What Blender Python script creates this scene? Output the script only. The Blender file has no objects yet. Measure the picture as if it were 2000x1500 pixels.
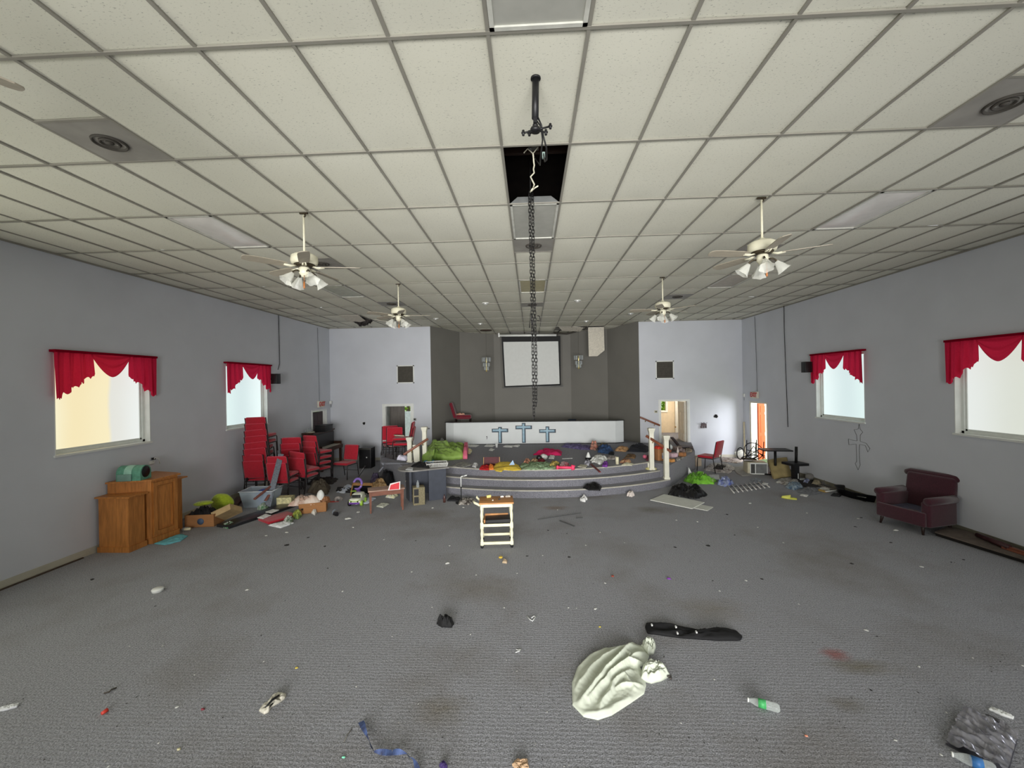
import bpy, bmesh, math, random
from mathutils import Vector, Matrix, noise
random.seed(7)
PI = math.pi
S = bpy.context.scene
COL = S.collection

# ---------------------------------------------------------------- camera (solved from the ceiling grid)
FPX, YAW, PITCH, ROLL = 819.335, 0.0443, -0.0007, -0.0164
CAM = Vector((0.0, 0.0, 2.70))
def _axes():
    cy, sy, cp, sp = math.cos(YAW), math.sin(YAW), math.cos(PITCH), math.sin(PITCH)
    f = Vector((-sy*cp, cy*cp, sp)); r = Vector((cy, sy, 0)); u = r.cross(f)
    cr, sr = math.cos(ROLL), math.sin(ROLL)
    return r*cr + u*sr, f, u*cr - r*sr
AR, AF, AU = _axes()
cd = bpy.data.cameras.new('camera'); cam = bpy.data.objects.new('camera', cd); COL.objects.link(cam)
cd.sensor_width = 36.0; cd.lens = FPX*36.0/2000.0; cd.clip_start = 0.05; cd.clip_end = 200
cam.matrix_world = Matrix(((AR.x, AU.x, -AF.x, CAM.x), (AR.y, AU.y, -AF.y, CAM.y), (AR.z, AU.z, -AF.z, CAM.z), (0, 0, 0, 1)))
S.camera = cam
# where a line of sight meets the floor (or a shelf at height z), a wall x = X or a wall y = Y
def _ray(px, py): return AR*((px-1000)/FPX) + AU*((750-py)/FPX) + AF
def FL(px, py, z=0.0):
    d = _ray(px, py); return CAM + d*((z-CAM.z)/d.z)
def AX(px, py, X):
    d = _ray(px, py); return CAM + d*(X/d.x)
def AY(px, py, Y):
    d = _ray(px, py); return CAM + d*(Y/d.y)

# ---------------------------------------------------------------- world, exposure, lights
S.view_settings.view_transform = 'Standard'; S.view_settings.look = 'None'
S.view_settings.exposure = 0.2; S.view_settings.gamma = 1.0; S.view_settings.use_curve_mapping = False
try:
    S.cycles.max_bounces = 10; S.cycles.diffuse_bounces = 6; S.cycles.transparent_max_bounces = 12
    S.cycles.use_denoising = True; S.cycles.sample_clamp_indirect = 6.0; S.cycles.caustics_reflective = False; S.cycles.caustics_refractive = False
except Exception: pass
W = bpy.data.worlds.new('overcast_sky'); S.world = W; W.use_nodes = True
bg = W.node_tree.nodes['Background']; bg.inputs[0].default_value = (0.90, 0.95, 1.0, 1); bg.inputs[1].default_value = 1.6
WATT = 50.0; PANE_GAIN = .82          # daylight behind the frosted panes
def area(name, loc, target, sx, sy, power, col=(1, 1, 1), spread=180):
    l = bpy.data.lights.new(name, 'AREA'); l.shape = 'RECTANGLE'; l.size = sx; l.size_y = sy; l.energy = power; l.color = col; l.spread = math.radians(spread)
    o = bpy.data.objects.new(name, l); COL.objects.link(o); o.location = loc
    o.rotation_euler = (Vector(target)-Vector(loc)).to_track_quat('-Z', 'Y').to_euler(); return o
area('daylight_exit_door', (9.4, 11.9, 1.9), (6.7, 15.0, 0.8), 2.0, 2.0, 240, (0.93, 0.93, 1.0))
area('fill_side_room_right', (5.9, 16.6, 2.55), (5.3, 17.4, 1.0), 0.8, 0.8, 60, (1.0, 0.93, 0.82))  # added lamp inside the tan room, standing in for its daylight
area('daylight_side_room_left', (-4.0, 17.2, 2.2), (-4.9, 16.2, 0.8), 0.7, 0.7, 7, (0.95, 0.98, 1.0))
# added fill lamp behind the camera, brightening the stage end
area('fill_behind_camera', (0.0, -3.75, 1.9), (0.0, 10.0, 2.6), 6.0, 2.8, 290, (1.0, 0.99, 0.97), 66)

# ---------------------------------------------------------------- materials
def lin(c):
    return tuple(((v/255)/12.92 if v/255 <= .04045 else ((v/255+.055)/1.055)**2.4) for v in c)
MATS = {}
def pm(name, rgb, rough=.6, metal=0.0, var=.10, scale=9.0, bump=0.0, bscale=60.0, trans=0.0, spec=.4, alpha=1.0, stretch=None, two=None, sheen=0):
    """procedural principled material: two tones of one colour mixed by noise, optional noise bump"""
    if name in MATS: return MATS[name]
    m = bpy.data.materials.new(name); m.use_nodes = True; nt = m.node_tree; N = nt.nodes; L = nt.links
    b = N['Principled BSDF']; c = lin(rgb)
    tc = N.new('ShaderNodeTexCoord'); mp = N.new('ShaderNodeMapping'); L.new(tc.outputs['Object'], mp.inputs['Vector'])
    if stretch: mp.inputs['Scale'].default_value = stretch
    n = N.new('ShaderNodeTexNoise'); n.inputs['Scale'].default_value = scale; n.inputs['Detail'].default_value = 5; L.new(mp.outputs[0], n.inputs['Vector'])
    r = N.new('ShaderNodeValToRGB'); L.new(n.outputs['Fac'], r.inputs[0])
    lo = lin(two) if two else tuple(v*(1-var) for v in c); hi = c if two else tuple(min(1, v*(1+var)) for v in c)
    r.color_ramp.elements[0].position = .35; r.color_ramp.elements[1].position = .65
    r.color_ramp.elements[0].color = (*lo, 1); r.color_ramp.elements[1].color = (*hi, 1)
    L.new(r.outputs[0], b.inputs['Base Color'])
    b.inputs['Roughness'].default_value = rough; b.inputs['Metallic'].default_value = metal
    b.inputs['Specular IOR Level'].default_value = spec; b.inputs['Transmission Weight'].default_value = trans; b.inputs['Alpha'].default_value = alpha
    if sheen: b.inputs['Sheen Weight'].default_value = sheen
    if bump:
        n2 = N.new('ShaderNodeTexNoise'); n2.inputs['Scale'].default_value = bscale; n2.inputs['Detail'].default_value = 4; L.new(mp.outputs[0], n2.inputs['Vector'])
        bp = N.new('ShaderNodeBump'); bp.inputs['Strength'].default_value = bump; bp.inputs['Distance'].default_value = .01
        L.new(n2.outputs['Fac'], bp.inputs['Height']); L.new(bp.outputs[0], b.inputs['Normal'])
    MATS[name] = m; return m

# ---------------------------------------------------------------- mesh helpers
class MB:
    def __init__(s): s.v = []; s.f = []; s.m = []; s.smooth = []
    def add(s, vs, fs, mi=0, smooth=False):
        o = len(s.v); s.v += [Vector(v) for v in vs]; s.f += [tuple(i+o for i in f) for f in fs]
        s.m += [mi]*len(fs); s.smooth += [smooth]*len(fs); return s
    def box(s, x0, x1, y0, y1, z0, z1, M=None, mi=0, bev=0.0):
        if bev:
            bm = bmesh.new(); bmesh.ops.create_cube(bm, size=1)
            for v in bm.verts: v.co = Vector(((x0+x1)/2+v.co.x*(x1-x0), (y0+y1)/2+v.co.y*(y1-y0), (z0+z1)/2+v.co.z*(z1-z0)))
            bmesh.ops.bevel(bm, geom=list(bm.edges), offset=bev, segments=3, profile=.5, affect='EDGES')
            bm.verts.index_update()
            vs = [(M @ v.co if M else v.co.copy()) for v in bm.verts]; fs = [tuple(v.index for v in f.verts) for f in bm.faces]; bm.free()
            return s.add(vs, fs, mi, True)
        vs = [Vector(p) for p in ((x0,y0,z0),(x1,y0,z0),(x1,y1,z0),(x0,y1,z0),(x0,y0,z1),(x1,y0,z1),(x1,y1,z1),(x0,y1,z1))]
        if M: vs = [M @ v for v in vs]
        return s.add(vs, [(3,2,1,0),(4,5,6,7),(0,1,5,4),(1,2,6,5),(2,3,7,6),(3,0,4,7)], mi)
    def tube(s, pts, r, n=8, mi=0, caps=True, closed=False):
        pts = [Vector(p) for p in pts]; K = len(pts); rr = r if isinstance(r, (list, tuple)) else [r]*K
        rings = []; up = None
        for i, p in enumerate(pts):
            a = pts[(i-1) % K] if (i > 0 or closed) else p; b = pts[(i+1) % K] if (i < K-1 or closed) else p
            d = (b-a)
            d = d.normalized() if d.length > 1e-9 else Vector((0, 0, 1))
            if up is None: up = Vector((0, 0, 1)) if abs(d.z) < .9 else Vector((0, 1, 0))
            x = up.cross(d)
            if x.length < 1e-6: x = Vector((1, 0, 0)).cross(d)
            x.normalize(); y = d.cross(x); up = y
            rings.append([p + (x*math.cos(2*PI*k/n) + y*math.sin(2*PI*k/n))*rr[i] for k in range(n)])
        vs = [v for R in rings for v in R]; fs = []
        for i in range(K if closed else K-1):
            j = (i+1) % K
            for k in range(n): fs.append((i*n+k, i*n+(k+1) % n, j*n+(k+1) % n, j*n+k))
        if caps and not closed: fs += [tuple(range(n-1, -1, -1)), tuple((K-1)*n+k for k in range(n))]
        return s.add(vs, fs, mi, True)
    def lathe(s, prof, n=24, c=(0, 0, 0), M=None, mi=0, smooth=True):
        c = Vector(c); vs = []
        for (r, z) in prof:
            for k in range(n): vs.append(Vector((r*math.cos(2*PI*k/n), r*math.sin(2*PI*k/n), z)))
        vs = [(M @ v if M else v)+c for v in vs]; fs = []
        for i in range(len(prof)-1):
            for k in range(n): fs.append((i*n+k, i*n+(k+1) % n, (i+1)*n+(k+1) % n, (i+1)*n+k))
        if prof[0][0] > 1e-5: fs.append(tuple(range(n-1, -1, -1)))
        if prof[-1][0] > 1e-5: fs.append(tuple((len(prof)-1)*n+k for k in range(n)))
        return s.add(vs, fs, mi, smooth)
    def prism(s, poly, z0, z1, M=None, mi=0):
        n = len(poly); vs = [Vector((p[0], p[1], z0)) for p in poly]+[Vector((p[0], p[1], z1)) for p in poly]
        if M: vs = [M @ v for v in vs]
        area2 = sum(poly[i][0]*poly[(i+1) % n][1]-poly[(i+1) % n][0]*poly[i][1] for i in range(n))
        fs = [tuple(range(n-1, -1, -1)), tuple(range(n, 2*n))]+[(i, (i+1) % n, n+(i+1) % n, n+i) for i in range(n)]
        if area2 < 0: fs = [tuple(reversed(f)) for f in fs]
        return s.add(vs, fs, mi)
    def grid(s, fn, nu, nv, mi=0, smooth=True):
        vs = [Vector(fn(i/nu, j/nv)) for j in range(nv+1) for i in range(nu+1)]
        fs = [(j*(nu+1)+i, j*(nu+1)+i+1, (j+1)*(nu+1)+i+1, (j+1)*(nu+1)+i) for j in range(nv) for i in range(nu)]
        return s.add(vs, fs, mi, smooth)
    def crumple(s, poly, h, seed=0, folds=9.0, ang=None, z0=0.0, rings=12, n=64, edge=.012, jag=.0, mi=0, sharp=1.0, hf=None):
        """a heap or sheet of soft stuff: outline on the surface at z0, ridged folds, skirt down to it"""
        P = [Vector((p[0], p[1], 0)) for p in poly]; per = [(P[(i+1) % len(P)]-P[i]).length for i in range(len(P))]; tot = sum(per)
        B = []
        for k in range(n):
            d = tot*k/n; i = 0
            while i < len(per)-1 and d > per[i]: d -= per[i]; i += 1
            B.append(P[i].lerp(P[(i+1) % len(P)], d/max(per[i], 1e-6)))
        c = sum(B, Vector())/n; size = max((b-c).length for b in B); sd = Vector((seed*3.7, seed*1.3, seed*.7))
        if jag:
            B = [b+(b-c).normalized()*jag*size*noise.noise(b*8/size+sd) for b in B]
        ca, sa = (math.cos(ang), math.sin(ang)) if ang is not None else (1, 0)
        def hz(p, t):
            if hf: return z0+hf(p, t)
            q = (p-c)/size
            if ang is not None: q = Vector((q.x*ca+q.y*sa, (-q.x*sa+q.y*ca), 0)); q = Vector((q.x*.35, q.y, 0))
            a = noise.noise(q*folds*.28+sd); w = noise.noise(q*folds*.16+sd*1.7)*1.2
            r = 1-abs(noise.noise(q*folds*.5+sd+Vector((w, w, 0))))*2.2
            r2 = 1-abs(noise.noise(q*folds+sd*2+Vector((a, -a, 0))))*2.4
            v = .34+.36*r*sharp+.22*r2*sharp+.42*a
            return z0+edge+max(.0, v)*h*(1-t**4.5)+edge*.9*r2*t*0.5
        vs = [Vector((c.x, c.y, hz(c, 0)))]; 
        for j in range(1, rings+1):
            t = j/rings
            for b in B:
                p = c.lerp(b, t); vs.append(Vector((p.x, p.y, hz(p, t))))
        for b in B: vs.append(Vector((b.x, b.y, z0+.001)))
        fs = [(0, 1+k, 1+(k+1) % n) for k in range(n)]
        for j in range(rings):
            a0 = 1+j*n; b0 = 1+(j+1)*n
            fs += [(a0+k, b0+k, b0+(k+1) % n, a0+(k+1) % n) for k in range(n)]
        fs.append(tuple(1+rings*n+k for k in range(n-1, -1, -1)))
        return s.add(vs, fs, mi, True)
    def xf(s, M, start=0):
        s.v = s.v[:start]+[M @ v for v in s.v[start:]]; return s
def T(o, label=None, cat=None, group=None, kind=None):
    if label: o['label'] = label
    if cat: o['category'] = cat
    if group: o['group'] = group
    if kind: o['kind'] = kind
    return o
def mk(name, mb, mats, parent=None, label=None):
    """one mesh object"""
    me = bpy.data.meshes.new(name); me.from_pydata([tuple(v) for v in mb.v], [], mb.f)
    mats = mats if isinstance(mats, (list, tuple)) else [mats]
    for m in mats: me.materials.append(m)
    me.polygons.foreach_set('material_index', mb.m); me.polygons.foreach_set('use_smooth', mb.smooth); me.update()
    o = bpy.data.objects.new(name, me); COL.objects.link(o)
    if parent: o.parent = parent
    if label: o['label'] = label
    return o
def solo(name, mb, mats, label, cat, group=None, kind=None):
    """a thing that is one mesh: origin moved to the middle of its base"""
    xs = [v.x for v in mb.v]; ys = [v.y for v in mb.v]; zs = [v.z for v in mb.v]
    c = Vector(((min(xs)+max(xs))/2, (min(ys)+max(ys))/2, min(zs))); mb.v = [v-c for v in mb.v]
    o = mk(name, mb, mats); o.location = c; return T(o, label, cat, group, kind)
def thing(name, label, cat, loc=(0, 0, 0), rz=0.0, group=None, kind=None):
    o = bpy.data.objects.new(name, None); COL.objects.link(o); o.empty_display_size = .1
    o.location = loc; o.rotation_euler = (0, 0, rz); return T(o, label, cat, group, kind)
def rebase(mb, loc):
    l = Vector(loc); mb.v = [v-l for v in mb.v]; return mb
def kids(o): return [c for c in COL.objects if c.parent == o]
def dup(root, loc, rz=None, label=None, group=None, rot=None):
    r = root.copy(); COL.objects.link(r); r.location = loc
    if rz is not None: r.rotation_euler = (0, 0, rz)
    if rot is not None: r.rotation_euler = rot
    if label: r['label'] = label
    if group: r['group'] = group
    for ch in kids(root):
        c = ch.copy(); COL.objects.link(c); c.parent = r
        for g in kids(ch):
            d = g.copy(); COL.objects.link(d); d.parent = c
    return r
def Rz(a): return Matrix.Rotation(a, 4, 'Z')
def Rx(a): return Matrix.Rotation(a, 4, 'X')
def Ry(a): return Matrix.Rotation(a, 4, 'Y')
def Tr(x, y, z): return Matrix.Translation((x, y, z))
def struct(name, mb, mats, parent=None):
    o = mk(name, mb, mats, parent)
    if not parent: o['kind'] = 'structure'
    return o
# ================================================================= room shell
LX, RX, FY, BY, CZ = -7.31, 7.40, 15.0, -4.0, 4.83
def wall_mat(name, rgb, mark=.06):
    m = pm(name, rgb, rough=.75, var=.03, scale=1.3, bump=.06, bscale=160)
    return m
M_wall = wall_mat('painted_wall', (206, 209, 216)); M_dark = wall_mat('dark_grey_paint', (122, 120, 114))
M_trim = pm('cream_trim', (188, 184, 168), rough=.5, var=.06, scale=6)
M_white = pm('white_paint', (226, 228, 224), rough=.45, var=.04, scale=5)
# carpet: grey loop pile with a small woven pattern, worn and stained in places
def carpet(name, rgb, stains=True):
    m = bpy.data.materials.new(name); m.use_nodes = True; nt = m.node_tree; N = nt.nodes; L = nt.links; b = N['Principled BSDF']
    tc = N.new('ShaderNodeTexCoord')
    n1 = N.new('ShaderNodeTexNoise'); n1.inputs['Scale'].default_value = 95; n1.inputs['Detail'].default_value = 3
    n2 = N.new('ShaderNodeTexNoise'); n2.inputs['Scale'].default_value = .55; n2.inputs['Detail'].default_value = 6; n2.inputs['Roughness'].default_value = .6
    vo = N.new('ShaderNodeTexVoronoi'); vo.inputs['Scale'].default_value = 26; vo.inputs['Randomness'].default_value = .35
    for n in (n1, n2, vo): L.new(tc.outputs['Object'], n.inputs['Vector'])
    r1 = N.new('ShaderNodeValToRGB'); L.new(n1.outputs['Fac'], r1.inputs[0]); c = lin(rgb)
    r1.color_ramp.elements[0].position = .33; r1.color_ramp.elements[1].position = .68
    r1.color_ramp.elements[0].color = (*[v*.52 for v in c], 1); r1.color_ramp.elements[1].color = (*[min(1, v*1.42) for v in c], 1)
    mx = N.new('ShaderNodeMix'); mx.data_type = 'RGBA'; mx.blend_type = 'MULTIPLY'; mx.inputs[0].default_value = .55
    rv = N.new('ShaderNodeValToRGB'); L.new(vo.outputs['Distance'], rv.inputs[0])
    rv.color_ramp.elements[0].position = .02; rv.color_ramp.elements[1].position = .30; rv.color_ramp.elements[0].color = (.45, .45, .46, 1); rv.color_ramp.elements[1].color = (1.05, 1.05, 1.05, 1)
    L.new(r1.outputs[0], mx.inputs[6]); L.new(rv.outputs[0], mx.inputs[7])
    out = mx.outputs[2]
    if stains:
        rs = N.new('ShaderNodeValToRGB'); L.new(n2.outputs['Fac'], rs.inputs[0]); rs.color_ramp.elements[0].position = .30; rs.color_ramp.elements[1].position = .50
        rs.color_ramp.elements[0].color = (.74, .70, .64, 1); rs.color_ramp.elements[1].color = (1, 1, 1, 1)
        m2 = N.new('ShaderNodeMix'); m2.data_type = 'RGBA'; m2.blend_type = 'MULTIPLY'; m2.inputs[0].default_value = 1
        L.new(out, m2.inputs[6]); L.new(rs.outputs[0], m2.inputs[7]); out = m2.outputs[2]
        for (x, y, sx, sy, col, k) in STAINS:
            mp = N.new('ShaderNodeMapping'); mp.inputs['Location'].default_value = (-x/sx, -y/sy, 0); mp.inputs['Scale'].default_value = (1/sx, 1/sy, 0)
            L.new(tc.outputs['Object'], mp.inputs['Vector'])
            nz = N.new('ShaderNodeTexNoise'); nz.inputs['Scale'].default_value = 2.2; L.new(mp.outputs[0], nz.inputs['Vector'])
            ad = N.new('ShaderNodeVectorMath'); ad.operation = 'ADD'; sc = N.new('ShaderNodeVectorMath'); sc.operation = 'MULTIPLY_ADD'
            sc.inputs[1].default_value = (.9, .9, 0); sc.inputs[2].default_value = (-.45, -.45, 0)
            L.new(nz.outputs['Color'], sc.inputs[0]); L.new(mp.outputs[0], ad.inputs[0]); L.new(sc.outputs[0], ad.inputs[1])
            g = N.new('ShaderNodeTexGradient'); g.gradient_type = 'SPHERICAL'; L.new(ad.outputs[0], g.inputs[0])
            mu = N.new('ShaderNodeMath'); mu.operation = 'MULTIPLY'; mu.inputs[1].default_value = k; mu.use_clamp = True; L.new(g.outputs['Fac'], mu.inputs[0])
            m3 = N.new('ShaderNodeMix'); m3.data_type = 'RGBA'; m3.blend_type = 'MULTIPLY'; L.new(mu.outputs[0], m3.inputs[0]); L.new(out, m3.inputs[6]); m3.inputs[7].default_value = (*col, 1); out = m3.outputs[2]
    L.new(out, b.inputs['Base Color']); b.inputs['Roughness'].default_value = .95; b.inputs['Specular IOR Level'].default_value = .12; b.inputs['Sheen Weight'].default_value = .15
    ah = N.new('ShaderNodeMath'); ah.operation = 'ADD'; L.new(n1.outputs['Fac'], ah.inputs[0]); L.new(vo.outputs['Distance'], ah.inputs[1])
    bp = N.new('ShaderNodeBump'); bp.inputs['Strength'].default_value = .5; bp.inputs['Distance'].default_value = .012; L.new(ah.outputs[0], bp.inputs['Height']); L.new(bp.outputs[0], b.inputs['Normal'])
    return m
def _st(px, py, sx, sy, col, k): p = FL(px, py); return (p.x, p.y, sx, sy, col, k)
STAINS = [_st(1632, 1278, .16, .12, (.95, .42, .38), 1.3), _st(1680, 1302, .40, .14, (.62, .56, .42), 1.1), _st(860, 1385, .30, .22, (.62, .55, .42), .9), _st(1270, 995, .45, .30, (.55, .50, .38), .9),
          _st(1085, 992, .35, .2, (.62, .42, .25), .9), _st(1390, 1190, .55, .35, (.75, .68, .55), .8), _st(1655, 1375, .2, .12, (.6, .55, .45), .9), _st(940, 1150, .8, .4, (.78, .72, .62), .8),
          _st(840, 1003, .7, .35, (.62, .55, .45), .9), _st(700, 940, .8, 1.2, (.5, .45, .38), .8), _st(1480, 895, 1.2, 1.2, (.7, .62, .52), .8), _st(1160, 970, .9, .3, (.72, .62, .5), .8)]
M_carpet = carpet('grey_loop_carpet', (142, 143, 148)); M_stage = carpet('grey_stage_carpet', (122, 122, 129), False)
struct('floor', MB().box(LX-.2, RX+.2, BY-.2, FY+3.4, -.12, 0), M_carpet)
WIN_L = [(-1.12, .48), (2.50, 4.10), (6.12, 7.74), (9.75, 11.34)]
WIN_R = [(-1.12, .48), (2.50, 4.10), (6.08, 7.67), (9.64, 11.23)]
WZ0, WZ1 = 1.70, 3.30
def side_wall(name, x0, x1, wins, door):
    b = MB(); ys = BY-.2
    for (a, c) in wins:
        b.box(x0, x1, ys, a, 0, CZ+.6); b.box(x0, x1, a, c, 0, WZ0); b.box(x0, x1, a, c, WZ1, CZ+.6); ys = c
    a, c, h = door
    b.box(x0, x1, ys, a, 0, CZ+.6); b.box(x0, x1, a, c, h, CZ+.6); b.box(x0, x1, c, FY+.2, 0, CZ+.6)
    return struct(name, b, M_wall)
side_wall('wall_left', LX-.2, LX, WIN_L, (13.72, 14.64, 1.86))
side_wall('wall_right', RX, RX+.2, WIN_R, (13.52, 14.50, 1.93))
# front wall left and right of the recess, each with its doorway
b = MB(); b.box(LX, -5.30, FY, FY+.15, 0, CZ+.6).box(-5.30, -4.33, FY, FY+.15, 1.95, CZ+.6).box(-4.33, -3.59, FY, FY+.15, 0, CZ+.6); struct('wall_front_left', b, M_wall)
b = MB(); b.box(3.84, 4.55, FY, FY+.15, 0, CZ+.6).box(4.55, 5.51, FY, FY+.15, 1.99, CZ+.6).box(5.51, RX, FY, FY+.15, 0, CZ+.6); struct('wall_front_right', b, M_wall)
# dark recess
rec = [(-3.59, FY), (-2.84, 16.85), (-1.55, 17.95), (1.72, 17.95), (3.05, 16.75), (3.84, FY)]
for nm, i0, i1 in (('wall_recess_left', 0, 2), ('wall_recess_back', 2, 3), ('wall_recess_right', 3, 5)):
    b = MB()
    for i in range(i0, i1):
        a, c = Vector((*rec[i], 0)), Vector((*rec[i+1], 0)); d = (c-a).normalized(); nrm = Vector((-d.y, d.x, 0))*.12
        b.prism([(a.x, a.y), (c.x, c.y), (c.x+nrm.x, c.y+nrm.y), (a.x+nrm.x, a.y+nrm.y)], 0, CZ+.6)
    struct(nm, b, M_dark)
struct('wall_back', MB().box(LX-.2, RX+.2, BY-.2, BY, 0, CZ+.6), M_wall)
# baseboards
struct('baseboard_left', MB().box(LX, LX+.016, BY, 13.66, 0, .105).box(LX, LX+.024, BY, 13.66, 0, .03), M_trim)
struct('baseboard_right', MB().box(RX-.016, RX, BY, 13.46, 0, .115), pm('dusty_trim', (120, 116, 102), rough=.6, var=.1, scale=5))
struct('baseboard_front', MB().box(LX, -5.38, FY-.015, FY, 0, .1).box(5.6, RX, FY-.015, FY, 0, .1), M_trim)
# torn carpet edge along the left wall
b = MB(); n = 60
b.grid(lambda u, v: (LX+.026+v*(.05+.02*noise.noise(Vector((u*40, 1, 2)))), BY+(6.45-BY)*u, .001+.016*math.sin(PI*v)), n, 6)
solo('carpet_tack_strip', b, pm('old_dark_wood', (66, 54, 46), var=.3, scale=14), 'dark splintery tack strip running along the left baseboard', 'strip')

# ---------------------------------------------------------------- windows
def pane_mat(name, stops, gain, axis='Y'):
    """frosted glass glowing with the blurred daylight behind it"""
    m = bpy.data.materials.new(name); m.use_nodes = True; nt = m.node_tree; N = nt.nodes; L = nt.links; b = N['Principled BSDF']
    tc = N.new('ShaderNodeTexCoord'); sp = N.new('ShaderNodeSeparateXYZ'); L.new(tc.outputs['Object'], sp.inputs[0])
    n = N.new('ShaderNodeTexNoise'); n.inputs['Scale'].default_value = 1.2; n.inputs['Detail'].default_value = 2; L.new(tc.outputs['Object'], n.inputs['Vector'])
    ma = N.new('ShaderNodeMath'); ma.operation = 'MULTIPLY_ADD'; ma.inputs[1].default_value = 1/1.62; ma.inputs[2].default_value = .5; L.new(sp.outputs[1], ma.inputs[0])
    mb_ = N.new('ShaderNodeMath'); mb_.operation = 'MULTIPLY_ADD'; mb_.inputs[1].default_value = .10; L.new(n.outputs['Fac'], mb_.inputs[0]); L.new(ma.outputs[0], mb_.inputs[2])
    r = N.new('ShaderNodeValToRGB'); r.color_ramp.interpolation = 'EASE'; L.new(mb_.outputs[0], r.inputs[0])
    while len(r.color_ramp.elements) < len(stops): r.color_ramp.elements.new(.5)
    for e, (p, c) in zip(r.color_ramp.elements, stops): e.position = p; e.color = (*c, 1)
    L.new(r.outputs[0], b.inputs['Emission Color']); b.inputs['Emission Strength'].default_value = gain
    b.inputs['Base Color'].default_value = (.10, .11, .11, 1); b.inputs['Roughness'].default_value = .4; b.inputs['Specular IOR Level'].default_value = .2
    return m
PANES = {
 'warm': pane_mat('frosted_pane_warm', [(0.0, (1, .96, .70)), (.30, (.95, .82, .50)), (.62, (.97, .86, .55)), (.68, (.80, .80, .74)), (1.0, (.86, .89, .86))], PANE_GAIN),
 'cool': pane_mat('frosted_pane_cool', [(0.0, (.82, 1, .97)), (.5, (.70, .84, .84)), (1.0, (.86, 1, .99))], PANE_GAIN),
 'pale': pane_mat('frosted_pane_pale', [(0.0, (.95, .98, .88)), (.5, (.80, .83, .74)), (1.0, (.90, .94, .90))], PANE_GAIN*.9),
 'dim': pane_mat('frosted_pane_side', [(0.0, (.97, 1, .90)), (1.0, (.92, .98, .98))], PANE_GAIN),
}
M_vinyl = pm('white_vinyl', (222, 226, 222), rough=.35, var=.03)
def fabric(name, rgb, tr=.45):
    m = bpy.data.materials.new(name); m.use_nodes = True; nt = m.node_tree; N = nt.nodes; L = nt.links
    out = N['Material Output']; N.remove(N['Principled BSDF']); d = N.new('ShaderNodeBsdfDiffuse'); t = N.new('ShaderNodeBsdfTranslucent'); x = N.new('ShaderNodeMixShader')
    tc = N.new('ShaderNodeTexCoord'); n = N.new('ShaderNodeTexNoise'); n.inputs['Scale'].default_value = 60; L.new(tc.outputs['Object'], n.inputs['Vector'])
    r = N.new('ShaderNodeValToRGB'); c = lin(rgb); r.color_ramp.elements[0].color = (*[v*.85 for v in c], 1); r.color_ramp.elements[1].color = (*[min(1, v*1.1) for v in c], 1); L.new(n.outputs['Fac'], r.inputs[0])
    L.new(r.outputs[0], d.inputs[0]); L.new(r.outputs[0], t.inputs[0]); x.inputs[0].default_value = tr; L.new(d.outputs[0], x.inputs[1]); L.new(t.outputs[0], x.inputs[2]); L.new(x.outputs[0], out.inputs[0])
    return m
M_val = fabric('red_voile', (214, 44, 78), .42); M_valh = fabric('red_voile_header', (150, 12, 40), .25)
def window(n, side, y0, y1, pane):
    s = 1 if side == 'L' else -1; X = LX if side == 'L' else RX; cy = (y0+y1)/2; w = (y1-y0)/2; h = WZ1-WZ0
    t = thing('window_%d' % n, None, None, (X, cy, WZ0), 0, kind='structure')
    xi = lambda a, c: (min(-s*a, -s*c), max(-s*a, -s*c))       # depth into the wall
    f = MB()
    for (ya, yb, za, zb, da, db) in ((-w, -w+.055, 0, h, .10, .17), (w-.055, w, 0, h, .10, .17), (-w, w, 0, .055, .10, .17), (-w, w, h-.055, h, .10, .17),
                                     (-w+.055, -w+.085, .055, h-.055, .125, .165), (w-.085, w-.055, .055, h-.055, .125, .165), (-w+.055, w-.055, .055, .085, .125, .165)):
        f.box(*xi(da, db), ya, yb, za, zb)
    mk('window_frame', f, M_vinyl, t)
    lin_ = MB().box(*xi(-.004, .10), -w, -w+.012, 0, h).box(*xi(-.004, .10), w-.012, w, 0, h).box(*xi(-.004, .10), -w, w, h-.012, h)
    mk('jamb', lin_, M_white, t)
    mk('sill', MB().box(*xi(-.03, .11), -w-.02, w+.02, -.02, .012), M_white, t)
    # daylight entering through this opening (frosted panes seen from the camera side keep their own soft glow)
    if n > 4: area('daylight_window', (X-s*.085, cy, WZ0+h/2), (X+s*5, cy+1.2, WZ0+h/2-.1), w*2-.2, h-.2, WATT*(1.3 if side == 'L' else .85), (1, .99, .84) if side == 'L' else (.97, .98, 1))
    mk('pane', MB().box(*xi(.140, .150), -w+.08, w-.08, .08, h-.055), PANES[pane], t)
    return t
window(1, 'L', *WIN_L[2], 'warm'); window(2, 'L', *WIN_L[3], 'cool'); window(3, 'R', *WIN_R[3], 'cool'); window(4, 'R', *WIN_R[2], 'pale')
window(5, 'L', *WIN_L[1], 'dim'); window(6, 'R', *WIN_R[1], 'dim'); window(7, 'L', *WIN_L[0], 'dim'); window(8, 'R', *WIN_R[0], 'dim')
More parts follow.
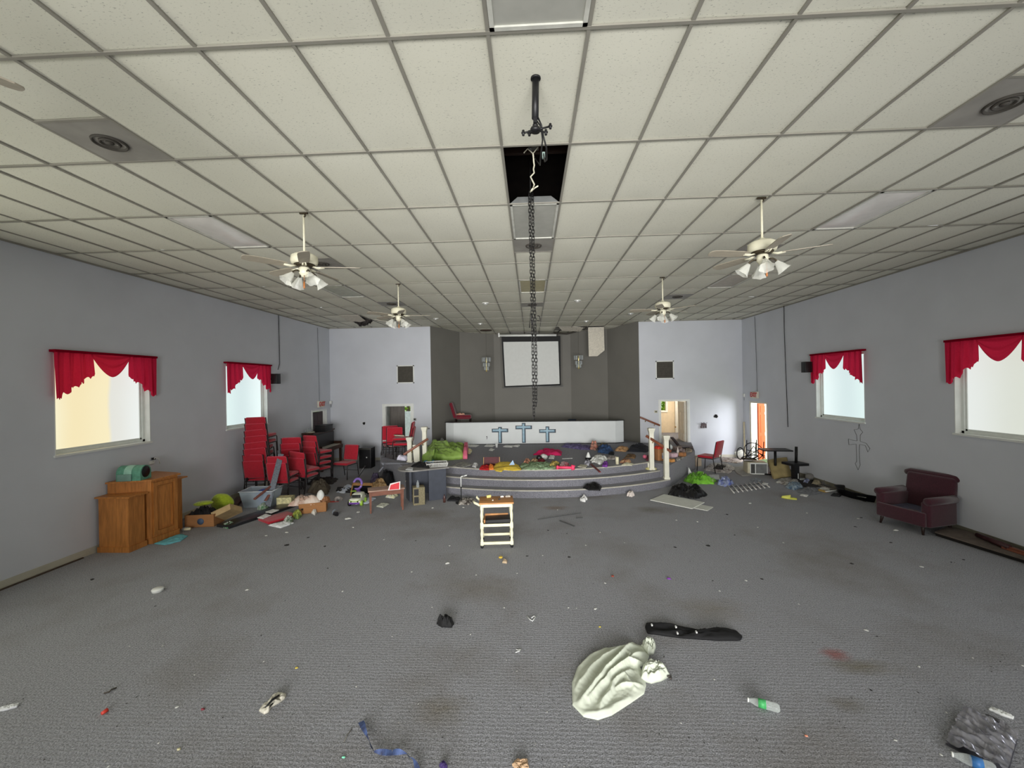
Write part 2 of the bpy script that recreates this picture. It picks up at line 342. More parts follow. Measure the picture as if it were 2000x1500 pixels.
def valance(side, y0, y1, label, seed):
    s = 1 if side == 'L' else -1; X = LX if side == 'L' else RX; cy = (y0+y1)/2; w = (y1-y0)/2+.065; zt = 3.335
    t = thing('window_valance', label, 'curtain', (X, cy, zt), 0, 'red swagged window valances')
    rnd = random.Random(seed)
    ph = rnd.random()*6
    def xo(y, k): return s*(.085+.034*math.sin(y*36+ph)*k+.016*math.sin(y*83+ph*2)*k)
    for sg, nm in ((-1, 'jabot'), (1, 'jabot')):
        ya, yb = sg*w, sg*w*.36
        def fn(u, v, ya=ya, yb=yb):
            y = ya+(yb-ya)*u; st = math.floor(u*5)/5; zb = -.76+.40*(.35*u+.65*st)+.02*math.sin(u*60)
            if u > .995: zb = -.36
            z = -.03+(zb+.03)*v; yy = y*(1-.015*v)
            return (xo(yy, .4+.6*v), yy, z)
        mk('jabot', MB().grid(fn, 60, 14), M_val, t)
    def sw(u, v):
        a = 2*u-1; zb = -.07-.34*(1-abs(a)**1.7); zt_ = -.03
        y = a*w*.40*(1-.05*v); z = zt_+(zb-zt_)*v
        return (s*(.095+.02*math.sin(v*16+ph)*(1-a*a)+.03*v*(1-a*a)), y, z)
    mk('swag', MB().grid(sw, 40, 18), M_val, t)
    mk('header', MB().box(min(s*.004, s*.115), max(s*.004, s*.115), -w, w, -.035, .004, bev=.004), M_valh, t)
valance('L', *WIN_L[2], 'red swagged valance over the large warm-lit window nearest on the left wall', 1)
valance('L', *WIN_L[3], 'red swagged valance over the left wall window behind the stacked chairs', 2)
valance('R', *WIN_R[3], 'red swagged valance over the right wall window above the drawn cross', 3)
valance('R', *WIN_R[2], 'red swagged valance on the right wall window cut by the picture edge', 4)

# ---------------------------------------------------------------- doors and side rooms
M_tan = pm('tan_room_paint', (205, 186, 155), rough=.7, var=.05)
M_doorw = pm('white_door', (215, 212, 200), rough=.45, var=.05); M_doorg = pm('grey_brown_door', (112, 106, 100), rough=.6, var=.12, scale=3, stretch=(8, 8, .8))
M_orange = pm('orange_stained_door', (196, 84, 44), rough=.45, var=.12, scale=4, stretch=(8, 8, .6)); M_dbrown = pm('dark_brown_door', (62, 46, 48), rough=.5, var=.15, scale=4)
M_brass = pm('brass', (170, 140, 80), rough=.35, metal=.9, var=.1)
def casing(mb, axis, a, c, h, P, s, w=.07, d=.02):
    """flat casing round an opening a..c, height h on wall plane P, facing s"""
    lo, hi = min(P, P+s*d), max(P, P+s*d)
    for (p, q, z0, z1) in ((a-w, a, 0, h), (c, c+w, 0, h), (a-w, c+w, h, h+w)):
        if axis == 'x': mb.box(p, q, lo, hi, z0, z1)
        else: mb.box(lo, hi, p, q, z0, z1)
    return mb
def leaf(mb, w, h, t=.04, panels=6):
    mb.box(0, w, -t/2, t/2, .01, h)
    for (xa, xb) in ((.1*w+.02, .46*w), (.54*w, .9*w-.02)):
        for (za, zb) in ((.1, .42), (.48, .80), (.84, .95)): mb.box(xa, xb, -t/2-.008, t/2+.008, za*h, zb*h)
    return mb
# 1 left exit (left wall, behind the piano), dark leaf
t = thing('door_1', None, None, (LX, 13.72, 0), 0, kind='structure')
c = MB(); casing(c, 'y', 0, .92, 1.86, 0, 1, .06); c.box(-.2, 0, .86, .92, 0, 1.86).box(-.2, 0, 0, .02, 0, 1.86); mk('door_frame', c, M_white, t)
l = mk('door_leaf', leaf(MB(), .90, 1.84), M_dbrown, t); l.location = (-.10, .0, 0); l.rotation_euler = (0, 0, PI/2)
mk('push_bar', MB().tube([(.02, .12, 0), (.02, .7, 0)], .018).box(-.02, .02, .10, .14, -.03, .03).box(-.02, .02, .68, .72, -.03, .03), pm('steel', (150, 150, 150), rough=.3, metal=.9), t).location = (-.05, .1, .98)
# 2 right exit (right wall) standing open onto daylight
t = thing('door_2', None, None, (RX, 13.52, 0), 0, kind='structure')
c = MB(); casing(c, 'y', 0, .98, 1.93, 0, -1, .05, .012); c.box(0, .2, .95, .98, 0, 1.93).box(0, .2, 0, .03, 0, 1.93); mk('door_frame', c, M_doorw, t)
l = mk('door_leaf', leaf(MB(), .92, 1.90), M_orange, t); l.location = (.215, .93, 0); l.rotation_euler = (0, 0, math.radians(32))
mk('latch_plate', MB().box(.50, .86, -.04, -.028, 1.02, 1.10).box(.46, .84, -.035, -.028, 1.16, 1.18), pm('white_sticker', (235, 235, 230)), t).matrix_local = l.matrix_basis
# porch outside the right exit
struct('wall_porch', MB().box(RX+.2, RX+3.0, 14.62, 14.74, 0, 3), pm('cream_siding', (232, 222, 190), rough=.7))
struct('ground', MB().box(-40, 40, -30, 60, -.4, -.13), pm('grass_ground', (120, 150, 70), var=.3, scale=2))
# 3 left doorway in the front wall, small dim room behind
t = thing('door_3', None, None, (-5.30, FY, 0), 0, kind='structure')
c = MB(); casing(c, 'x', 0, .97, 1.95, 0, -1, .09, .02); c.box(0, .03, 0, .15, 0, 1.95).box(.94, .97, 0, .15, 0, 1.95); mk('door_frame', c, M_white, t)
l = mk('door_leaf', leaf(MB(), .57, 1.93), M_doorg, t); l.location = (-.12, .92, 0); l.rotation_euler = (0, 0, math.radians(0))
mk('lever_handle', MB().tube([(.52, -.02, .98), (.52, -.07, .98), (.42, -.07, .98)], .011), pm('dark_metal', (50, 48, 46), rough=.4, metal=.7), t).matrix_local = l.matrix_basis
b = MB(); b.box(-6.0, -5.9, FY+.15, 17.4, 0, 2.6).box(-6.0, -5.36, 17.3, 17.4, 0, 2.6).box(-4.75, -3.85, 17.3, 17.4, 0, 2.6).box(-5.36, -4.75, 17.3, 17.4, 2.35, 2.6).box(-6.0, -3.75, FY+.15, 17.4, 2.6, 2.7); b.box(-3.85, -3.75, FY+.15, 17.4, 0, 2.6)
struct('wall_side_room_left', b, pm('dingy_white', (176, 176, 170), rough=.8, var=.2, scale=2.5))
# 4 right doorway in the front wall, tan room behind with a small window
t = thing('door_4', None, None, (4.55, FY, 0), 0, kind='structure')
c = MB(); casing(c, 'x', 0, .96, 1.99, 0, -1, .06, .015); c.box(0, .03, 0, .15, 0, 1.99).box(.93, .96, 0, .15, 0, 1.99); mk('door_frame', c, M_white, t)
l = mk('door_leaf', leaf(MB(), .80, 1.95), M_doorw, t); l.location = (.90, .14, 0); l.rotation_euler = (0, 0, math.radians(86))
mk('knob', MB().lathe([(0, 0), (.028, .01), (.03, .03), (.015, .045), (.012, .06)], 12, M=Rx(PI/2)), M_brass, t).location = (.78, .80, 1.0)
b = MB(); b.box(3.9, 4.02, FY+.15, 18.0, 0, 2.6).box(7.0, 7.1, FY+.15, 18, 0, 2.6).box(3.9, 7.1, FY+.15, 18, 2.6, 2.7)
b.box(3.9, 5.1, 17.9, 18.0, 0, 2.6).box(5.1, 5.66, 17.9, 18, 0, 1.47).box(5.1, 5.66, 17.9, 18, 2.42, 2.6).box(5.66, 7.1, 17.9, 18, 0, 2.6)
struct('wall_side_room_right', b, M_tan)
b = MB()
for a in ((5.03, 5.10, 1.47, 2.42), (5.66, 5.73, 1.47, 2.42), (5.03, 5.73, 1.40, 1.47), (5.03, 5.73, 2.42, 2.50)): b.box(a[0], a[1], 17.86, 17.9, a[2], a[3])
T(mk('window_9', b, M_doorw), kind='structure')
b = MB(); b.box(6.02, 6.09, 17.82, 17.9, .54, 2.35).box(6.50, 6.57, 17.82, 17.9, .54, 2.35).box(6.09, 6.50, 17.82, 17.9, 2.28, 2.35); b.box(6.09, 6.50, 17.86, 17.89, .54, 2.28)
T(mk('door_5', b, M_doorw), kind='structure')
# trees and a white shed seen through the openings
M_leaf = pm('sunlit_leaves', (178, 200, 70), rough=.6, var=.5, scale=9, two=(80, 120, 30))
for (x, y, z, r, lab) in ((-6.7, 22.5, 2.2, 1.5, 'sunlit green tree beyond the left side room'), (6.9, 23.0, 1.9, 1.9, 'yellow-green tree outside the small window of the tan room')):
    b = MB(); rr = random.Random(int(x*10)+60)
    for k in range(420):
        d = Vector((rr.gauss(0, 1), rr.gauss(0, 1), rr.gauss(0, 1))).normalized()*r*(rr.random()**.4); a = Vector((rr.gauss(0, 1), rr.gauss(0, 1), rr.gauss(0, 1))).normalized()*.16; e = a.cross(Vector((rr.random(), rr.random(), 1))).normalized()*.11
        p = Vector((0, 0, z))+d; b.add([p-a-e*.2, p+e, p+a, p-e], [(0, 1, 2, 3)])
    tr = thing('tree', lab, 'tree', (x, y, 0)); mk('foliage', b, M_leaf, tr); mk('trunk', MB().tube([(0, 0, -.13), (.05, 0, z*.5), (0, .05, z)], [.12, .09, .06]), pm('bark', (90, 74, 58)), tr)
solo('garden_wall', MB().box(-7.6, -4.6, 20.2, 20.4, -.13, 1.42), pm('white_render', (226, 228, 235), rough=.8), 'white wall standing outside the left side room', 'wall')
# ================================================================= suspended ceiling
TW, TL, GX0, GY0 = .6096, 1.2192, -.224, 2.5365
gx = lambda i: GX0+TW*i
gy = lambda j: GY0+TL*j
def tile_mat(name, rgb):
    m = bpy.data.materials.new(name); m.use_nodes = True; nt = m.node_tree; N = nt.nodes; L = nt.links; b = N['Principled BSDF']
    tc = N.new('ShaderNodeTexCoord'); mp = N.new('ShaderNodeMapping'); mp.inputs['Scale'].default_value = (1.0, 2.0, 1); L.new(tc.outputs['Object'], mp.inputs['Vector'])
    n1 = N.new('ShaderNodeTexNoise'); n1.inputs['Scale'].default_value = 48; n1.inputs['Detail'].default_value = 3; n1.inputs['Roughness'].default_value = .7; L.new(mp.outputs[0], n1.inputs['Vector'])
    r = N.new('ShaderNodeValToRGB'); L.new(n1.outputs['Fac'], r.inputs[0]); c = lin(rgb)
    r.color_ramp.elements[0].position = .30; r.color_ramp.elements[1].position = .40; r.color_ramp.elements[0].color = (*[v*.55 for v in c], 1); r.color_ramp.elements[1].color = (*c, 1)
    n2 = N.new('ShaderNodeTexNoise'); n2.inputs['Scale'].default_value = .8; n2.inputs['Detail'].default_value = 2; L.new(tc.outputs['Object'], n2.inputs['Vector'])
    r2 = N.new('ShaderNodeValToRGB'); L.new(n2.outputs['Fac'], r2.inputs[0]); r2.color_ramp.elements[0].color = (.90, .89, .86, 1); r2.color_ramp.elements[1].color = (1, 1, 1, 1)
    mx = N.new('ShaderNodeMix'); mx.data_type = 'RGBA'; mx.blend_type = 'MULTIPLY'; mx.inputs[0].default_value = 1; L.new(r.outputs[0], mx.inputs[6]); L.new(r2.outputs[0], mx.inputs[7])
    L.new(mx.outputs[2], b.inputs['Base Color']); b.inputs['Roughness'].default_value = .9; b.inputs['Specular IOR Level'].default_value = .1
    return m
M_tile = tile_mat('fissured_tile', (230, 229, 215)); M_bar = pm('shaded_grid_paint', (146, 143, 133), rough=.5, var=.06, scale=3)  # grid bars coloured darker to carry their shading
M_black = pm('black_plastic', (22, 22, 24), rough=.45, var=.2, scale=10); M_iron = pm('black_iron', (28, 27, 27), rough=.5, metal=.4, var=.2)
HOLES = {(0, 1), (-9, 8), (2, 11), (3, 11), (4, 11), (0, 12), (-1, 12)}
LIGHTS = [(c, r) for c in (-7, 0, 7) for r in (-1, 2, 5)]
VENTS = [(c, r) for c in (-6, 6) for r in (.5, 3.5, 6.5)]+[(0, 3), (0, 7)]
covered = set(LIGHTS)
b = MB(); rt = random.Random(3)
for i in range(-12, 13):
    for j in range(-6, 14):
        x0, x1 = max(gx(i), LX-.05), min(gx(i+1), RX+.05)
        if x1 <= x0 or (i, j) in HOLES or (i, j) in covered: continue
        if j > 10 and (x1 < -3.7 or x0 > 3.95): continue
        y0, y1 = gy(j), gy(j+1)
        vs_ = [v for v in VENTS if v[0] == i and int(math.floor(v[1])) == j]
        if vs_:
            if vs_[0][1] == j: y0 += TL/2
            else: y1 -= TL/2
        sag = .008+.006*rt.random(); tilt = (rt.random()-.5)*.006
        if (i, j) in ((-10, 8), (-9, 9), (-10, 9), (-8, 8), (-11, 7), (5, 11), (1, 11)): sag = .05; tilt *= 6
        lift = .010
        def fn(u, v, x0=x0, x1=x1, y0=y0, y1=y1, sag=sag, tilt=tilt):
            return (x0+(x1-x0)*u, y1+(y0-y1)*v, CZ+lift-sag*(1-(2*u-1)**4)*(1-(2*v-1)**4)+tilt*(2*u-1))
        b.grid(fn, 6, 6)
struct('ceiling', b, M_tile)
# roof deck above the tiles: dark, seen only through the gaps
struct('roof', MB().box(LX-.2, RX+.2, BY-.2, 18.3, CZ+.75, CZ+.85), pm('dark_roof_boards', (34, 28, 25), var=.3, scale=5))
b = MB(); w = .012
for i in range(-11, 13):
    y1 = 18.0 if -6 <= i <= 6 else FY
    b.box(gx(i)-w, gx(i)+w, BY, y1, CZ-.004, CZ+.006).box(gx(i)-.003, gx(i)+.003, BY, y1, CZ, CZ+.04)
for j in range(-5, 14):
    xa, xb = (LX, RX) if gy(j) < FY else (-3.6, 3.85)
    b.box(xa, xb, gy(j)-w, gy(j)+w, CZ-.0055, CZ+.0055)
for (i, r) in VENTS:
    yy = gy(r) if r != int(r) else gy(r)+TL/2
    b.box(gx(i), gx(i+1), yy-w, yy+w, CZ-.0055, CZ+.0055)
struct('trim_1', b, M_bar)
b = MB(); b.box(LX, LX+.02, BY, FY, CZ-.025, CZ).box(RX-.02, RX, BY, FY, CZ-.025, CZ).box(LX, -3.59, FY-.02, FY, CZ-.02, CZ).box(3.84, RX, FY-.02, FY, CZ-.02, CZ)
struct('trim_2', b, M_bar)
# ---------------------------------------------------------------- fluorescent troffers
M_lens = pm('acrylic_lens', (176, 176, 168), rough=.5, var=.04, spec=.2); M_lensy = pm('yellowed_lens', (168, 160, 122), rough=.4, var=.08)
M_lensb = pm('glossy_lens', (232, 228, 222), rough=.22, var=.03); M_frame = pm('light_frame', (205, 205, 196), rough=.4); M_can = pm('galvanised', (150, 152, 150), rough=.45, metal=.3)
LIGHTLAB = {(-7, -1): 'unlit ceiling light panel left of and behind the camera', (0, -1): 'unlit ceiling light panel nearest the camera, cut by the top edge', (7, -1): 'unlit ceiling light panel right of and behind the camera',
 (-7, 2): 'glossy ceiling light panel on the left before the near fan', (0, 2): 'framed ceiling light panel just beyond the missing tile', (7, 2): 'glossy ceiling light panel on the right near the wall',
 (-7, 5): 'dull ceiling light panel behind the left near fan', (0, 5): 'yellowed ceiling light panel in the middle row', (7, 5): 'brownish ceiling light panel behind the right near fan'}
for (i, j) in LIGHTS:
    t = thing('ceiling_light', LIGHTLAB[(i, j)], 'ceiling light', (gx(i)+TW/2, gy(j)+TL/2, CZ), 0, 'fluorescent ceiling panels'); hx, hy = TW/2-.014, TL/2-.014
    f = MB()
    for q in ((-hx, -hx+.028, -hy, hy), (hx-.028, hx, -hy, hy), (-hx, hx, -hy, -hy+.028), (-hx, hx, hy-.028, hy)): f.box(*q, -.008, .012)
    mk('frame', f, M_frame, t)
    bow = .020 if i != 0 else .004
    ml = {(0, 5): M_lensy, (7, 5): pm('brownish_lens', (176, 168, 152), rough=.4), (-7, 5): pm('greenish_lens', (178, 180, 162), rough=.4), (-7, 2): M_lensb, (7, 2): M_lensb}.get((i, j), M_lens)
    mk('diffuser', MB().grid(lambda u, v: ((2*u-1)*(hx-.027), (1-2*v)*(hy-.027), .004-bow*(1-(2*u-1)**2)*(1-(2*v-1)**6)), 10, 14), ml, t)
    hz = MB(); a = [(-hx, -hy, .012), (hx, -hy, .012), (hx, hy, .012), (-hx, hy, .012), (-hx+.09, -hy+.05, .11), (hx-.09, -hy+.05, .11), (hx-.09, hy-.05, .11), (-hx+.09, hy-.05, .11)]
    hz.add(a, [(4, 5, 6, 7), (0, 1, 5, 4), (1, 2, 6, 5), (2, 3, 7, 6), (3, 0, 4, 7)]); mk('housing', hz, M_can, t)
# ---------------------------------------------------------------- square air diffusers
M_vent = pm('dusty_vent_panel', (150, 147, 140), rough=.55, var=.12, scale=3); M_soot = pm('sooty_ring', (72, 68, 62), rough=.7)
VL = {(-6, .5): 'sooty square ceiling vent nearest on the left', (6, .5): 'sooty square ceiling vent nearest on the right edge', (-6, 3.5): 'square ceiling vent just behind the left near fan', (6, 3.5): 'square ceiling vent just behind the right near fan',
      (-6, 6.5): 'square ceiling vent behind the left far fan rod', (6, 6.5): 'sooty square ceiling vent above the right far fan', (0, 3): 'square ceiling vent in the middle row behind the chain', (0, 7): 'small far ceiling vent in the middle row'}
for (i, r) in VENTS:
    y0 = gy(r); t = thing('ceiling_vent', VL[(i, r)], 'vent', (gx(i)+TW/2, y0+TL/4, CZ), 0, 'square ceiling diffusers'); h = TW/2-.012
    mk('panel', MB().box(-h, h, -h, h, -.002, .012), M_vent, t)
    o = MB()
    for q in (.115, .065): o.lathe([(q+.012, .0), (q+.006, -.016), (q-.004, -.018), (q-.012, .0)], 28)
    o.lathe([(.03, 0), (.028, -.012), (0, -.016)], 16); mk('diffuser_ring', o, M_soot, t)
# ---------------------------------------------------------------- recessed spots
M_glint = bpy.data.materials.new('lamp_glass'); M_glint.use_nodes = True; _b = M_glint.node_tree.nodes['Principled BSDF']; _b.inputs['Base Color'].default_value = (.9, .9, .86, 1); _b.inputs['Roughness'].default_value = .08; _b.inputs['Metallic'].default_value = .6
for (x, y, lab) in ((-1.15, 10.99, 'recessed spot light left of the chain, second ceiling row from the far fans'), (1.25, 10.95, 'bright recessed spot light just right of the chain'), (-2.99, 13.32, 'recessed spot light by the far left fan blade'),
                    (-1.73, 14.68, 'recessed spot light just before the left round medallion'), (1.96, 14.64, 'recessed spot light before the hole by the screen'), (3.15, 13.22, 'recessed spot light left of the far right fan')):
    t = thing('recessed_light', lab, 'ceiling light', (x, y, CZ), 0, 'small recessed spots')
    mk('trim_ring', MB().lathe([(.09, .004), (.088, -.012), (.068, -.012), (.06, .0)], 24), M_white, t)
    mk('bulb', MB().lathe([(.058, .0), (.05, -.03), (.03, -.05), (0, -.055)], 16), M_glint, t)
# ---------------------------------------------------------------- ceiling fans
M_cream = pm('fan_cream', (224, 220, 196), rough=.4, var=.05); M_blade = pm('fan_blade', (158, 150, 134), rough=.5, var=.08, scale=4, stretch=(2, 12, 1)); M_dkbr = pm('blackened_brass', (70, 62, 48), rough=.4, metal=.6)
def glassy(name, rgb, mixf=.5):
    m = bpy.data.materials.new(name); m.use_nodes = True; nt = m.node_tree; N = nt.nodes; L = nt.links; out = N['Material Output']; b = N['Principled BSDF']
    b.inputs['Base Color'].default_value = (*lin(rgb), 1); b.inputs['Roughness'].default_value = .18
    tr = N.new('ShaderNodeBsdfTransparent'); tr.inputs[0].default_value = (.95, .96, .95, 1); x = N.new('ShaderNodeMixShader')
    lw = N.new('ShaderNodeLayerWeight'); lw.inputs[0].default_value = .45; mr = N.new('ShaderNodeMapRange'); mr.inputs[3].default_value = mixf*.5; mr.inputs[4].default_value = min(1, mixf*1.6)
    L.new(lw.outputs['Facing'], mr.inputs[0]); L.new(mr.outputs[0], x.inputs[0]); L.new(tr.outputs[0], x.inputs[1]); L.new(b.outputs[0], x.inputs[2]); L.new(x.outputs[0], out.inputs[0])
    return m
M_shade = glassy('frosted_tulip_glass', (240, 240, 232), .75); M_clear = glassy('clear_plastic', (225, 232, 236), .32); M_wood = pm('brown_wood', (134, 84, 54), rough=.5, var=.2, scale=6, stretch=(1, 8, 1))
def fan(x, y, a0, lab):
    t = thing('ceiling_fan', lab, 'ceiling fan', (x, y, CZ), 0, 'white ceiling fans')
    mk('ceiling_hook', MB().box(-.05, .05, -.012, .012, -.02, 0).tube([(0, 0, 0), (.02, 0, -.04), (0, 0, -.06)], .012), M_dkbr, t)
    mk('downrod', MB().tube([(0, 0, -.03), (0, 0, -.50)], .0125, 10), M_cream, t)
    mk('motor_housing', MB().lathe([(0, -.478), (.03, -.48), (.035, -.505), (.11, -.515), (.15, -.54), (.155, -.60), (.145, -.632), (.10, -.64), (0, -.64)], 32), M_cream, t)
    mk('vent_ring', MB().lathe([(.12, -.638), (.105, -.665), (.05, -.672), (0, -.672)], 24), M_dkbr, t)
    for k in range(5):
        a = math.radians(a0+72*k); M = Rz(a)
        bl = MB(); n = 14; prof = [(.20, .045), (.26, .058), (.40, .064), (.55, .066), (.62, .060), (.652, .042), (.660, .02)]
        top = [(p, q) for p, q in prof]+[(p, -q) for p, q in reversed(prof)]
        bl.prism(top, -.004, .004, M=M @ Tr(0, 0, -.668) @ Rx(math.radians(12)))
        o = mk('blade', bl, M_blade, t)
        mk('blade_iron', MB().tube([M @ Vector((.09, 0, -.66)), M @ Vector((.15, .02, -.678)), M @ Vector((.23, .012, -.672))], .009, 6).tube([M @ Vector((.09, 0, -.66)), M @ Vector((.15, -.02, -.678)), M @ Vector((.23, -.012, -.672))], .009, 6), M_cream, o)
    mk('switch_housing', MB().lathe([(.045, -.665), (.062, -.68), (.062, -.745), (.05, -.76), (.03, -.79), (0, -.795)], 24), M_cream, t)
    for k in range(4):
        a = math.radians(a0*.6+45+90*k); M = Rz(a)
        ar = mk('lamp_arm', MB().tube([M @ Vector(p) for p in ((.05, 0, -.73), (.10, 0, -.72), (.135, 0, -.745), (.14, 0, -.77))], .009, 8), M_dkbr, t)
        Ms = M @ Tr(.145, 0, -.775) @ Ry(math.radians(180-38)); sh = MB(); nn = 24; pr = [(.022, -.01), (.034, .02), (.048, .055), (.055, .08), (.064, .105), (.078, .125)]
        vs = []
        for (r, z) in pr:
            for q in range(nn):
                rr = r*(1+(.10 if z > .1 else .03 if z > .05 else 0)*math.cos(6*2*PI*q/nn)); vs.append(Ms @ Vector((rr*math.cos(2*PI*q/nn), rr*math.sin(2*PI*q/nn), z)))
        sh.add(vs, [(p*nn+q, p*nn+(q+1) % nn, (p+1)*nn+(q+1) % nn, (p+1)*nn+q) for p in range(len(pr)-1) for q in range(nn)], 0, True)
        mk('glass_shade', sh, M_shade, t)
    mk('pull_chain', MB().tube([(.02, -.05, -.78), (.02, -.05, -.86)], .003, 6).lathe([(0, -.855), (.009, -.86), (.012, -.93), (.005, -.94), (0, -.942)], 10, c=(.02, -.05, 0)), pm('pull_chain_wood', (176, 110, 60), rough=.4), t)
    return t
fan(-2.73, 5.0, 10, 'white ceiling fan near the camera on the left')
fan(2.73, 5.03, 45, 'white ceiling fan near the camera on the right')
fan(-2.73, 8.65, 5, 'farther white ceiling fan on the left, above the front wall corner')
fan(2.73, 8.72, 30, 'farther white ceiling fan on the right')
fan(-2.73, 1.34, 63, 'ceiling fan whose blade tip shows at the left picture edge')
# ---------------------------------------------------------------- projector mount, chain, wires
t = thing('projector_mount', 'empty black projector mount pole hanging from the near ceiling tile', 'mount', (.07, 2.93, CZ))
mk('ceiling_flange', MB().lathe([(.035, 0), (.035, -.012), (.026, -.014)], 20), M_black, t)
mk('pole', MB().tube([(0, 0, 0), (-.008, 0, -.285)], .024, 16), M_black, t)
mk('joint', MB().box(-.022, .006, -.014, .014, -.32, -.27).tube([(-.008, 0, -.31), (-.008, 0, -.36)], .011).lathe([(0, -.325), (.02, -.33), (.02, -.345), (0, -.35)], 12, c=(-.008, 0, 0)), M_black, t)
sp = MB().lathe([(0, -.35), (.034, -.352), (.038, -.365), (.034, -.378), (0, -.38)], 10, c=(-.008, 0, 0)); mk('hub_plate', sp, M_black, t)
for (x, y, z) in ((.098, .03, -.325), (-.092, -.03, -.40), (.062, -.06, -.42), (-.05, .07, -.345)):
    mk('arm', MB().tube([(-.008, 0, -.366), (x*.6, y*.6, -.366+(z+.366)*.6), (x, y, z)], .0065, 6).tube([(x, y, z-.018), (x, y, z+.018)], .009, 8).box(x-.014, x+.014, y-.004, y+.004, z-.004, z+.006), M_black, t)
mk('cable', MB().tube([(.012, 0, -.28), (.035, .02, -.32), (.05, .03, -.40), (.07, .06, -.46), (.075, .2, -.47), (.072, .45, -.35), (.07, .6, -.2)], .006, 6).tube([(.0, .01, -.29), (.03, .02, -.33), (.042, .03, -.42), (.03, .25, -.45), (.04, .6, -.3), (.0, 1.0, -.02)], .005, 6), M_black, t)
mk('plug', MB().box(.058, .082, .585, .615, -.245, -.195, bev=.004), pm('grey_green_plug', (150, 170, 165), rough=.4), t)
# broken lamp wiring inside the open ceiling bay
b = MB(); p0 = FL(1042, 298, CZ+.12)
rw = random.Random(5)
pts = [FL(1040+rw.uniform(-4, 4), 300+k*7.5, CZ+.10-.02*k) for k in range(10)]; b.tube(pts, .008, 6)
b.tube([pts[0], pts[0]+Vector((-.05, 0, .05)), pts[0]+Vector((-.09, .02, .02))], .006, 6).tube([pts[0], pts[0]+Vector((.05, 0, .06)), pts[0]+Vector((.03, 0, .2))], .005, 6).tube([pts[-1], pts[-1]+Vector((-.03, .04, -.02)), pts[-1]+Vector((.02, .06, .03)), pts[-1]+Vector((.05, .0, .02))], .008, 6)
solo('loose_wire', b, pm('white_wire', (222, 218, 196), rough=.5), 'twisted white wire dangling in the missing tile gap', 'wire')
b = MB(); b.tube([FL(1036, 290, CZ+.10), FL(1040, 300, CZ+.74)], .012, 8).box(-.05+p0.x, .05+p0.x, p0.y-.04, p0.y+.04, CZ+.16, CZ+.24); solo('junction_box', b, pm('old_galvanised', (96, 96, 94), rough=.5, metal=.5), 'grey junction box inside the missing tile gap', 'junction box')
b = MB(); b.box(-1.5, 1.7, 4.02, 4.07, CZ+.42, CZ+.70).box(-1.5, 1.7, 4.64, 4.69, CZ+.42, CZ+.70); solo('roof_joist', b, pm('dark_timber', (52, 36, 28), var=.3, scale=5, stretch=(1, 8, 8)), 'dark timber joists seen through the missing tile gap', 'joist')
def link_chain(path, step, L_, Wd, r):
    b = MB(); path = [Vector(p) for p in path]; segs = [(path[i+1]-path[i]).length for i in range(len(path)-1)]; tot = sum(segs); k = 0; d = 0
    while d < tot:
        q = d; i = 0
        while i < len(segs)-1 and q > segs[i]: q -= segs[i]; i += 1
        p = path[i].lerp(path[i+1], q/segs[i]); dr = (path[i+1]-path[i]).normalized()
        M = Tr(*p) @ dr.to_track_quat('Z', 'Y').to_matrix().to_4x4() @ Rz((PI/2 if k % 2 else 0)+.5+.25*math.sin(k))
        h = L_/2-Wd/2; loop = [Vector((Wd/2*math.cos(a), 0, h+Wd/2*math.sin(a))) for a in [PI*q/5 for q in range(6)]]+[Vector((-Wd/2*math.cos(a), 0, -h-Wd/2*math.sin(a))) for a in [PI*q/5 for q in range(6)]]
        b.tube([M @ v for v in loop], r, 5, closed=True); d += step; k += 1
    return b
t = thing('hanging_chain', 'long doubled black chain hanging from the missing tile gap before the screen', 'chain', (AY(1037, 380, 4.95).x, 4.95, CZ))
z1 = AY(1043, 820, 4.95); o_ = Vector(t.location)
mk('chain_strand', rebase(link_chain([AY(1034, 378, 4.95), AY(1038, 560, 4.95), AY(1041, 700, 4.95), z1], .040, .058, .030, .0042), o_), M_iron, t)
mk('chain_strand', rebase(link_chain([AY(1040, 380, 4.97), AY(1043, 560, 4.97), AY(1047, 700, 4.97), AY(1047, 792, 4.97)], .040, .058, .030, .0042), o_), M_iron, t)
mk('chain_hook', rebase(MB().tube([AY(1050, 620, 4.95)+Vector((0, 0, .02)), AY(1054, 618, 4.95), AY(1055, 626, 4.95), AY(1049, 626, 4.95)], .006, 6).tube([AY(1034, 640, 4.95), AY(1036, 612, 4.95), AY(1043, 648, 4.95)], .006, 6), o_), M_iron, t)
mk('chain_hanger', rebase(MB().tube([AY(1036, 378, 4.95), AY(1036, 378, 4.95)+Vector((.005, .03, .55))], .008, 6), o_), M_iron, t)
# ---------------------------------------------------------------- broken tiles and dangling insulation
M_tileb = pm('broken_tile_core', (206, 200, 186), rough=.9, var=.1, scale=20); M_insul = pm('dark_insulation', (58, 54, 52), rough=.95, var=.3, scale=14, bump=.6, bscale=30)
x, y = gx(4), 16.2
b = MB(); b.prism([(0, 0), (.60, 0), (.60, -.90), (.32, -1.12), (0, -1.12)], 0, .018, M=Tr(x+.02, y, CZ-.02) @ Rx(math.radians(90-4)))
ht = solo('ceiling_tile', b, M_tileb, 'white ceiling tile dangling straight down right of the screen', 'ceiling tile')
mk('tape_scrap', MB().box(.0, .11, -.024, -.020, .22, .235, M=Ry(-.6)), pm('tape_grey', (110, 108, 104)), ht).location = (-.05, .02, .0)
b = MB(); b.prism([(0, 0), (1.05, .06), (.98, .5), (.3, .62)], 0, .014, M=Tr(gx(2)+.02, 16.1, CZ+.10) @ Ry(.12) @ Rx(-.22)); solo('tile_fragment', b, M_tileb, 'tilted tile fragment inside the hole beside the screen case', 'tile fragment')
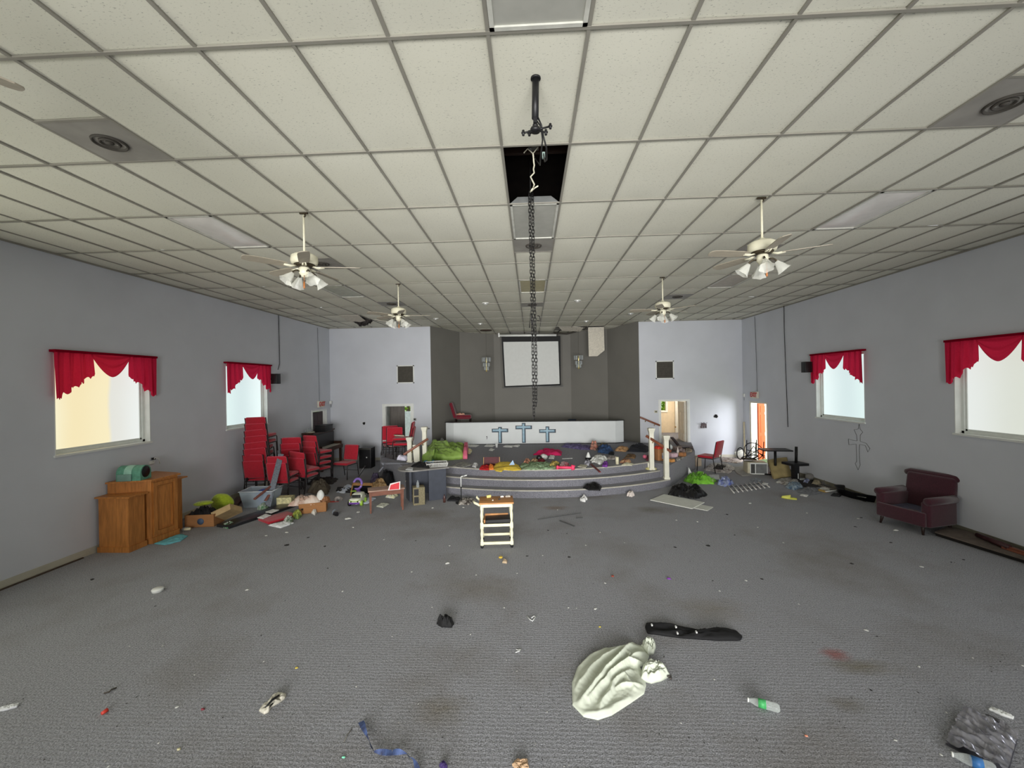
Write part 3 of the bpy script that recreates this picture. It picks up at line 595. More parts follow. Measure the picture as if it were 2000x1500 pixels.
b = MB(); b.tube([(gx(2)+.0, 17.2, CZ-.08), (gx(2)+.5, 17.1, CZ-.14), (gx(3)+.2, 16.8, CZ-.10), (gx(4)-.05, 16.4, CZ+.01)], .035, 8).tube([(gx(2)+.5, 16.6, CZ+.2), (gx(3), 16.8, CZ+.0), (gx(4)-.1, 16.3, CZ+.08)], .03, 8); solo('bent_grid_strip', b, pm('bent_metal', (84, 80, 74), rough=.5, metal=.4), 'bent metal grid strip hanging under the hole beside the screen', 'metal strip')
b = MB(); p = [FL(1094, 645, CZ-.03), FL(1088, 650, CZ-.05), FL(1092, 658, CZ-.07), FL(1098, 655, CZ-.05)]; b.tube(p, .018, 6); solo('wire_curl', b, M_black, 'small black wire curl under the ceiling hole', 'wire')
b = MB(); c0 = Vector((gx(-9)+.34, gy(8)+1.05, CZ))
b.crumple([(c0.x-.34, c0.y-.15), (c0.x-.05, c0.y-.42), (c0.x+.34, c0.y-.10), (c0.x+.26, c0.y+.22), (c0.x+.05, c0.y+.40), (c0.x-.25, c0.y+.15)], .22, 4, 9, jag=.12)
b.v = [Vector((v.x, v.y, CZ+.06-v.z*1.1)) for v in b.v]; b.f = [tuple(reversed(f)) for f in b.f]; solo('insulation', b, M_insul, 'dark sagging insulation bulging through the broken left ceiling', 'insulation')
b = MB(); b.prism([(-.30, 0), (.29, 0), (.26, .62), (.05, .74), (-.10, .66), (-.22, .72)], 0, .014, M=Tr(gx(-9)+.31, gy(8)+.02, CZ-.012) @ Rx(math.radians(-7))); solo('broken_tile', b, M_tileb, 'broken pale tile edge beside the dark insulation', 'ceiling tile')
b = MB(); b.prism([(0, 0), (.55, .1), (.5, .25), (.05, .2)], 0, .014, M=Tr(c0.x+.42, c0.y-.35, CZ-.03) @ Ry(.16)); solo('slipped_tile', b, M_tileb, 'slipped tile with a dark gap right of the insulation', 'ceiling tile')
# ---------------------------------------------------------------- wall cords, signs, sensors, speakers, grilles
def cord(name, pts, lab, r=.006, mat=None): return solo(name, MB().tube(pts, r, 6), mat or M_black, lab, 'cord')
cord('wall_cable', [AX(544, 616, LX+.02), AX(545, 660, LX+.02), AX(546, 710, LX+.02), AX(543, 722, LX+.06)], 'black cord hanging down the left wall beside the speaker', .009)
cord('wall_cable', [AX(620, 640, LX+.02), AX(622, 700, LX+.02), AX(624, 786, LX+.03)], 'thin cord running down to the left exit sign', .006, pm('grey_cord', (96, 97, 100)))
cord('wall_cable', [AX(1531, 592, RX-.02), AX(1532, 650, RX-.02), AX(1535, 730, RX-.02), AX(1539, 834, RX-.02)], 'long black cord hanging down the right wall', .009)
cord('wall_cable', [AX(1474, 618, RX-.02), AX(1477, 690, RX-.02), AX(1479, 768, RX-.03)], 'thin cord running down to the right exit sign', .007, pm('grey_cord2', (80, 81, 84)))
M_sign = pm('sign_case', (214, 210, 196), rough=.5); M_red = pm('sign_red', (196, 40, 40), rough=.5)
def exit_sign(p, s, lab):
    t = thing('exit_sign', lab, 'exit sign', p, 0, 'exit signs'); d = s
    mk('case', MB().box(min(0, d*.09), max(0, d*.09), -.17, .17, -.11, .11, bev=.008), M_sign, t)
    cu = bpy.data.curves.new('lettering', 'FONT'); cu.body = 'EXIT'; cu.size = .20; cu.align_x = 'CENTER'; cu.align_y = 'CENTER'; cu.extrude = .003; cu.offset = .006; cu.materials.append(M_red)
    tmp = bpy.data.objects.new('tmp_text', cu); me = bpy.data.meshes.new_from_object(tmp); bpy.data.objects.remove(tmp); bpy.data.curves.remove(cu)
    o = bpy.data.objects.new('lettering', me); COL.objects.link(o); o.parent = t; o.location = (d*.094, 0, 0); o.rotation_euler = (PI/2, 0, PI/2 if s > 0 else -PI/2); return t
exit_sign((LX, 14.22, 2.10), 1, 'white exit sign above the dark left door'); exit_sign((RX, 14.12, 2.20), -1, 'white exit sign above the open sunlit right door')
def sensor(p, lab): t = thing('motion_sensor', lab, 'sensor', p); mk('housing', MB().box(-.04, .04, -.045, .045, -.06, .06, bev=.018), M_white, t); mk('bracket', MB().box(-.012, .012, -.012, .012, -.18, -.055), pm('bracket_grey', (150, 152, 154)), t)
sensor(AY(646, 786, 14.90), 'white motion sensor in the left front corner'); sensor(AY(1454, 772, 14.90), 'white motion sensor in the right front corner')
def wspeak(p, s, lab):
    t = thing('wall_speaker', lab, 'speaker', p); mk('cabinet', MB().box(min(0, s*.17), max(0, s*.17), -.09, .09, -.14, .14, bev=.006), M_black, t); mk('bracket', MB().box(min(0, -s*.05), max(0, -s*.05), -.02, .02, -.03, .03), M_iron, t)
wspeak(AX(533, 740, LX+.12), 1, 'small black speaker on the left wall beside the red valance'); wspeak(AX(1582, 717, RX-.12), -1, 'small black speaker on the right wall beside the red valance')
M_slat = pm('dark_filter', (70, 67, 60), rough=.9, var=.15, scale=12)
for (x0, x1, z0, z1, lab) in ((-4.83, -4.20, 2.78, 3.43, 'square dark return-air grille high on the left front wall'), (4.41, 5.04, 2.78, 3.42, 'square dark return-air grille high on the right front wall')):
    t = thing('wall_grille', lab, 'vent', ((x0+x1)/2, FY, (z0+z1)/2)); w, h = (x1-x0)/2, (z1-z0)/2; f = MB()
    for q in ((-w, -w+.035, -h, h), (w-.035, w, -h, h), (-w, w, -h, -h+.035), (-w, w, h-.035, h)): f.box(q[0], q[1], -.02, 0, q[2], q[3])
    mk('frame', f, M_white, t); mk('filter', MB().box(-w+.03, w-.03, -.006, 0, -h+.03, h-.03), M_slat, t)
    l = MB(); k = 16
    for q in range(k): z = -h+.05+(2*h-.1)*q/(k-1); l.box(-w+.03, w-.03, -.014, -.004, z-.004, z+.004, M=None)
    mk('louvres', l, pm('dark_louvre', (88, 84, 76), rough=.7), t)
def plate(name, p, w, h, lab, cat, mats, part=None):
    t = thing(name, lab, cat, p); mk('plate', MB().box(-w/2, w/2, -.014, 0, -h/2, h/2, bev=.003), mats[0], t)
    if len(mats) > 1: mk(part, MB().box(-w*.3, w*.3, -.02, -.013, -h*.22, h*.22), mats[1], t)
M_beige = pm('beige_plastic', (196, 190, 166), rough=.5)
plate('thermostat', AY(1281, 804, FY), .11, .09, 'small beige thermostat left of the right front doorway', 'thermostat', [M_beige, pm('lcd_dark', (80, 84, 76))], 'display')
plate('switch_plate', AY(810, 819, FY), .12, .09, 'metal switch plate right of the left front doorway', 'switch', [pm('tarnished_metal', (110, 112, 108), metal=.5, rough=.4), M_black], 'switch')
plate('outlet_plate', AY(837, 837, FY), .09, .05, 'small grey plate near the dark recess edge on the left', 'outlet', [pm('grey_plate', (120, 122, 122))])
def wall_hole(p, r, lab, seed):
    n = 14; rr = random.Random(seed); poly = [(r*(1+rr.uniform(-.2, .2))*math.cos(2*PI*k/n), r*(1+rr.uniform(-.2, .2))*math.sin(2*PI*k/n)) for k in range(n)]
    t = thing('wall_hole', lab, 'hole', p); mk('dark_opening', MB().prism(poly, 0, .006, M=Rx(PI/2)), pm('hole_black', (18, 18, 20), rough=1), t)
    mk('broken_edge', MB().tube([(a*1.1, -.003, c*1.1) for a, c in poly], .007, 5, closed=True), pm('chalky_plaster', (190, 190, 190)), t)
wall_hole(AY(711, 827, FY), .05, 'small round hole in the left front wall', 1); wall_hole(AY(1398, 813, FY), .065, 'small round hole in the right front wall near the exit', 2)
b = MB(); p = AY(1374, 831, FY); rr = random.Random(9)
b.box(p.x-.09, p.x+.09, FY-.05, FY, p.z-.02, p.z+.06).box(p.x-.11, p.x-.05, FY-.05, FY, p.z-.09, p.z-.02).box(p.x-.02, p.x+.02, FY-.05, FY, p.z-.09, p.z-.02).box(p.x+.06, p.x+.09, FY-.05, FY, p.z-.09, p.z-.02)
for k in range(8): b.tube([(p.x+rr.uniform(-.1, .1), FY-.02, p.z+.05), (p.x+rr.uniform(-.12, .12), FY-.08, p.z+rr.uniform(.05, .14))], .008, 5)
solo('torn_outlet', b, pm('torn_box', (86, 74, 76), var=.3, scale=30), 'torn-out electrical box with ragged wires on the right front wall', 'outlet')
# drawn cross on the right wall: thin incised wire outline
cr = [(1678, 828), (1676, 838), (1668, 839), (1673, 850), (1674, 861), (1666, 860), (1657, 857), (1658, 869), (1664, 868), (1672, 867), (1673, 890), (1673, 902), (1670, 905), (1676, 918), (1680, 908), (1679, 900), (1678, 880), (1679, 868), (1690, 870), (1695, 883), (1699, 876), (1692, 866), (1680, 862), (1680, 850), (1685, 844), (1680, 838)]
solo('wall_cross', MB().tube([AX(x, y, RX-.004) for x, y in cr], .004, 5, closed=True), pm('grey_pencil', (92, 92, 94)), 'ornate cross outline on the right wall below the window', 'cross')
# ================================================================= stage
SC = Vector((.10, 15.98)); NSEG = 40
def arc(r, xe):
    a = math.asin(xe/r); return [(SC.x+r*math.sin(-a+2*a*k/NSEG), SC.y-r*math.cos(-a+2*a*k/NSEG)) for k in range(NSEG+1)]
t = thing('stage_platform', 'curved three-step carpeted stage in front of the dark recess', 'stage', (0, 0, 0))
mk('step', MB().prism(arc(6.10, 3.45)+[(3.3, 13.5), (-3.1, 13.5)], 0, .18), M_stage, t)
mk('step', MB().prism(arc(5.80, 3.27)+[(3.2, 13.5), (-3.0, 13.5)], .18, .36), M_stage, t)
mk('platform', MB().prism(arc(5.50, 3.10)+[(3.36, 11.2), (3.55, 10.95), (5.0, 13.1), (5.60, FY), (-5.40, FY), (-4.8, 13.1), (-3.35, 10.95), (-3.16, 11.2)], .36, .54)
   .prism([(3.0, 11.9), (3.3, 11.25), (3.55, 10.95), (5.0, 13.1), (5.60, FY), (3, FY)], 0, .36).prism([(-2.8, 11.9), (-2.8, FY), (-5.40, FY), (-4.8, 13.1), (-3.35, 10.95), (-3.1, 11.25)], 0, .36), M_stage, t)
M_nose = pm('worn_nosing', (178, 175, 164), rough=.7, var=.12, scale=6)
for (r, xe, z) in ((6.10, 3.45, .18), (5.80, 3.27, .36), (5.50, 3.10, .54)):
    b = MB(); A = arc(r+.006, xe); B2 = arc(r-.045, xe)
    for i in range(NSEG): b.add([(*A[i], z-.022), (*A[i+1], z-.022), (*A[i], z+.004), (*A[i+1], z+.004), (*B2[i], z+.004), (*B2[i+1], z+.004)], [(0, 1, 3, 2), (2, 3, 5, 4)])
    mk('nosing', b, M_nose, t)
struct('floor_recess', MB().prism([(-3.58, FY), (3.83, FY), (3.04, 16.74), (1.71, 17.94), (-1.54, 17.94), (-2.83, 16.84)], .36, .54), M_stage)
struct('floor_side_rooms', MB().box(-5.9, -3.7, FY+.02, 17.3, .36, .54).box(4.02, 7.0, FY+.02, 17.9, .36, .54), M_stage)
# left wing: loose grey carpet flap hanging over an open black side
b = MB(); P_ = [AY(742, 894, 12.2), AY(752, 906, 11.6), AY(742, 921, 11.9), AY(739, 921, 12.0)]
mk('carpet_flap', MB().crumple([(p.x, p.y) for p in (FL(745, 893, .54), FL(800, 906, .54), FL(753, 907, .54), FL(744, 903, .54))], .03, 5, 5, z0=.545).tube([FL(748, 904, .53), FL(748, 912, .40), FL(741, 921, .36)], [.05, .03, .02], 8), pm('light_carpet_flap', (132, 134, 142), rough=.95, var=.15, scale=80), t)
# choir riser and white choir wall with three crosses
solo('choir_riser', MB().box(-2.75, 2.95, 15.5, 16.7, .542, 1.02), M_stage, 'carpeted riser behind the white choir wall', 'riser')
t = thing('choir_wall', 'long low white choir wall painted with three blue crosses', 'partition', (0, 14.92, .545)); M_cw = pm('choir_white', (208, 212, 212), rough=.6, var=.03, scale=2)
mk('front_panel', MB().box(-2.78, 2.96, 0, .09, .01, .785), M_cw, t)
mk('end_panel', MB().prism([(-2.78, 0), (-2.78, .09), (-3.06, .24), (-3.09, .15)], .01, .785), M_cw, t); mk('end_panel', MB().prism([(2.96, 0), (3.27, .13), (3.25, .22), (2.96, .09)], .01, .785), M_cw, t)
mk('top_cap', MB().prism([(-3.12, .14), (-2.79, -.012), (2.97, -.012), (3.30, .12), (3.27, .25), (2.96, .11), (-2.78, .11), (-3.08, .27)], .785, .805), M_black, t)
mk('base_strip', MB().prism([(-3.10, .145), (-2.785, -.006), (2.965, -.006), (3.28, .125), (3.27, .14), (2.96, .01), (-2.78, .01), (-3.08, .16)], 0, .022), M_black, t)
M_cb = pm('cross_navy', (24, 36, 48), rough=.5, var=.2); M_cl = pm('cross_ice_blue', (150, 182, 198), rough=.5, var=.15, scale=9); M_cm = pm('cross_steel', (74, 108, 128), rough=.5, var=.15)
def cross_shape(w, h, a, arm):  # half arm width a, arm height from the bottom
    return [(-a, 0), (a, 0), (a, arm-a), (w, arm-a), (w, arm+a), (a, arm+a), (a, h), (-a, h), (-a, arm+a), (-w, arm+a), (-w, arm-a), (-a, arm-a)]
for (cx, z0, h, arm) in ((-1.115, .04, .58, .455), (-.27, .045, .71, .55), (.57, .055, .565, .40)):
    o = mk('cross', MB().prism(cross_shape(.295, h, .066, arm), 0, .004, M=Tr(cx, -.001, z0) @ Rx(PI/2)), M_cb, t)
    mk('cross_inner', MB().prism([(x, y) for x, y in cross_shape(.265, h-.045, .042, arm-.02)], 0, .003, M=Tr(cx-.006, -.005, z0+.02) @ Rx(PI/2)), M_cm, o)
    mk('cross_light', MB().prism(cross_shape(.24, h-.09, .024, arm-.03), 0, .003, M=Tr(cx-.012, -.008, z0+.045) @ Rx(PI/2)), M_cl, o)
mk('dent', MB().prism([(-.02, .06), (.025, .07), (.025, .0), (.012, -.05), (0, -.04), (.005, .03)], 0, .003, M=Tr(-1.60, -.001, .23) @ Rx(PI/2)), M_black, t)
# ---------------------------------------------------------------- projection screen
t = thing('projection_screen', 'pull-down projection screen with black border in the dark recess', 'screen', (.05, 17.0, 0))
mk('case', MB().tube([(-1.30, 0, 4.66), (1.02, 0, 4.63)], .045, 12).box(-1.33, -1.27, -.05, .05, 4.60, 4.76), M_white, t)
def scr(xa, xb, xc, xd, za, zb, zc, zd, y): return MB().add([(xa, y, za), (xb, y, zb), (xc, y, zc), (xd, y, zd), (xa, y+.004, za), (xb, y+.004, zb), (xc, y+.004, zc), (xd, y+.004, zd)], [(0, 1, 2, 3), (7, 6, 5, 4), (0, 4, 5, 1), (1, 5, 6, 2), (2, 6, 7, 3), (3, 7, 4, 0)])
mk('border', scr(-1.12, 1.17, 1.18, -1.20, 2.55, 2.60, 4.60, 4.62, .0), pm('screen_black', (14, 14, 16), rough=.7), t)
mk('white_surface', scr(-1.07, 1.12, 1.09, -1.13, 2.61, 2.66, 4.38, 4.40, -.006), pm('screen_white', (205, 207, 204), rough=.7, var=.02), t)
mk('bottom_bar', MB().tube([(-1.20, 0, 2.54), (1.27, 0, 2.57)], .018, 8), pm('bar_grey', (150, 152, 150), rough=.4, metal=.4), t)
# ---------------------------------------------------------------- crystal pendants
M_gold = pm('pale_gold', (206, 190, 128), rough=.3, metal=.7)
def chand(x, y, zt, zb, lab, medal):
    t = thing('pendant_lamp', lab, 'chandelier', (x, y, CZ), 0, 'glass pendants beside the screen')
    if medal: mk('canopy', MB().lathe([(.24, .0), (.23, -.02), (.10, -.03), (0, -.03)], 28), pm('dark_medallion', (74, 60, 52), rough=.6), t)
    mk('cord', MB().tube([(0, 0, 0), (0, 0, zt-CZ)], .004, 5), pm('cord_grey', (70, 68, 62)), t)
    mk('stem', MB().lathe([(0, zt-CZ), (.018, zt-CZ-.04), (.03, zt-CZ-.16), (.015, zt-CZ-.24), (.03, zb-CZ+.16), (.04, zb-CZ+.05), (.0, zb-CZ)], 12), M_gold, t)
    for (r, z, h, n) in ((.17, zt-.12, .15, 9), (.13, zt-.32, .13, 8), (.09, zb+.14, .12, 7)):
        b = MB()
        for k in range(n):
            a = 2*PI*k/n; M = Rz(a) @ Tr(r, 0, z-CZ); b.box(-.006, .006, -.028, .028, -h/2, h/2, M=M)
        b.lathe([(r+.004, z-CZ+h/2), (r+.012, z-CZ+h/2+.008), (r+.004, z-CZ+h/2+.012)], 20); mk('glass_tier', b, M_clear, t)
chand(-1.73, 16.5, 3.78, 3.17, 'glass pendant lamp hanging left of the projection screen', True); chand(1.89, 16.5, 3.79, 3.21, 'glass pendant lamp hanging right of the projection screen', False)
# ---------------------------------------------------------------- railings
M_post = pm('ivory_post', (222, 220, 204), rough=.5, var=.06, scale=4); M_rail = pm('brown_handrail', (126, 74, 52), rough=.4, var=.2, scale=5)
def post(x, y, z0, z1, lab, w=.052):
    t = thing('newel_post', lab, 'post', (x, y, z0)); h = z1-z0
    mk('shaft', MB().box(-w, w, -w, w, 0, h-.06).box(-w-.004, -w+.014, -w-.004, w+.004, .02, h-.1).box(w-.014, w+.004, -w-.004, w+.004, .02, h-.1), M_post, t)
    c = MB(); q = [(w, h-.14), (w+.03, h-.03), (w+.03, h), (w-.01, h+.01)]
    for i in range(3):
        a, z_a = q[i]; d, z_b = q[i+1]; c.add([(-a, -a, z_a), (a, -a, z_a), (a, a, z_a), (-a, a, z_a), (-d, -d, z_b), (d, -d, z_b), (d, d, z_b), (-d, d, z_b)], [(0, 1, 5, 4), (1, 2, 6, 5), (2, 3, 7, 6), (3, 0, 4, 7), (4, 5, 6, 7)])
    mk('cap', c, M_post, t); mk('foot', MB().box(-w-.022, w+.022, -w-.022, w+.022, 0, .05, bev=.006), M_post, t); return t
post(3.46, 10.98, .18, 1.30, 'white newel post at the right foot of the steps'); post(3.17, 11.28, .36, 1.46, 'white newel post on the right step above the yellow base')
pa, pb = AY(801, 903, 11.65), AY(828, 905, 11.5)
post(-3.42, 11.64, .54, 1.24, 'shorter white newel post on the left wing before the red chairs'); post(-3.06, 11.9, .54, 1.50, 'taller white newel post beside the green sleeping bag')
b = MB(); p = FL(816, 902, .54); b.box(p.x-.09, p.x+.05, p.y-.05, p.y+.05, .54, .60).prism([(-.10, 0), (.06, 0), (.05, .46), (-.13, .46)], -.04, .04, M=Tr(p.x, p.y, .56) @ Rx(PI/2)); solo('post_stub', b, M_post, 'loose white post stub standing between the left newel posts', 'post')
def rail(p0, p1, lab, hw=.028, brk=(.3, .75)):
    o = (p0+p1)/2; t = thing('handrail', lab, 'handrail', o); d = (p1-p0); L_ = d.length; M = d.to_track_quat('Y', 'Z').to_matrix().to_4x4()
    mk('rail', MB().box(-hw, hw, -L_/2, L_/2, -.032, .032, M=M, bev=.012), M_rail, t)
    for f_ in brk:
        q = M @ Vector((0, L_*(f_-.5), -.03)); mk('rail_bracket', MB().tube([q, q+Vector((0, .03, -.05)), q+Vector((0, .07, -.05))], .012, 6), M_brass, t)
rail(AY(1262, 851, 11.33), AY(1311, 882, 10.88), 'brown handrail sloping across the two right newel posts')
rail(AY(1250, 815, 14.93), AY(1289, 831, 14.93), 'brown wall handrail beside the tan-room doorway')
rail(AY(788, 888, 11.50), AY(836, 857, 11.75), 'brown handrail sloping across the left newel posts')

# ================================================================= red banquet chairs
M_redf = pm('red_upholstery', (176, 22, 44), rough=.85, var=.10, scale=30, bump=.25, bscale=220, sheen=.3); M_bronze = pm('bronze_frame', (58, 54, 54), rough=.4, metal=.5, var=.1)
def make_chair(label):
    t = thing('banquet_chair', label, 'chair')
    s = MB(); s.box(-.235, .235, -.20, .26, .405, .475, bev=.030); mk('seat', s, M_redf, t)
    Mb = Tr(0, -.235, .47) @ Rx(math.radians(11))
    bk = MB(); bk.box(-.225, .225, -.030, .030, .02, .45, M=Mb, bev=.026); mk('backrest', bk, M_redf, t)
    mk('lit_edge', MB().tube([Mb @ Vector((-.228, 0, .02)), Mb @ Vector((-.228, 0, .44)), Mb @ Vector((-.20, 0, .456)), Mb @ Vector((.20, 0, .456)), Mb @ Vector((.228, 0, .44)), Mb @ Vector((.228, 0, .02))], .010, 6), pm('lit_red_edge', (206, 62, 84), rough=.7), t)  # pale rim paints the window light catching the backrest edges
    for sx in (-1, 1):
        mk('leg', MB().tube([Mb @ Vector((sx*.243, 0, .45)), Mb @ Vector((sx*.243, 0, 0)), (sx*.243, -.225, .40), (sx*.243, -.285, 0)], .0125, 8), M_bronze, t)
        mk('leg', MB().tube([(sx*.243, -.20, .40), (sx*.243, .22, .40), (sx*.243, .24, .37), (sx*.243, .262, 0)], .0125, 8), M_bronze, t)
    mk('seat_frame', MB().tube([(-.24, .22, .395), (.24, .22, .395)], .011, 6).tube([(-.24, -.19, .395), (.24, -.19, .395)], .011, 6).tube([(-.243, -.25, .18), (.243, -.25, .18)], .008, 6), M_bronze, t)
    return t
ch0 = make_chair('red banquet chair standing alone before the brown piano'); ch0.location = (-5.52, 12.2, 0); ch0.rotation_euler = (0, 0, PI-.22)
GS = 'red banquet chairs stacked by the left wall'
def ordinal(k, n):
    if k == 0: return 'lowest red chair'
    if k == n-1: return 'topmost red chair'
    return {1: 'second red chair from the bottom', 2: 'third red chair from the bottom', 3: 'fourth red chair from the bottom', 4: 'fifth red chair from the bottom', 5: 'third red chair from the top', 6: 'second red chair from the top'}[k]
def stack(x, y, n, rz, where, rots=None, lean=.022, z0=0.0):
    rots = rots or [(0, 0)]*n; d = Vector((-math.sin(R_(rz)), math.cos(R_(rz)), 0))*lean
    for k in range(n):
        a, roll = rots[k]; dup(ch0, (x+d.x*k, y+d.y*k, z0+.15*k), None, '%s of %s' % (ordinal(k, n), where), GS, rot=(0, R_(roll), R_(rz+a)))
R_ = math.radians
stack(-6.83, 10.25, 8, 6, 'the tall stack under the left window', [(0, 0), (-2, 0), (13, -3), (16, -4), (14, -3), (15, -4), (3, -1), (2, -1)])
stack(-6.40, 11.05, 4, 12, 'the rear stack right of the tall one', [(0, 0), (1, 0), (-2, 0), (2, 0)])
stack(-6.04, 9.95, 2, 2, 'the low front stack behind the grey plank', [(0, 0), (1, 0)])
stack(-5.92, 10.62, 2, -10, 'the crooked middle stack turned aside', [(0, 3), (-4, 6)])
stack(-5.98, 11.45, 4, -18, 'the right-hand stack nearest the piano', [(0, 0), (1, 0), (-1, 0), (1, 0)])
c = dup(ch0, (5.30, 12.78, 0), R_(42), 'red banquet chair seen from behind, standing right of the stage')
# chairs on the left wing
c = dup(ch0, (-3.80, 12.30, .54), R_(98), 'lower red chair of the pair facing left on the left wing')
c = dup(ch0, (-3.82, 12.30, .69), R_(97), 'upper red chair stacked on the left wing, its back tallest')
c = dup(ch0, (-4.42, 12.95, .46), None, 'red chair tipped forward at the far left edge of the left wing', rot=(R_(-24), 0, R_(14)))
c = dup(ch0, (-4.20, 12.75, .44), None, 'red chair with its back to the room behind the paired chairs on the left wing', rot=(R_(-18), 0, R_(8)))
b = MB().box(-.14, .14, -.10, .10, 0, .022).box(-.13, .13, -.095, .095, .022, .03); b.xf(Tr(-3.98, 12.45, 1.185) @ Rz(.5) @ Ry(.1)); solo('book', b, pm('book_cover', (190, 182, 160), var=.15), 'pale open book lying on the upper wing chair', 'book')
b = MB().crumple([(-.16, -.1), (.12, -.12), (.17, .08), (-.1, .12)], .16, 12, 7); b.xf(Tr(-3.72, 11.95, .545)); solo('white_bundle', b, pm('lavender_white', (222, 220, 236), rough=.8), 'white bundled cloth under the chairs on the left wing', 'cloth')
# maroon chair behind the choir wall
t = thing('upholstered_chair', 'maroon upholstered chair standing behind the choir wall', 'chair', (-2.62, 16.05, 1.02), R_(-86)); M_mar = pm('maroon_velvet', (108, 14, 34), rough=.85, var=.15, scale=20, sheen=.3)
mk('seat', MB().box(-.26, .26, -.24, .32, .36, .52, bev=.04), M_mar, t); mk('backrest', MB().box(-.26, .26, -.06, .06, 0, .62, M=Tr(0, -.28, .40) @ Rx(R_(16)), bev=.05), M_mar, t)
for (x, y) in ((-.23, -.26), (.23, -.26), (-.23, .28), (.23, .28)): mk('leg', MB().tube([(x, y, .38), (x, y-.03 if y < 0 else y+.01, 0)], [.025, .018], 8), pm('dark_leg', (40, 24, 22), rough=.5), t)
mk('arm_frame', MB().tube([(-.27, -.2, .40), (-.27, .30, .40)], .03, 8).tube([(.27, -.2, .40), (.27, .30, .40)], .03, 8), M_mar, t)
b = MB().crumple([(-.16, -.05), (.05, -.07), (.17, .02), (.0, .07)], .07, 3, 7); b.xf(Tr(-2.70, 15.95, 1.545)); solo('peach_cloth', b, pm('peach', (214, 160, 136)), 'peach cloth lying on the maroon chair seat', 'cloth')
b = MB().lathe([(.14, 0), (.155, .05), (.155, .30), (.14, .32), (0, .32)], 24); b.xf(Tr(1.52, 15.7, 1.02)); solo('stool', b, pm('navy_drum', (30, 44, 62), rough=.6, var=.2), 'dark blue round stool top behind the choir wall', 'stool')

# ================================================================= oak pulpit, bag
M_oak = pm('golden_oak', (178, 116, 58), rough=.42, var=.2, scale=5, stretch=(6, 6, .7), bump=.1, bscale=40)
t = thing('pulpit', 'wide golden oak pulpit pushed against the left wall', 'pulpit', (-7.27, 7.30, 0))
body = [(0, -.43), (.50, -.27), (.60, -.24), (.66, .24), (.55, .30), (0, .45)]
mk('body', MB().prism(body, .05, 1.10), M_oak, t)
top = [(0, -.47), (.52, -.31), (.64, -.27), (.70, .27), (.58, .34), (0, .49)]
mk('top', MB().prism(top, 1.10, 1.128), M_oak, t)
mk('plinth', MB().prism([(x*1.03, y*1.04) for x, y in body], 0, .10), M_oak, t)
Mp = Tr(.602, -.24, 0) @ Rz(math.atan2(.48, .06))   # local x runs along the front face
fr = MB()
for q in ((.02, .09, .14, 1.06), (.39, .46, .14, 1.06), (.09, .39, .14, .20), (.09, .39, 1.0, 1.06)): fr.box(q[0], q[1], -.022, .002, q[2], q[3], M=Mp)
for q in ((.105, .118, .215, .985), (.362, .375, .215, .985), (.118, .362, .215, .228), (.118, .362, .972, .985)): fr.box(q[0], q[1], -.012, .002, q[2], q[3], M=Mp)
mk('front_panel', fr, M_oak, t)
mk('side_shelf', MB().box(.04, .56, -.62, -.33, 0, .90).box(.0, .60, -.65, -.30, .90, .925).box(.02, .58, -.635, -.31, 0, .09), M_oak, t)
mk('side_shelf', MB().box(.06, .50, .36, .52, 0, .98).box(.04, .55, .34, .60, .98, 1.005), M_oak, t)
t = thing('cooler_bag', 'green arched cooler bag sitting on the oak pulpit', 'bag', (-6.98, 7.06, 1.128), R_(10))
M_teal = pm('teal_nylon', (92, 150, 128), rough=.5, var=.15, scale=20); M_tealL = pm('pale_teal', (150, 196, 178), rough=.5, var=.1)
b = MB(); n = 12; sec = [(-.13, 0), (-.13, .13)]+[(-.13*math.cos(PI*k/n), .13+.12*math.sin(PI*k/n)) for k in range(1, n)]+[(.13, .13), (.13, 0)]
b.prism(sec, -.19, .19, M=Rz(PI/2) @ Rx(PI/2)); mk('body', b, M_teal, t)
mk('end_panel', MB().lathe([(0, 0), (.10, 0), (.105, -.01)], 20, M=Tr(.0, 0, 0)).xf(Tr(.0, -.0, 0) @ Tr(.192, 0, .135) @ Ry(PI/2)), M_black, t)
mk('end_panel', MB().lathe([(0, 0), (.10, 0), (.105, -.01)], 20).xf(Tr(-.192, 0, .135) @ Ry(-PI/2)), M_black, t)
b = MB(); sec2 = [(-.134*math.cos(PI*k/n), .13+.124*math.sin(PI*k/n)) for k in range(n+1)]
b.add([(x, y, z) for y, z in sec2 for x in (-.07, .05)], [(2*k, 2*k+1, 2*k+3, 2*k+2) for k in range(n)]).add([(.05, -.134, .0), (-.07, -.134, 0), (-.07, -.134, .13), (.05, -.134, .13)], [(0, 1, 2, 3)]); mk('flap', b, M_tealL, t)
mk('front_pocket', MB().box(-.16, .06, -.16, -.13, .0, .12, bev=.012), pm('grey_teal', (112, 146, 136), rough=.6), t)
t = thing('coat_hook', 'broken white coat hook on the left wall above the pulpit', 'hook', (LX, 7.75, 1.30)); mk('base', MB().box(0, .03, -.06, .04, -.03, .03, bev=.006), M_white, t)
mk('hook', MB().tube([(.03, 0, .02), (.07, 0, .09), (.09, .06, .07), (.08, .10, -.04)], .008, 6), M_white, t); mk('bolt', MB().box(.02, .06, -.02, .03, .05, .09), M_black, t)

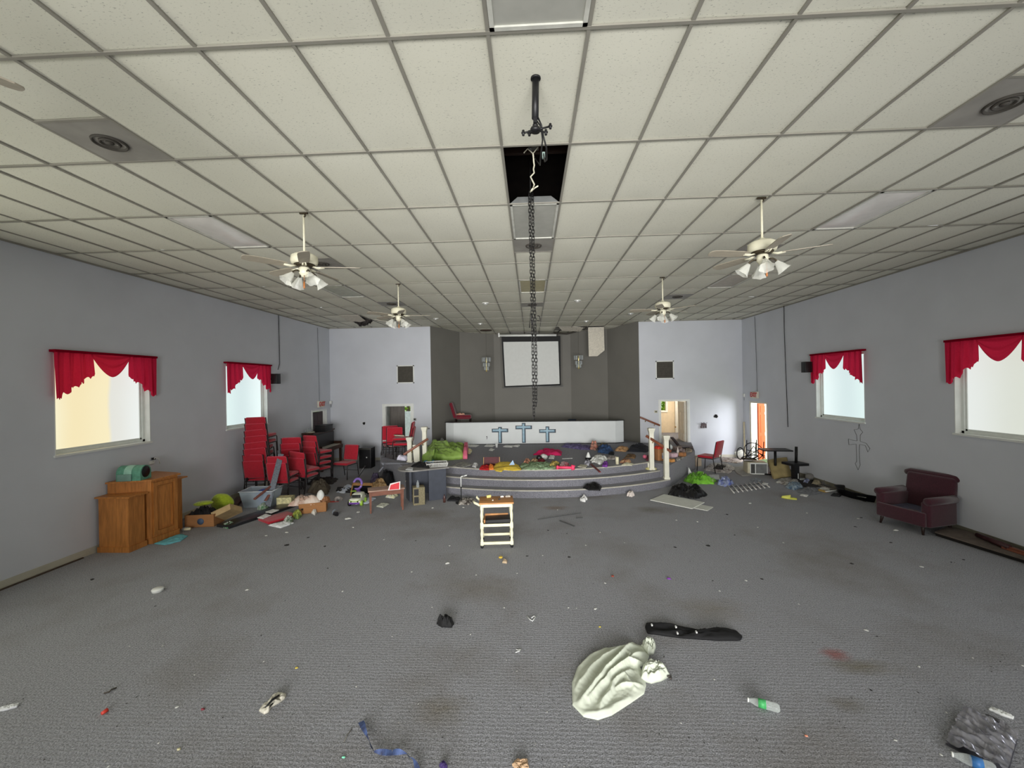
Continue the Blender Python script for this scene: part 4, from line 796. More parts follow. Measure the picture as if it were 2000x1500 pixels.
# ================================================================= maroon armchair at the right wall
t = thing('armchair', 'dark maroon armchair without a seat cushion at the right wall', 'armchair', (6.90, 7.88, 0), R_(106)); M_mrn = pm('burgundy_chenille', (66, 27, 39), rough=.9, var=.16, scale=40, bump=.3, bscale=200, sheen=.3)
mk('seat_base', MB().box(-.36, .36, -.34, .38, .15, .33, bev=.03).box(-.38, .38, .33, .40, .14, .385, bev=.025), M_mrn, t)
mk('seat_deck', MB().grid(lambda u, v: (-.28+.56*u, -.24+.58*v, .335+.012*noise.noise(Vector((u*4, v*4, 1)))), 12, 12), pm('grey_blue_deck', (86, 86, 104), rough=.9, var=.2), t)
bk = MB(); Mb = Tr(0, -.30, .30) @ Rx(R_(10)); bk.box(-.37, .37, -.08, .06, 0, .62, M=Mb, bev=.05); bk.tube([Mb @ Vector((-.44, -.06, .60)), Mb @ Vector((-.36, -.05, .615)), Mb @ Vector((.36, -.05, .615)), Mb @ Vector((.44, -.06, .60))], [.05, .068, .068, .05], 12); mk('backrest', bk, M_mrn, t)
for sx in (-1, 1):
    a = MB().box(sx*.36-.07, sx*.36+.07, -.30, .34, .14, .56, bev=.03); a.tube([(sx*.39, -.30, .575), (sx*.39, .33, .575), (sx*.39, .36, .57)], [.068, .068, .05], 12); mk('arm', a, M_mrn, t)
M_legd = pm('dark_wood_leg', (46, 32, 28), rough=.5)
for (x, y) in ((-.32, .33), (.32, .33), (-.32, -.28), (.32, -.28)): mk('leg', MB().tube([(x, y, .17), (x*1.01, y*1.03, .09), (x*1.05, y*1.08, 0)], [.032, .024, .016], 8), M_legd, t)
# plank platform at the right wall
t = thing('carpeted_board', 'long low brown board on the carpet by the right wall', 'board', (0, 0, 0)); M_plank = pm('dirty_brown_board', (98, 88, 80), rough=.85, var=.25, scale=6)
pp = [FL(1826, 1047), FL(1850, 1037), (7.36, 7.45, 0), (7.36, 4.6, 0), (7.02, 4.6, 0), FL(2004, 1103)]; pp = [Vector((p[0], p[1], 0)) for p in pp]; o_ = pp[0].copy(); t.location = o_
mk('deck', MB().prism([(p.x-o_.x, p.y-o_.y) for p in pp], .055, .075), M_plank, t)
mk('frame_edge', MB().prism([(p.x-o_.x+.03, p.y-o_.y+.02) for p in pp], 0, .055), pm('board_edge', (30, 26, 24), rough=.9), t)
b = MB(); b.tube([AX(1900, 1042, 7.2), AX(1958, 1056, 7.2)], .04, 10); q = Vector((7.18, 6.9, .075)); b = MB().tube([(7.22, 7.15, .118), (7.14, 6.62, .118)], [.036, .042], 12); solo('turned_spindle', b, pm('dark_red_wood', (66, 36, 38), rough=.45, var=.2), 'dark red turned wooden leg lying on the brown board', 'wooden leg')
b = MB().box(-.05, .05, -.75, .75, 0, .03).box(-.02, .02, -.75, .75, .03, .05); b.xf(Tr(7.2, 5.95, .078) @ Rz(.06)); solo('wood_molding', b, pm('red_brown_molding', (128, 76, 56), rough=.5, var=.2, stretch=(8, .5, 8)), 'reddish wooden molding lying on the brown board', 'molding')

# ================================================================= piano, speaker box
t = thing('upright_piano', 'dark brown upright piano by the left wall behind the chairs', 'piano', (-6.95, 13.72, 0)); M_pia = pm('dark_walnut', (74, 48, 36), rough=.4, var=.25, scale=4, stretch=(6, 6, .6))
mk('case', MB().box(-.33, .02, -.70, .70, 0, 1.20).box(-.34, .06, -.72, .72, 1.20, 1.235), M_pia, t); mk('keyboard_shelf', MB().box(0, .34, -.70, .70, .58, .70).box(.0, .30, -.70, -.66, .70, .80).box(.0, .30, .66, .70, .70, .80), M_pia, t)
mk('fallboard', MB().box(.02, .05, -.66, .66, .70, 1.15), pm('piano_black', (26, 20, 20), rough=.3), t); mk('key_slip', MB().box(.05, .28, -.64, .64, .70, .715), pm('ivory_keys', (206, 200, 184), rough=.4), t)
for y in (-.66, .66): mk('leg', MB().box(.24, .31, y-.035, y+.035, 0, .58), M_pia, t)
mk('lower_panel', MB().box(.02, .035, -.62, .62, .06, .56), pm('piano_black', (26, 20, 20)), t)
t = thing('black_case', 'black box standing on top of the upright piano', 'box', (-6.86, 13.55, 1.235)); mk('body', MB().box(-.14, .20, -.26, .26, 0, .20, bev=.008), M_black, t); mk('lid', MB().box(-.15, .21, -.27, .27, .20, .215), M_black, t)
b = MB()
for k in range(9): x_, y_ = -7.20+.05*(k % 3), 13.05+.03*k; b.tube([(x_, y_, 1.24), (x_+.02, y_+.01, 1.34+.012*(k % 4))], .014, 6)
solo('glass_cluster', b, M_clear, 'cluster of small glass bottles on the near end of the piano', 'bottles', kind='stuff')
b = MB().crumple([(-7.2, 13.1), (-7.0, 13.05), (-6.95, 13.2), (-7.15, 13.25)], .03, 3, 8, z0=1.236); solo('paper_sheaf', b, pm('ivory_paper', (206, 204, 184)), 'loose papers lying on top of the piano', 'paper')
t = thing('speaker_box', 'black speaker cabinet standing on the floor by the left front wall', 'speaker', (-5.47, 13.72, 0)); mk('cabinet', MB().box(-.20, .20, -.18, .20, 0, .66, bev=.008), M_black, t); mk('grille', MB().box(-.17, .17, -.19, -.18, .04, .60), pm('speaker_mesh', (24, 24, 26), rough=.9), t); mk('corner_trim', MB().box(-.205, .205, -.19, -.17, .61, .665).box(-.205, -.185, -.192, -.17, 0, .66), pm('steel_edge', (92, 92, 88), rough=.4, metal=.6), t); mk('knob', MB().lathe([(0, 0), (.022, 0), (.022, .01), (0, .012)], 10).xf(Tr(.06, -.19, .36) @ Rx(PI/2)), M_white, t)

# ================================================================= grey desk and things on it
t = thing('office_desk', 'grey half-round office desk left of the stage steps', 'desk', (-2.62, 9.95, 0), R_(28)); M_top = pm('grey_laminate', (132, 130, 126), rough=.55, var=.2, scale=5); M_dsk = pm('slate_panel', (66, 70, 80), rough=.5, var=.08)
n = 16; tp = [(.55, -.36), (.55, .36), (-.20, .36)]+[(-.20-.38*math.sin(PI*k/n), .36*math.cos(PI*k/n)) for k in range(1, n)]+[(-.20, -.36)]
mk('top', MB().prism(tp, .715, .745), M_top, t); mk('side_panel', MB().box(.45, .48, -.33, .33, 0, .715), M_dsk, t); mk('modesty_panel', MB().box(-.30, .46, .10, .125, .08, .715), M_dsk, t); mk('front_panel', MB().box(.06, .47, -.345, -.32, .0, .715), M_dsk, t)
mk('leg', MB().box(-.36, -.31, -.20, .20, 0, .715), M_dsk, t)
t = thing('wire_basket', 'white wire basket on the right corner of the grey desk', 'basket', FL(853, 910, .745), R_(18)); M_wh = pm('white_wire_coat', (226, 226, 222), rough=.4)
b = MB(); hw, hd, hh = .23, .15, .085
for k in range(17):
    x = -hw+2*hw*k/16; b.tube([(x*1.1, -hd*1.1, hh), (x, -hd, 0), (x, hd, 0), (x*1.1, hd*1.1, hh)], .0045, 4)
for k in range(9):
    y = -hd+2*hd*k/8; b.tube([(-hw*1.1, y*1.1, hh), (-hw, y, 0), (hw, y, 0), (hw*1.1, y*1.1, hh)], .0045, 4)
mk('wire_body', b, M_wh, t); mk('rim', MB().tube([(-hw*1.1, -hd*1.1, hh), (hw*1.1, -hd*1.1, hh), (hw*1.1, hd*1.1, hh), (-hw*1.1, hd*1.1, hh)], .009, 6, closed=True), M_wh, t)
solo('hand_tool', MB().tube([(0, 0, 0), (.12, .06, .01)], .025, 8).tube([(.12, .06, .01), (.2, .1, .02)], .012, 6).xf(Tr(*FL(848, 907, .79))), pm('grey_rubber', (116, 120, 120), rough=.5), 'grey tool lying in the white wire basket', 'tool')
b = MB().crumple([tuple(FL(x, y, .745))[:2] for x, y in ((802, 912), (838, 915), (845, 907), (815, 905))], .07, 6, 9, z0=.746, jag=.1); solo('black_bag', b, M_black, 'black cloth bag lying on the grey desk', 'bag')
b = MB().crumple([tuple(FL(x, y, .745))[:2] for x, y in ((792, 918), (806, 919), (808, 914), (797, 914))], .012, 8, 6, z0=.746); solo('plastic_sleeve', b, pm('grey_plastic_film', (190, 192, 192), rough=.25), 'shiny plastic sleeve on the left of the grey desk', 'sleeve')
# tan subwoofer box under the desk edge
t = thing('carpet_speaker', 'small beige box with two dark openings before the grey desk', 'box', FL(818, 984), R_(20)); M_crp = pm('beige_carpet_box', (132, 124, 98), rough=.95, var=.25, scale=60, bump=.4)
mk('body', MB().box(-.13, .13, -.12, .13, 0, .40, bev=.01), M_crp, t)
for z in (.05, .225): mk('opening', MB().box(-.11, -.01, -.126, -.115, z, z+.14), M_black, t)
b = MB().lathe([(.03, 0), (.034, .02), (.03, .10), (.012, .14), (.012, .16), (0, .162)], 12); b.xf(Tr(*FL(816, 952, .40))); solo('spray_bottle', b, M_clear, 'clear bottle standing on the small beige box', 'bottle')
# wooden bench
t = thing('piano_bench', 'brown wooden bench left of the grey desk', 'bench', (FL(754, 999)+FL(756, 993))/2, R_(23)); M_bench = pm('worn_brown_wood', (120, 74, 56), rough=.5, var=.2, scale=5, stretch=(1, 8, 8)); M_bt = pm('scuffed_wood_top', (164, 134, 118), rough=.55, var=.25, scale=5, stretch=(1, 8, 8))
mk('top', MB().box(-.38, .38, -.17, .17, .455, .485, bev=.006), M_bt, t); mk('apron', MB().box(-.34, .34, -.14, -.12, .36, .455).box(-.34, .34, .12, .14, .36, .455).box(-.34, -.32, -.14, .14, .36, .455).box(.32, .34, -.14, .14, .36, .455), M_bench, t)
for (x, y) in ((-.33, -.13), (.33, -.13), (-.33, .13), (.33, .13)): mk('leg', MB().add([(x+a*q, y+c*q, z) for z, q in ((0, .014), (.455, .026)) for a, c in ((-1, -1), (1, -1), (1, 1), (-1, 1))], [(0, 1, 5, 4), (1, 2, 6, 5), (2, 3, 7, 6), (3, 0, 4, 7), (3, 2, 1, 0), (4, 5, 6, 7)]), M_bench, t)
b = MB().prism([(-.13, 0), (.12, 0), (.13, .17), (-.08, .14)], 0, .006, M=Tr(*FL(770, 957, .487)) @ Rz(.35) @ Rx(R_(74))); solo('greeting_card', b, pm('white_card', (232, 226, 224)), 'red and white card standing on the brown bench', 'card'); 
o = [x for x in COL.objects if x.name.startswith('greeting_card')][-1]
mk('red_print', MB().prism([(-.10, .01), (.10, .01), (.11, .15), (-.07, .11)], 0, .002, M=Tr(*(FL(770, 957, .487)-o.location)) @ Rz(.35) @ Rx(R_(74)) @ Tr(0, 0, .0065)), pm('card_red', (214, 50, 62)), o)
# microphone stand
t = thing('microphone_stand', 'short stand with white bent top beside the grey desk', 'stand', FL(901, 982)); mk('base', MB().lathe([(.13, 0), (.13, .012), (.03, .03), (0, .03)], 24), M_black, t); mk('pole', MB().tube([(0, 0, .02), (0, 0, .36)], .011, 8), M_black, t); mk('upper_pole', MB().tube([(0, 0, .34), (0, 0, .58), (.01, 0, .60), (.06, 0, .61)], .012, 8), M_white, t); mk('clip', MB().tube([(.07, 0, .61), (.14, 0, .63)], .014, 8), M_white, t)
mk('clamp', MB().lathe([(.0, .33), (.018, .335), (.018, .365), (0, .37)], 10), M_black, t)

# ================================================================= kitchen cart
t = thing('kitchen_cart', 'cream kitchen cart with wooden top before the stage', 'cart', (FL(937, 1070)+FL(1003, 1054))/2, R_(5)); M_crm = pm('cream_paint', (226, 222, 190), rough=.5, var=.08, scale=6); M_but = pm('butcher_block', (176, 124, 72), rough=.5, var=.25, scale=4, stretch=(.8, 14, 1))
W_, D_ = .245, .185
mk('top', MB().box(-.285, .285, -.21, .21, .725, .75, bev=.005), M_but, t); mk('apron', MB().box(-W_, W_, -D_-.02, -D_, .675, .725).box(-W_, W_, D_, D_+.02, .675, .725).box(-W_-.02, -W_, -D_, D_, .675, .725).box(W_, W_+.02, -D_, D_, .675, .725), M_crm, t)
lp = [(.022, .05), (.024, .09), (.024, .14), (.016, .16), (.022, .20), (.026, .24), (.018, .29), (.024, .32), (.024, .42), (.016, .44), (.023, .50), (.026, .55), (.017, .61), (.024, .64), (.024, .725)]
for (x, y) in ((-W_, -D_), (W_, -D_), (-W_, D_), (W_, D_)):
    l = mk('leg', MB().lathe(lp, 12, c=(x, y, 0)).box(x-.024, x+.024, y-.024, y+.024, .055, .12).box(x-.024, x+.024, y-.024, y+.024, .33, .42), M_crm, t)
    mk('caster', MB().lathe([(0, -.012), (.024, -.012), (.026, 0), (.024, .012), (0, .012)], 14, M=Tr(x, y, .026) @ Rx(PI/2)).box(x-.008, x+.008, y-.008, y+.008, .03, .06), M_black, l)
mk('shelf', MB().box(-W_, W_, -D_-.012, -D_+.008, .355, .40).box(-W_, W_, D_-.008, D_+.012, .355, .40).box(-W_, W_, -D_, D_, .355, .367).box(-W_-.01, -W_+.01, -D_, D_, .355, .40).box(W_-.01, W_+.01, -D_, D_, .355, .40), M_crm, t)
mk('bottom_rail', MB().box(-W_, W_, -D_-.012, -D_+.010, .062, .105), M_crm, t); mk('bottom_rail', MB().box(-W_, W_, D_-.010, D_+.012, .075, .115).box(-W_-.01, -W_+.01, -D_, D_, .07, .11).box(W_-.01, W_+.01, -D_, D_, .07, .11), M_crm, t)
mk('towel_arm', MB().tube([(-.27, -.16, .70), (-.36, -.12, .735), (-.385, -.05, .745)], [.022, .02, .014], 8).tube([(-.27, .10, .70), (-.335, .13, .755), (-.33, .16, .775)], [.018, .018, .012], 8), M_crm, t)
cart = t; Mc = Tr(*cart.location) @ Rz(R_(5))
b = MB().box(-.21, .21, -.14, .12, 0, .075).xf(Mc @ Tr(.03, .01, .369) @ Ry(-.03)); solo('black_tray', b, M_black, 'black drawer tray lying on the cart middle shelf', 'tray')
b = MB().box(-.20, .20, .125, .14, 0, .10).box(-.215, -.19, -.12, .13, 0, .07).xf(Mc @ Tr(.0, .015, .369)); solo('wood_strip', b, M_but, 'thin brown wood strips behind the tray in the cart', 'wood')
b = MB().box(-.035, .04, -.015, .02, 0, .042, bev=.004).xf(Mc @ Tr(-.13, .12, .751) @ Rz(.4)); solo('yellow_box', b, pm('pale_yellow', (222, 210, 130), var=.15), 'small pale yellow box on the wooden cart top', 'box')
for k, (x, y, s, cl, lb) in enumerate(((.10, .12, .03, (228, 224, 216), 'white paper scrap at the back of the cart top'), (.20, .13, .045, (176, 168, 156), 'crumpled grey wrapper on the right of the cart top'), (.05, -.03, .018, (52, 50, 48), 'small dark crumb in the middle of the cart top'), (-.06, -.08, .012, (220, 214, 200), 'tiny white chip near the front of the cart top'))):
    b = MB().crumple([(-s, -s*.6), (s, -s*.5), (s*.8, s*.6), (-s*.7, s*.5)], s*.5, k+20, 7).xf(Mc @ Tr(x, y, .7505)); solo('scrap', b, pm('cart_scrap%d' % k, cl), lb, 'scrap')
# ================================================================= loose things, left side
def P(*pts, z=0.0): return [tuple(FL(x, y, z))[:2] for x, y in pts]
def soft(name, px, h, rgb, lab, cat, seed=1, z=0.0, folds=9, mat=None, rough=.8, ang=None, jag=.08, group=None, var=.12, two=None, n=56, sharp=1.0, kind=None):
    b = MB().crumple(P(*px, z=z), h, seed, folds, ang=ang, z0=z, jag=jag, n=n, sharp=sharp)
    m = mat or pm('soft_%s_%d_%d_%d%s' % (name, *rgb, '_t' if two else ''), rgb, rough=rough, var=var, scale=14, two=two, bump=.15, bscale=90)
    return solo(name, b, m, lab, cat, group, kind)
M_card = pm('cardboard', (164, 116, 74), rough=.85, var=.1, scale=8, stretch=(1, 1, 12)); M_cardL = pm('pale_cardboard', (186, 160, 118), rough=.85, var=.1, scale=8)
def carton(name, lab, loc, rz, w, d, h, open_=True, rot=None, mat=None, flaps=True, cat='box'):
    t = thing(name, lab, cat, loc, rz); m = mat or M_card
    if rot: t.rotation_euler = rot
    q = .008; b = MB().box(-w/2, w/2, -d/2, d/2, 0, q).box(-w/2, w/2, -d/2, -d/2+q, 0, h).box(-w/2, w/2, d/2-q, d/2, 0, h).box(-w/2, -w/2+q, -d/2, d/2, 0, h).box(w/2-q, w/2, -d/2, d/2, 0, h)
    if not open_: b.box(-w/2, w/2, -d/2, d/2, h-q, h)
    mk('body', b, m, t)
    if flaps and open_:
        for s_ in (-1, 1): mk('flap', MB().box(-w/2, w/2, 0, d*.45, -q/2, q/2, M=Tr(0, s_*d/2, h) @ Rz(0 if s_ > 0 else PI) @ Rx(R_(-55))), m, t)
    return t
t = carton('cardboard_box', 'open cardboard box with a blue round print beside the oak pulpit', (FL(358, 1031)+FL(418, 1028))/2+Vector((0, .16, 0)), R_(8), .54, .34, .24, flaps=False)
mk('round_print', MB().lathe([(0, 0), (.062, 0), (.062, .002), (0, .003)], 20).xf(Tr(.02, -.171, .11) @ Rx(PI/2)), pm('blue_ink', (74, 92, 118)), t); bx = t.location
b = MB().crumple([(bx.x-.25, bx.y-.14), (bx.x+.22, bx.y-.14), (bx.x+.26, bx.y+.13), (bx.x-.2, bx.y+.15)], .20, 4, 9, z0=.16, jag=.04); solo('black_cloth', b, pm('black_cloth', (26, 26, 28), rough=.9), 'black cloth bulging out of the blue-printed cardboard box', 'cloth')
M_lime = pm('lime_plush', (164, 184, 44), rough=.9, var=.15, scale=30, sheen=.4)
def lump(name, c, r, mat, lab, cat, rot=None):
    bm = bmesh.new(); bmesh.ops.create_icosphere(bm, subdivisions=4, radius=1); b = MB()
    vs = [Vector((v.co.x*r[0], v.co.y*r[1], v.co.z*r[2]))*(1+.07*noise.noise(v.co*2.2+Vector(c))) for v in bm.verts]
    if rot: vs = [rot @ v for v in vs]
    b.add([Vector(c)+v for v in vs], [tuple(v.index for v in f.verts) for f in bm.faces], 0, True); bm.free(); return solo(name, b, mat, lab, cat)
lump('cushion', (-6.70, 8.78, .22), (.25, .12, .22), M_lime, 'lime green cushion against the left wall behind the tilted carton', 'cushion', Rx(.15))
lump('toy_pillow', (-6.72, 8.28, .36), (.20, .10, .05), M_lime, 'flat lime green pillow on top of the box by the pulpit', 'cushion', Ry(-.1))
t = carton('cardboard_carton', 'tilted pale cardboard carton lying between pulpit and clear tub', FL(428, 1026)+Vector((0, .22, .06)), 0, .50, .32, .12, open_=True, mat=M_cardL, flaps=False); t.rotation_euler = (R_(152), R_(-24), R_(12)); t.scale = (1.2, 1.15, 1); t.location = FL(432, 1004, .17)+Vector((0, 0, .04))
mk('liner', MB().box(-.24, .24, -.15, .15, .10, .116), M_cardL, t)
t = thing('storage_tub', 'clear plastic tub holding a blue bundle under the tall chair stack', 'tub', FL(500, 992)+Vector((0, .2, 0)), R_(6))
def taper(w0, d0, w1, d1, h, q=.01):
    b = MB(); n_ = lambda w, d, z: [(-w, -d, z), (w, -d, z), (w, d, z), (-w, d, z)]
    b.add(n_(w0, d0, 0)+n_(w1, d1, h)+n_(w1-q, d1-q, h)+n_(w0-q, d0-q, q), [(3, 2, 1, 0)]+[(k, (k+1) % 4, 4+(k+1) % 4, 4+k) for k in range(4)]+[(4+k, 4+(k+1) % 4, 8+(k+1) % 4, 8+k) for k in range(4)]+[(8+k, 8+(k+1) % 4, 12+(k+1) % 4, 12+k) for k in range(4)]+[(12, 13, 14, 15)]); return b
mk('body', taper(.29, .19, .36, .25, .38), glassy('tub_plastic', (206, 220, 232), .55), t); mk('rim', MB().tube([(-.365, -.255, .375), (.365, -.255, .375), (.365, .255, .375), (-.365, .255, .375)], .012, 6, closed=True), pm('tub_rim', (206, 214, 220), rough=.3), t)
lump('blue_bundle', t.location+Vector((.06, 0, .20)), (.20, .15, .18), pm('bright_blue', (52, 96, 176), rough=.35, var=.2), 'shiny blue bundle inside the clear tub', 'bundle')
def plank(name, p0, p1, w, th, mat, lab, cat='plank', roll=0.0):
    d = p1-p0; M = Tr(*((p0+p1)/2)) @ d.to_track_quat('Y', 'Z').to_matrix().to_4x4() @ Ry(roll); return solo(name, MB().box(-w/2, w/2, -d.length/2, d.length/2, -th/2, th/2, M=M, bev=.004), mat, lab, cat)
M_grey = pm('weathered_grey_board', (112, 118, 128), rough=.6, var=.25, scale=7, stretch=(6, .6, 6)); M_rb = pm('red_brown_wood', (132, 84, 76), rough=.5, var=.2, scale=5)
plank('grey_plank', FL(523, 994)+Vector((0, 0, .05)), AY(549, 887, 9.72), .12, .035, M_grey, 'long grey plank leaning up against the red chair stack', roll=.3)
plank('wood_rail', FL(497, 975, .30), AY(536, 944, 9.45), .05, .035, M_rb, 'reddish wood rail lying across the clear tub'); plank('wood_strip_short', FL(518, 978, .20), AY(538, 948, 9.42), .06, .02, M_rb, 'short reddish slat dipping into the clear tub')
b = MB().box(-.18, .18, -.85, .85, 0, .055, bev=.004); pA, pB = FL(452, 1030), FL(572, 990); b.xf(Tr(*((pA+pB)/2+Vector((-.10, .1, .0)))) @ Rz(math.atan2(pB.y-pA.y, pB.x-pA.x)-PI/2)); solo('black_shelf_board', b, pm('black_laminate', (38, 39, 42), rough=.35, var=.15), 'long black shelf board lying before the clear tub', 'board')
soft('paper_strip', [(518, 1001), (530, 1003), (545, 997), (532, 996)], .015, (224, 226, 222), 'white paper strip on the rear of the black shelf board', 'paper', 3, z=.056); soft('paper_sheet', [(503, 1012), (514, 1014), (530, 1007), (518, 1005)], .015, (226, 228, 226), 'white paper lying on the front edge of the black shelf board', 'paper', 4, z=.056)
b = MB().box(-.22, .22, -.30, .30, 0, .05, bev=.018).box(-.012, .012, -.2, .2, .049, .053); c_ = (FL(510, 1023)+FL(575, 1004))/2; b.xf(Tr(*c_) @ Rz(-.55)); solo('red_seat_pad', b, M_redf, 'flat red seat pad lying on the carpet before the black board', 'seat pad')
soft('white_rag', [(524, 1027), (548, 1032), (575, 1022), (560, 1020)], .04, (232, 234, 236), 'white rag on the carpet in front of the red seat pad', 'cloth', 7); soft('snack_bag', [(553, 1021), (568, 1025), (574, 1016), (560, 1013)], .10, (62, 92, 62), 'crumpled dark green snack bag by the red seat pad', 'bag', 9, two=(210, 214, 206), rough=.3)
soft('snack_bag', [(569, 1011), (582, 1015), (590, 1008), (578, 1004)], .16, (84, 124, 74), 'green snack bag before the cardboard box with the white bag', 'bag', 10, two=(196, 200, 90), rough=.3); soft('snack_bag', [(502, 996), (520, 999), (526, 992), (510, 990)], .12, (66, 128, 80), 'green and white snack bag at the foot of the grey plank', 'bag', 11, two=(206, 214, 204), rough=.3)
soft('plastic_wrapper', [(430, 1030), (445, 1033), (463, 1024), (452, 1021)], .06, (56, 140, 78), 'green and white plastic wrapper at the near tip of the black board', 'wrapper', 12, two=(214, 218, 214), rough=.35)
t = carton('cardboard_tray', 'low cardboard box holding a white plastic bag near the red seat pad', (FL(580, 1006)+FL(631, 997))/2+Vector((0, .14, 0)), R_(22), .54, .34, .21, flaps=False); tl = Vector(t.location)
for (x, z) in ((-.2, .10), (-.275, .10)): mk('hand_hole', MB().lathe([(0, 0), (.022, 0), (.022, .002), (0, .003)], 12).xf(Tr(x, -.171, z) @ Rx(PI/2)), M_black, t) if x > -.25 else None
b = MB().crumple([(tl.x-.42, tl.y-.26), (tl.x-.1, tl.y-.22), (tl.x+.18, tl.y-.1), (tl.x+.2, tl.y+.16), (tl.x-.1, tl.y+.2), (tl.x-.4, tl.y+.1)], .24, 6, 7, z0=.17, jag=.1, rings=16, n=72, sharp=.5); solo('plastic_bag', b, pm('white_plastic_bag', (226, 212, 200), rough=.3, var=.12, scale=5, two=(184, 150, 132)), 'large white plastic bag heaped over the low cardboard box', 'bag')
lump('white_bottle', (tl.x+.14, tl.y+.04, .30), (.08, .07, .14), M_white, 'white jug standing in the low cardboard box', 'jug'); b = MB().crumple([(tl.x+.15, tl.y-.06), (tl.x+.3, tl.y+.0), (tl.x+.3, tl.y+.18), (tl.x+.18, tl.y+.15)], .16, 8, 9, z0=.15); solo('brown_bits', b, pm('brown_bits', (150, 104, 70), var=.3, scale=30), 'brown wooden oddments at the right end of the low cardboard box', 'oddments')
soft('white_tag', [(608, 1003), (615, 1007), (619, 1002), (612, 999)], .08, (226, 222, 214), 'white paper tag before the low cardboard box', 'paper', 13)
t = carton('yellow_box', 'pale yellow printed box behind the white plastic bag', FL(551, 990)+Vector((0, .15, 0)), R_(10), .32, .22, .20, open_=False, mat=pm('yellow_print', (214, 208, 160), var=.25, scale=18))
soft('brown_coat', [(602, 962), (624, 968), (640, 966), (646, 952), (625, 948), (606, 952)], .28, (92, 84, 72), 'brown-grey coat heaped on the floor behind the cardboard box', 'coat', 14, folds=7)
soft('dark_blanket', [(600, 948), (650, 946), (660, 936), (610, 936)], .12, (52, 48, 46), 'dark blanket under the chair stack by the piano', 'blanket', 15)
soft('mesh_heap', [(472, 974), (483, 977), (488, 966), (477, 963)], .22, (110, 104, 98), 'grey wicker heap in the corner behind the clear tub', 'heap', 16, two=(60, 58, 56)); plank('dark_board', FL(455, 990, .05), FL(470, 972, .05), .16, .07, pm('dark_crate', (74, 56, 50), var=.3), 'dark board stub between the carton and the clear tub', 'board')
soft('teal_cloth', [(302, 1063), (322, 1065), (352, 1058), (367, 1048), (355, 1044), (330, 1052)], .035, (106, 178, 188), 'bright teal cloth lying on the carpet before the oak pulpit', 'cloth', 17, folds=10, ang=.5)
b = MB().lathe([(.0, 0), (.05, .0), (.055, .05), (.0, .06)], 14); b.xf(Tr(*FL(362, 1036))); solo('glass_jar', b, M_clear, 'clear glass jar on the carpet by the pulpit foot', 'jar')
b = MB().tube([(0, 0, 0), (.10, .03, 0)], .026, 10); b.xf(Tr(*FL(360, 1034, .03))); solo('candle_stub', b, pm('ivory_wax', (224, 214, 180)), 'ivory candle stub on the carpet by the pulpit foot', 'candle')
# slides, cap, toy car, toys
t = thing('slipper', 'grey and black slide slipper on the carpet left of the toy car', 'slipper', FL(656, 1005), R_(35)); mk('sole', MB().prism([(.05*math.cos(a)*(1.15 if math.sin(a) > 0 else .9), .14*math.sin(a)) for a in [2*PI*k/20 for k in range(20)]], 0, .025), M_black, t)
mk('strap', MB().grid(lambda u, v: (.062*math.cos(PI*(1-u)), -.01+.10*v, .02+.075*math.sin(PI*u)), 14, 4), pm('grey_blue_strap', (138, 150, 164), rough=.6), t)
t = thing('sun_hat', 'black and white cap with red brim on the carpet behind the slipper', 'cap', FL(661, 978)); mk('crown', MB().lathe([(.10, 0), (.095, .05), (.06, .095), (0, .105)], 20), pm('cap_black', (50, 46, 46), two=(214, 206, 200), scale=6), t); mk('brim', MB().prism([(-.09, -.03), (-.22, -.08), (-.20, -.15), (-.05, -.13), (.05, -.09)], 0, .008), pm('cap_red', (196, 66, 60)), t)
t = thing('ride_on_toy', 'white and green toy car with purple bumper facing the camera', 'toy car', FL(691, 990)+Vector((0, .2, 0)), R_(4)); M_tw = pm('toy_white', (224, 226, 208), rough=.35); M_tp = pm('toy_purple', (104, 62, 150), rough=.35); M_tg = pm('toy_green', (158, 196, 74), rough=.35)
mk('body', MB().box(-.13, .13, -.20, .24, .05, .17, bev=.035).box(-.115, .115, -.06, .2, .14, .25, bev=.04), M_tw, t); mk('bumper', MB().box(-.115, .115, -.222, -.19, .06, .095, bev=.008), M_tp, t); mk('windshield', MB().box(-.095, .095, -.085, -.05, .165, .235, bev=.012), M_black, t)
mk('trim_line', MB().tube([(-.12, -.205, .15), (-.05, -.212, .125), (.05, -.212, .125), (.12, -.205, .15)], .008, 6), M_tg, t)
for x in (-.075, .075): mk('headlight', MB().lathe([(0, 0), (.018, 0), (.018, .006), (0, .008)], 12).xf(Tr(x, -.203, .115) @ Rx(PI/2)), M_black, t)
for x in (-.135, .135):
    for y in (-.12, .14): mk('wheel', MB().lathe([(0, -.025), (.055, -.025), (.06, 0), (.055, .025), (0, .025)], 18).xf(Tr(x, y, .06) @ Ry(PI/2)), M_tg if x > 0 else M_black, t)
t = thing('toy_hoop', 'purple plastic ring toy standing behind the toy car', 'toy', FL(694, 972)+Vector((0, .15, 0))); mk('ring', MB().tube([(.10*math.cos(2*PI*k/24), .03*math.sin(2*PI*k/24), .30+.12*math.sin(2*PI*k/24)) for k in range(24)], .03, 8, closed=True), pm('toy_lilac', (128, 100, 178), rough=.35), t); mk('stem', MB().tube([(0, 0, 0), (.02, 0, .12), (.01, 0, .19)], [.09, .05, .035], 10), M_tp, t); mk('green_fin', MB().box(-.16, -.02, -.06, .02, .12, .145, bev=.01), M_tg, t)
soft('comic_sheet', [(657, 962), (672, 964), (694, 953), (680, 946)], .05, (188, 200, 224), 'pale blue printed paper left of the purple ring toy', 'paper', 18, two=(226, 230, 236)); soft('grey_packet', [(698, 975), (712, 978), (715, 962), (702, 958)], .12, (172, 176, 170), 'grey plastic packet right of the toy car', 'packet', 19)
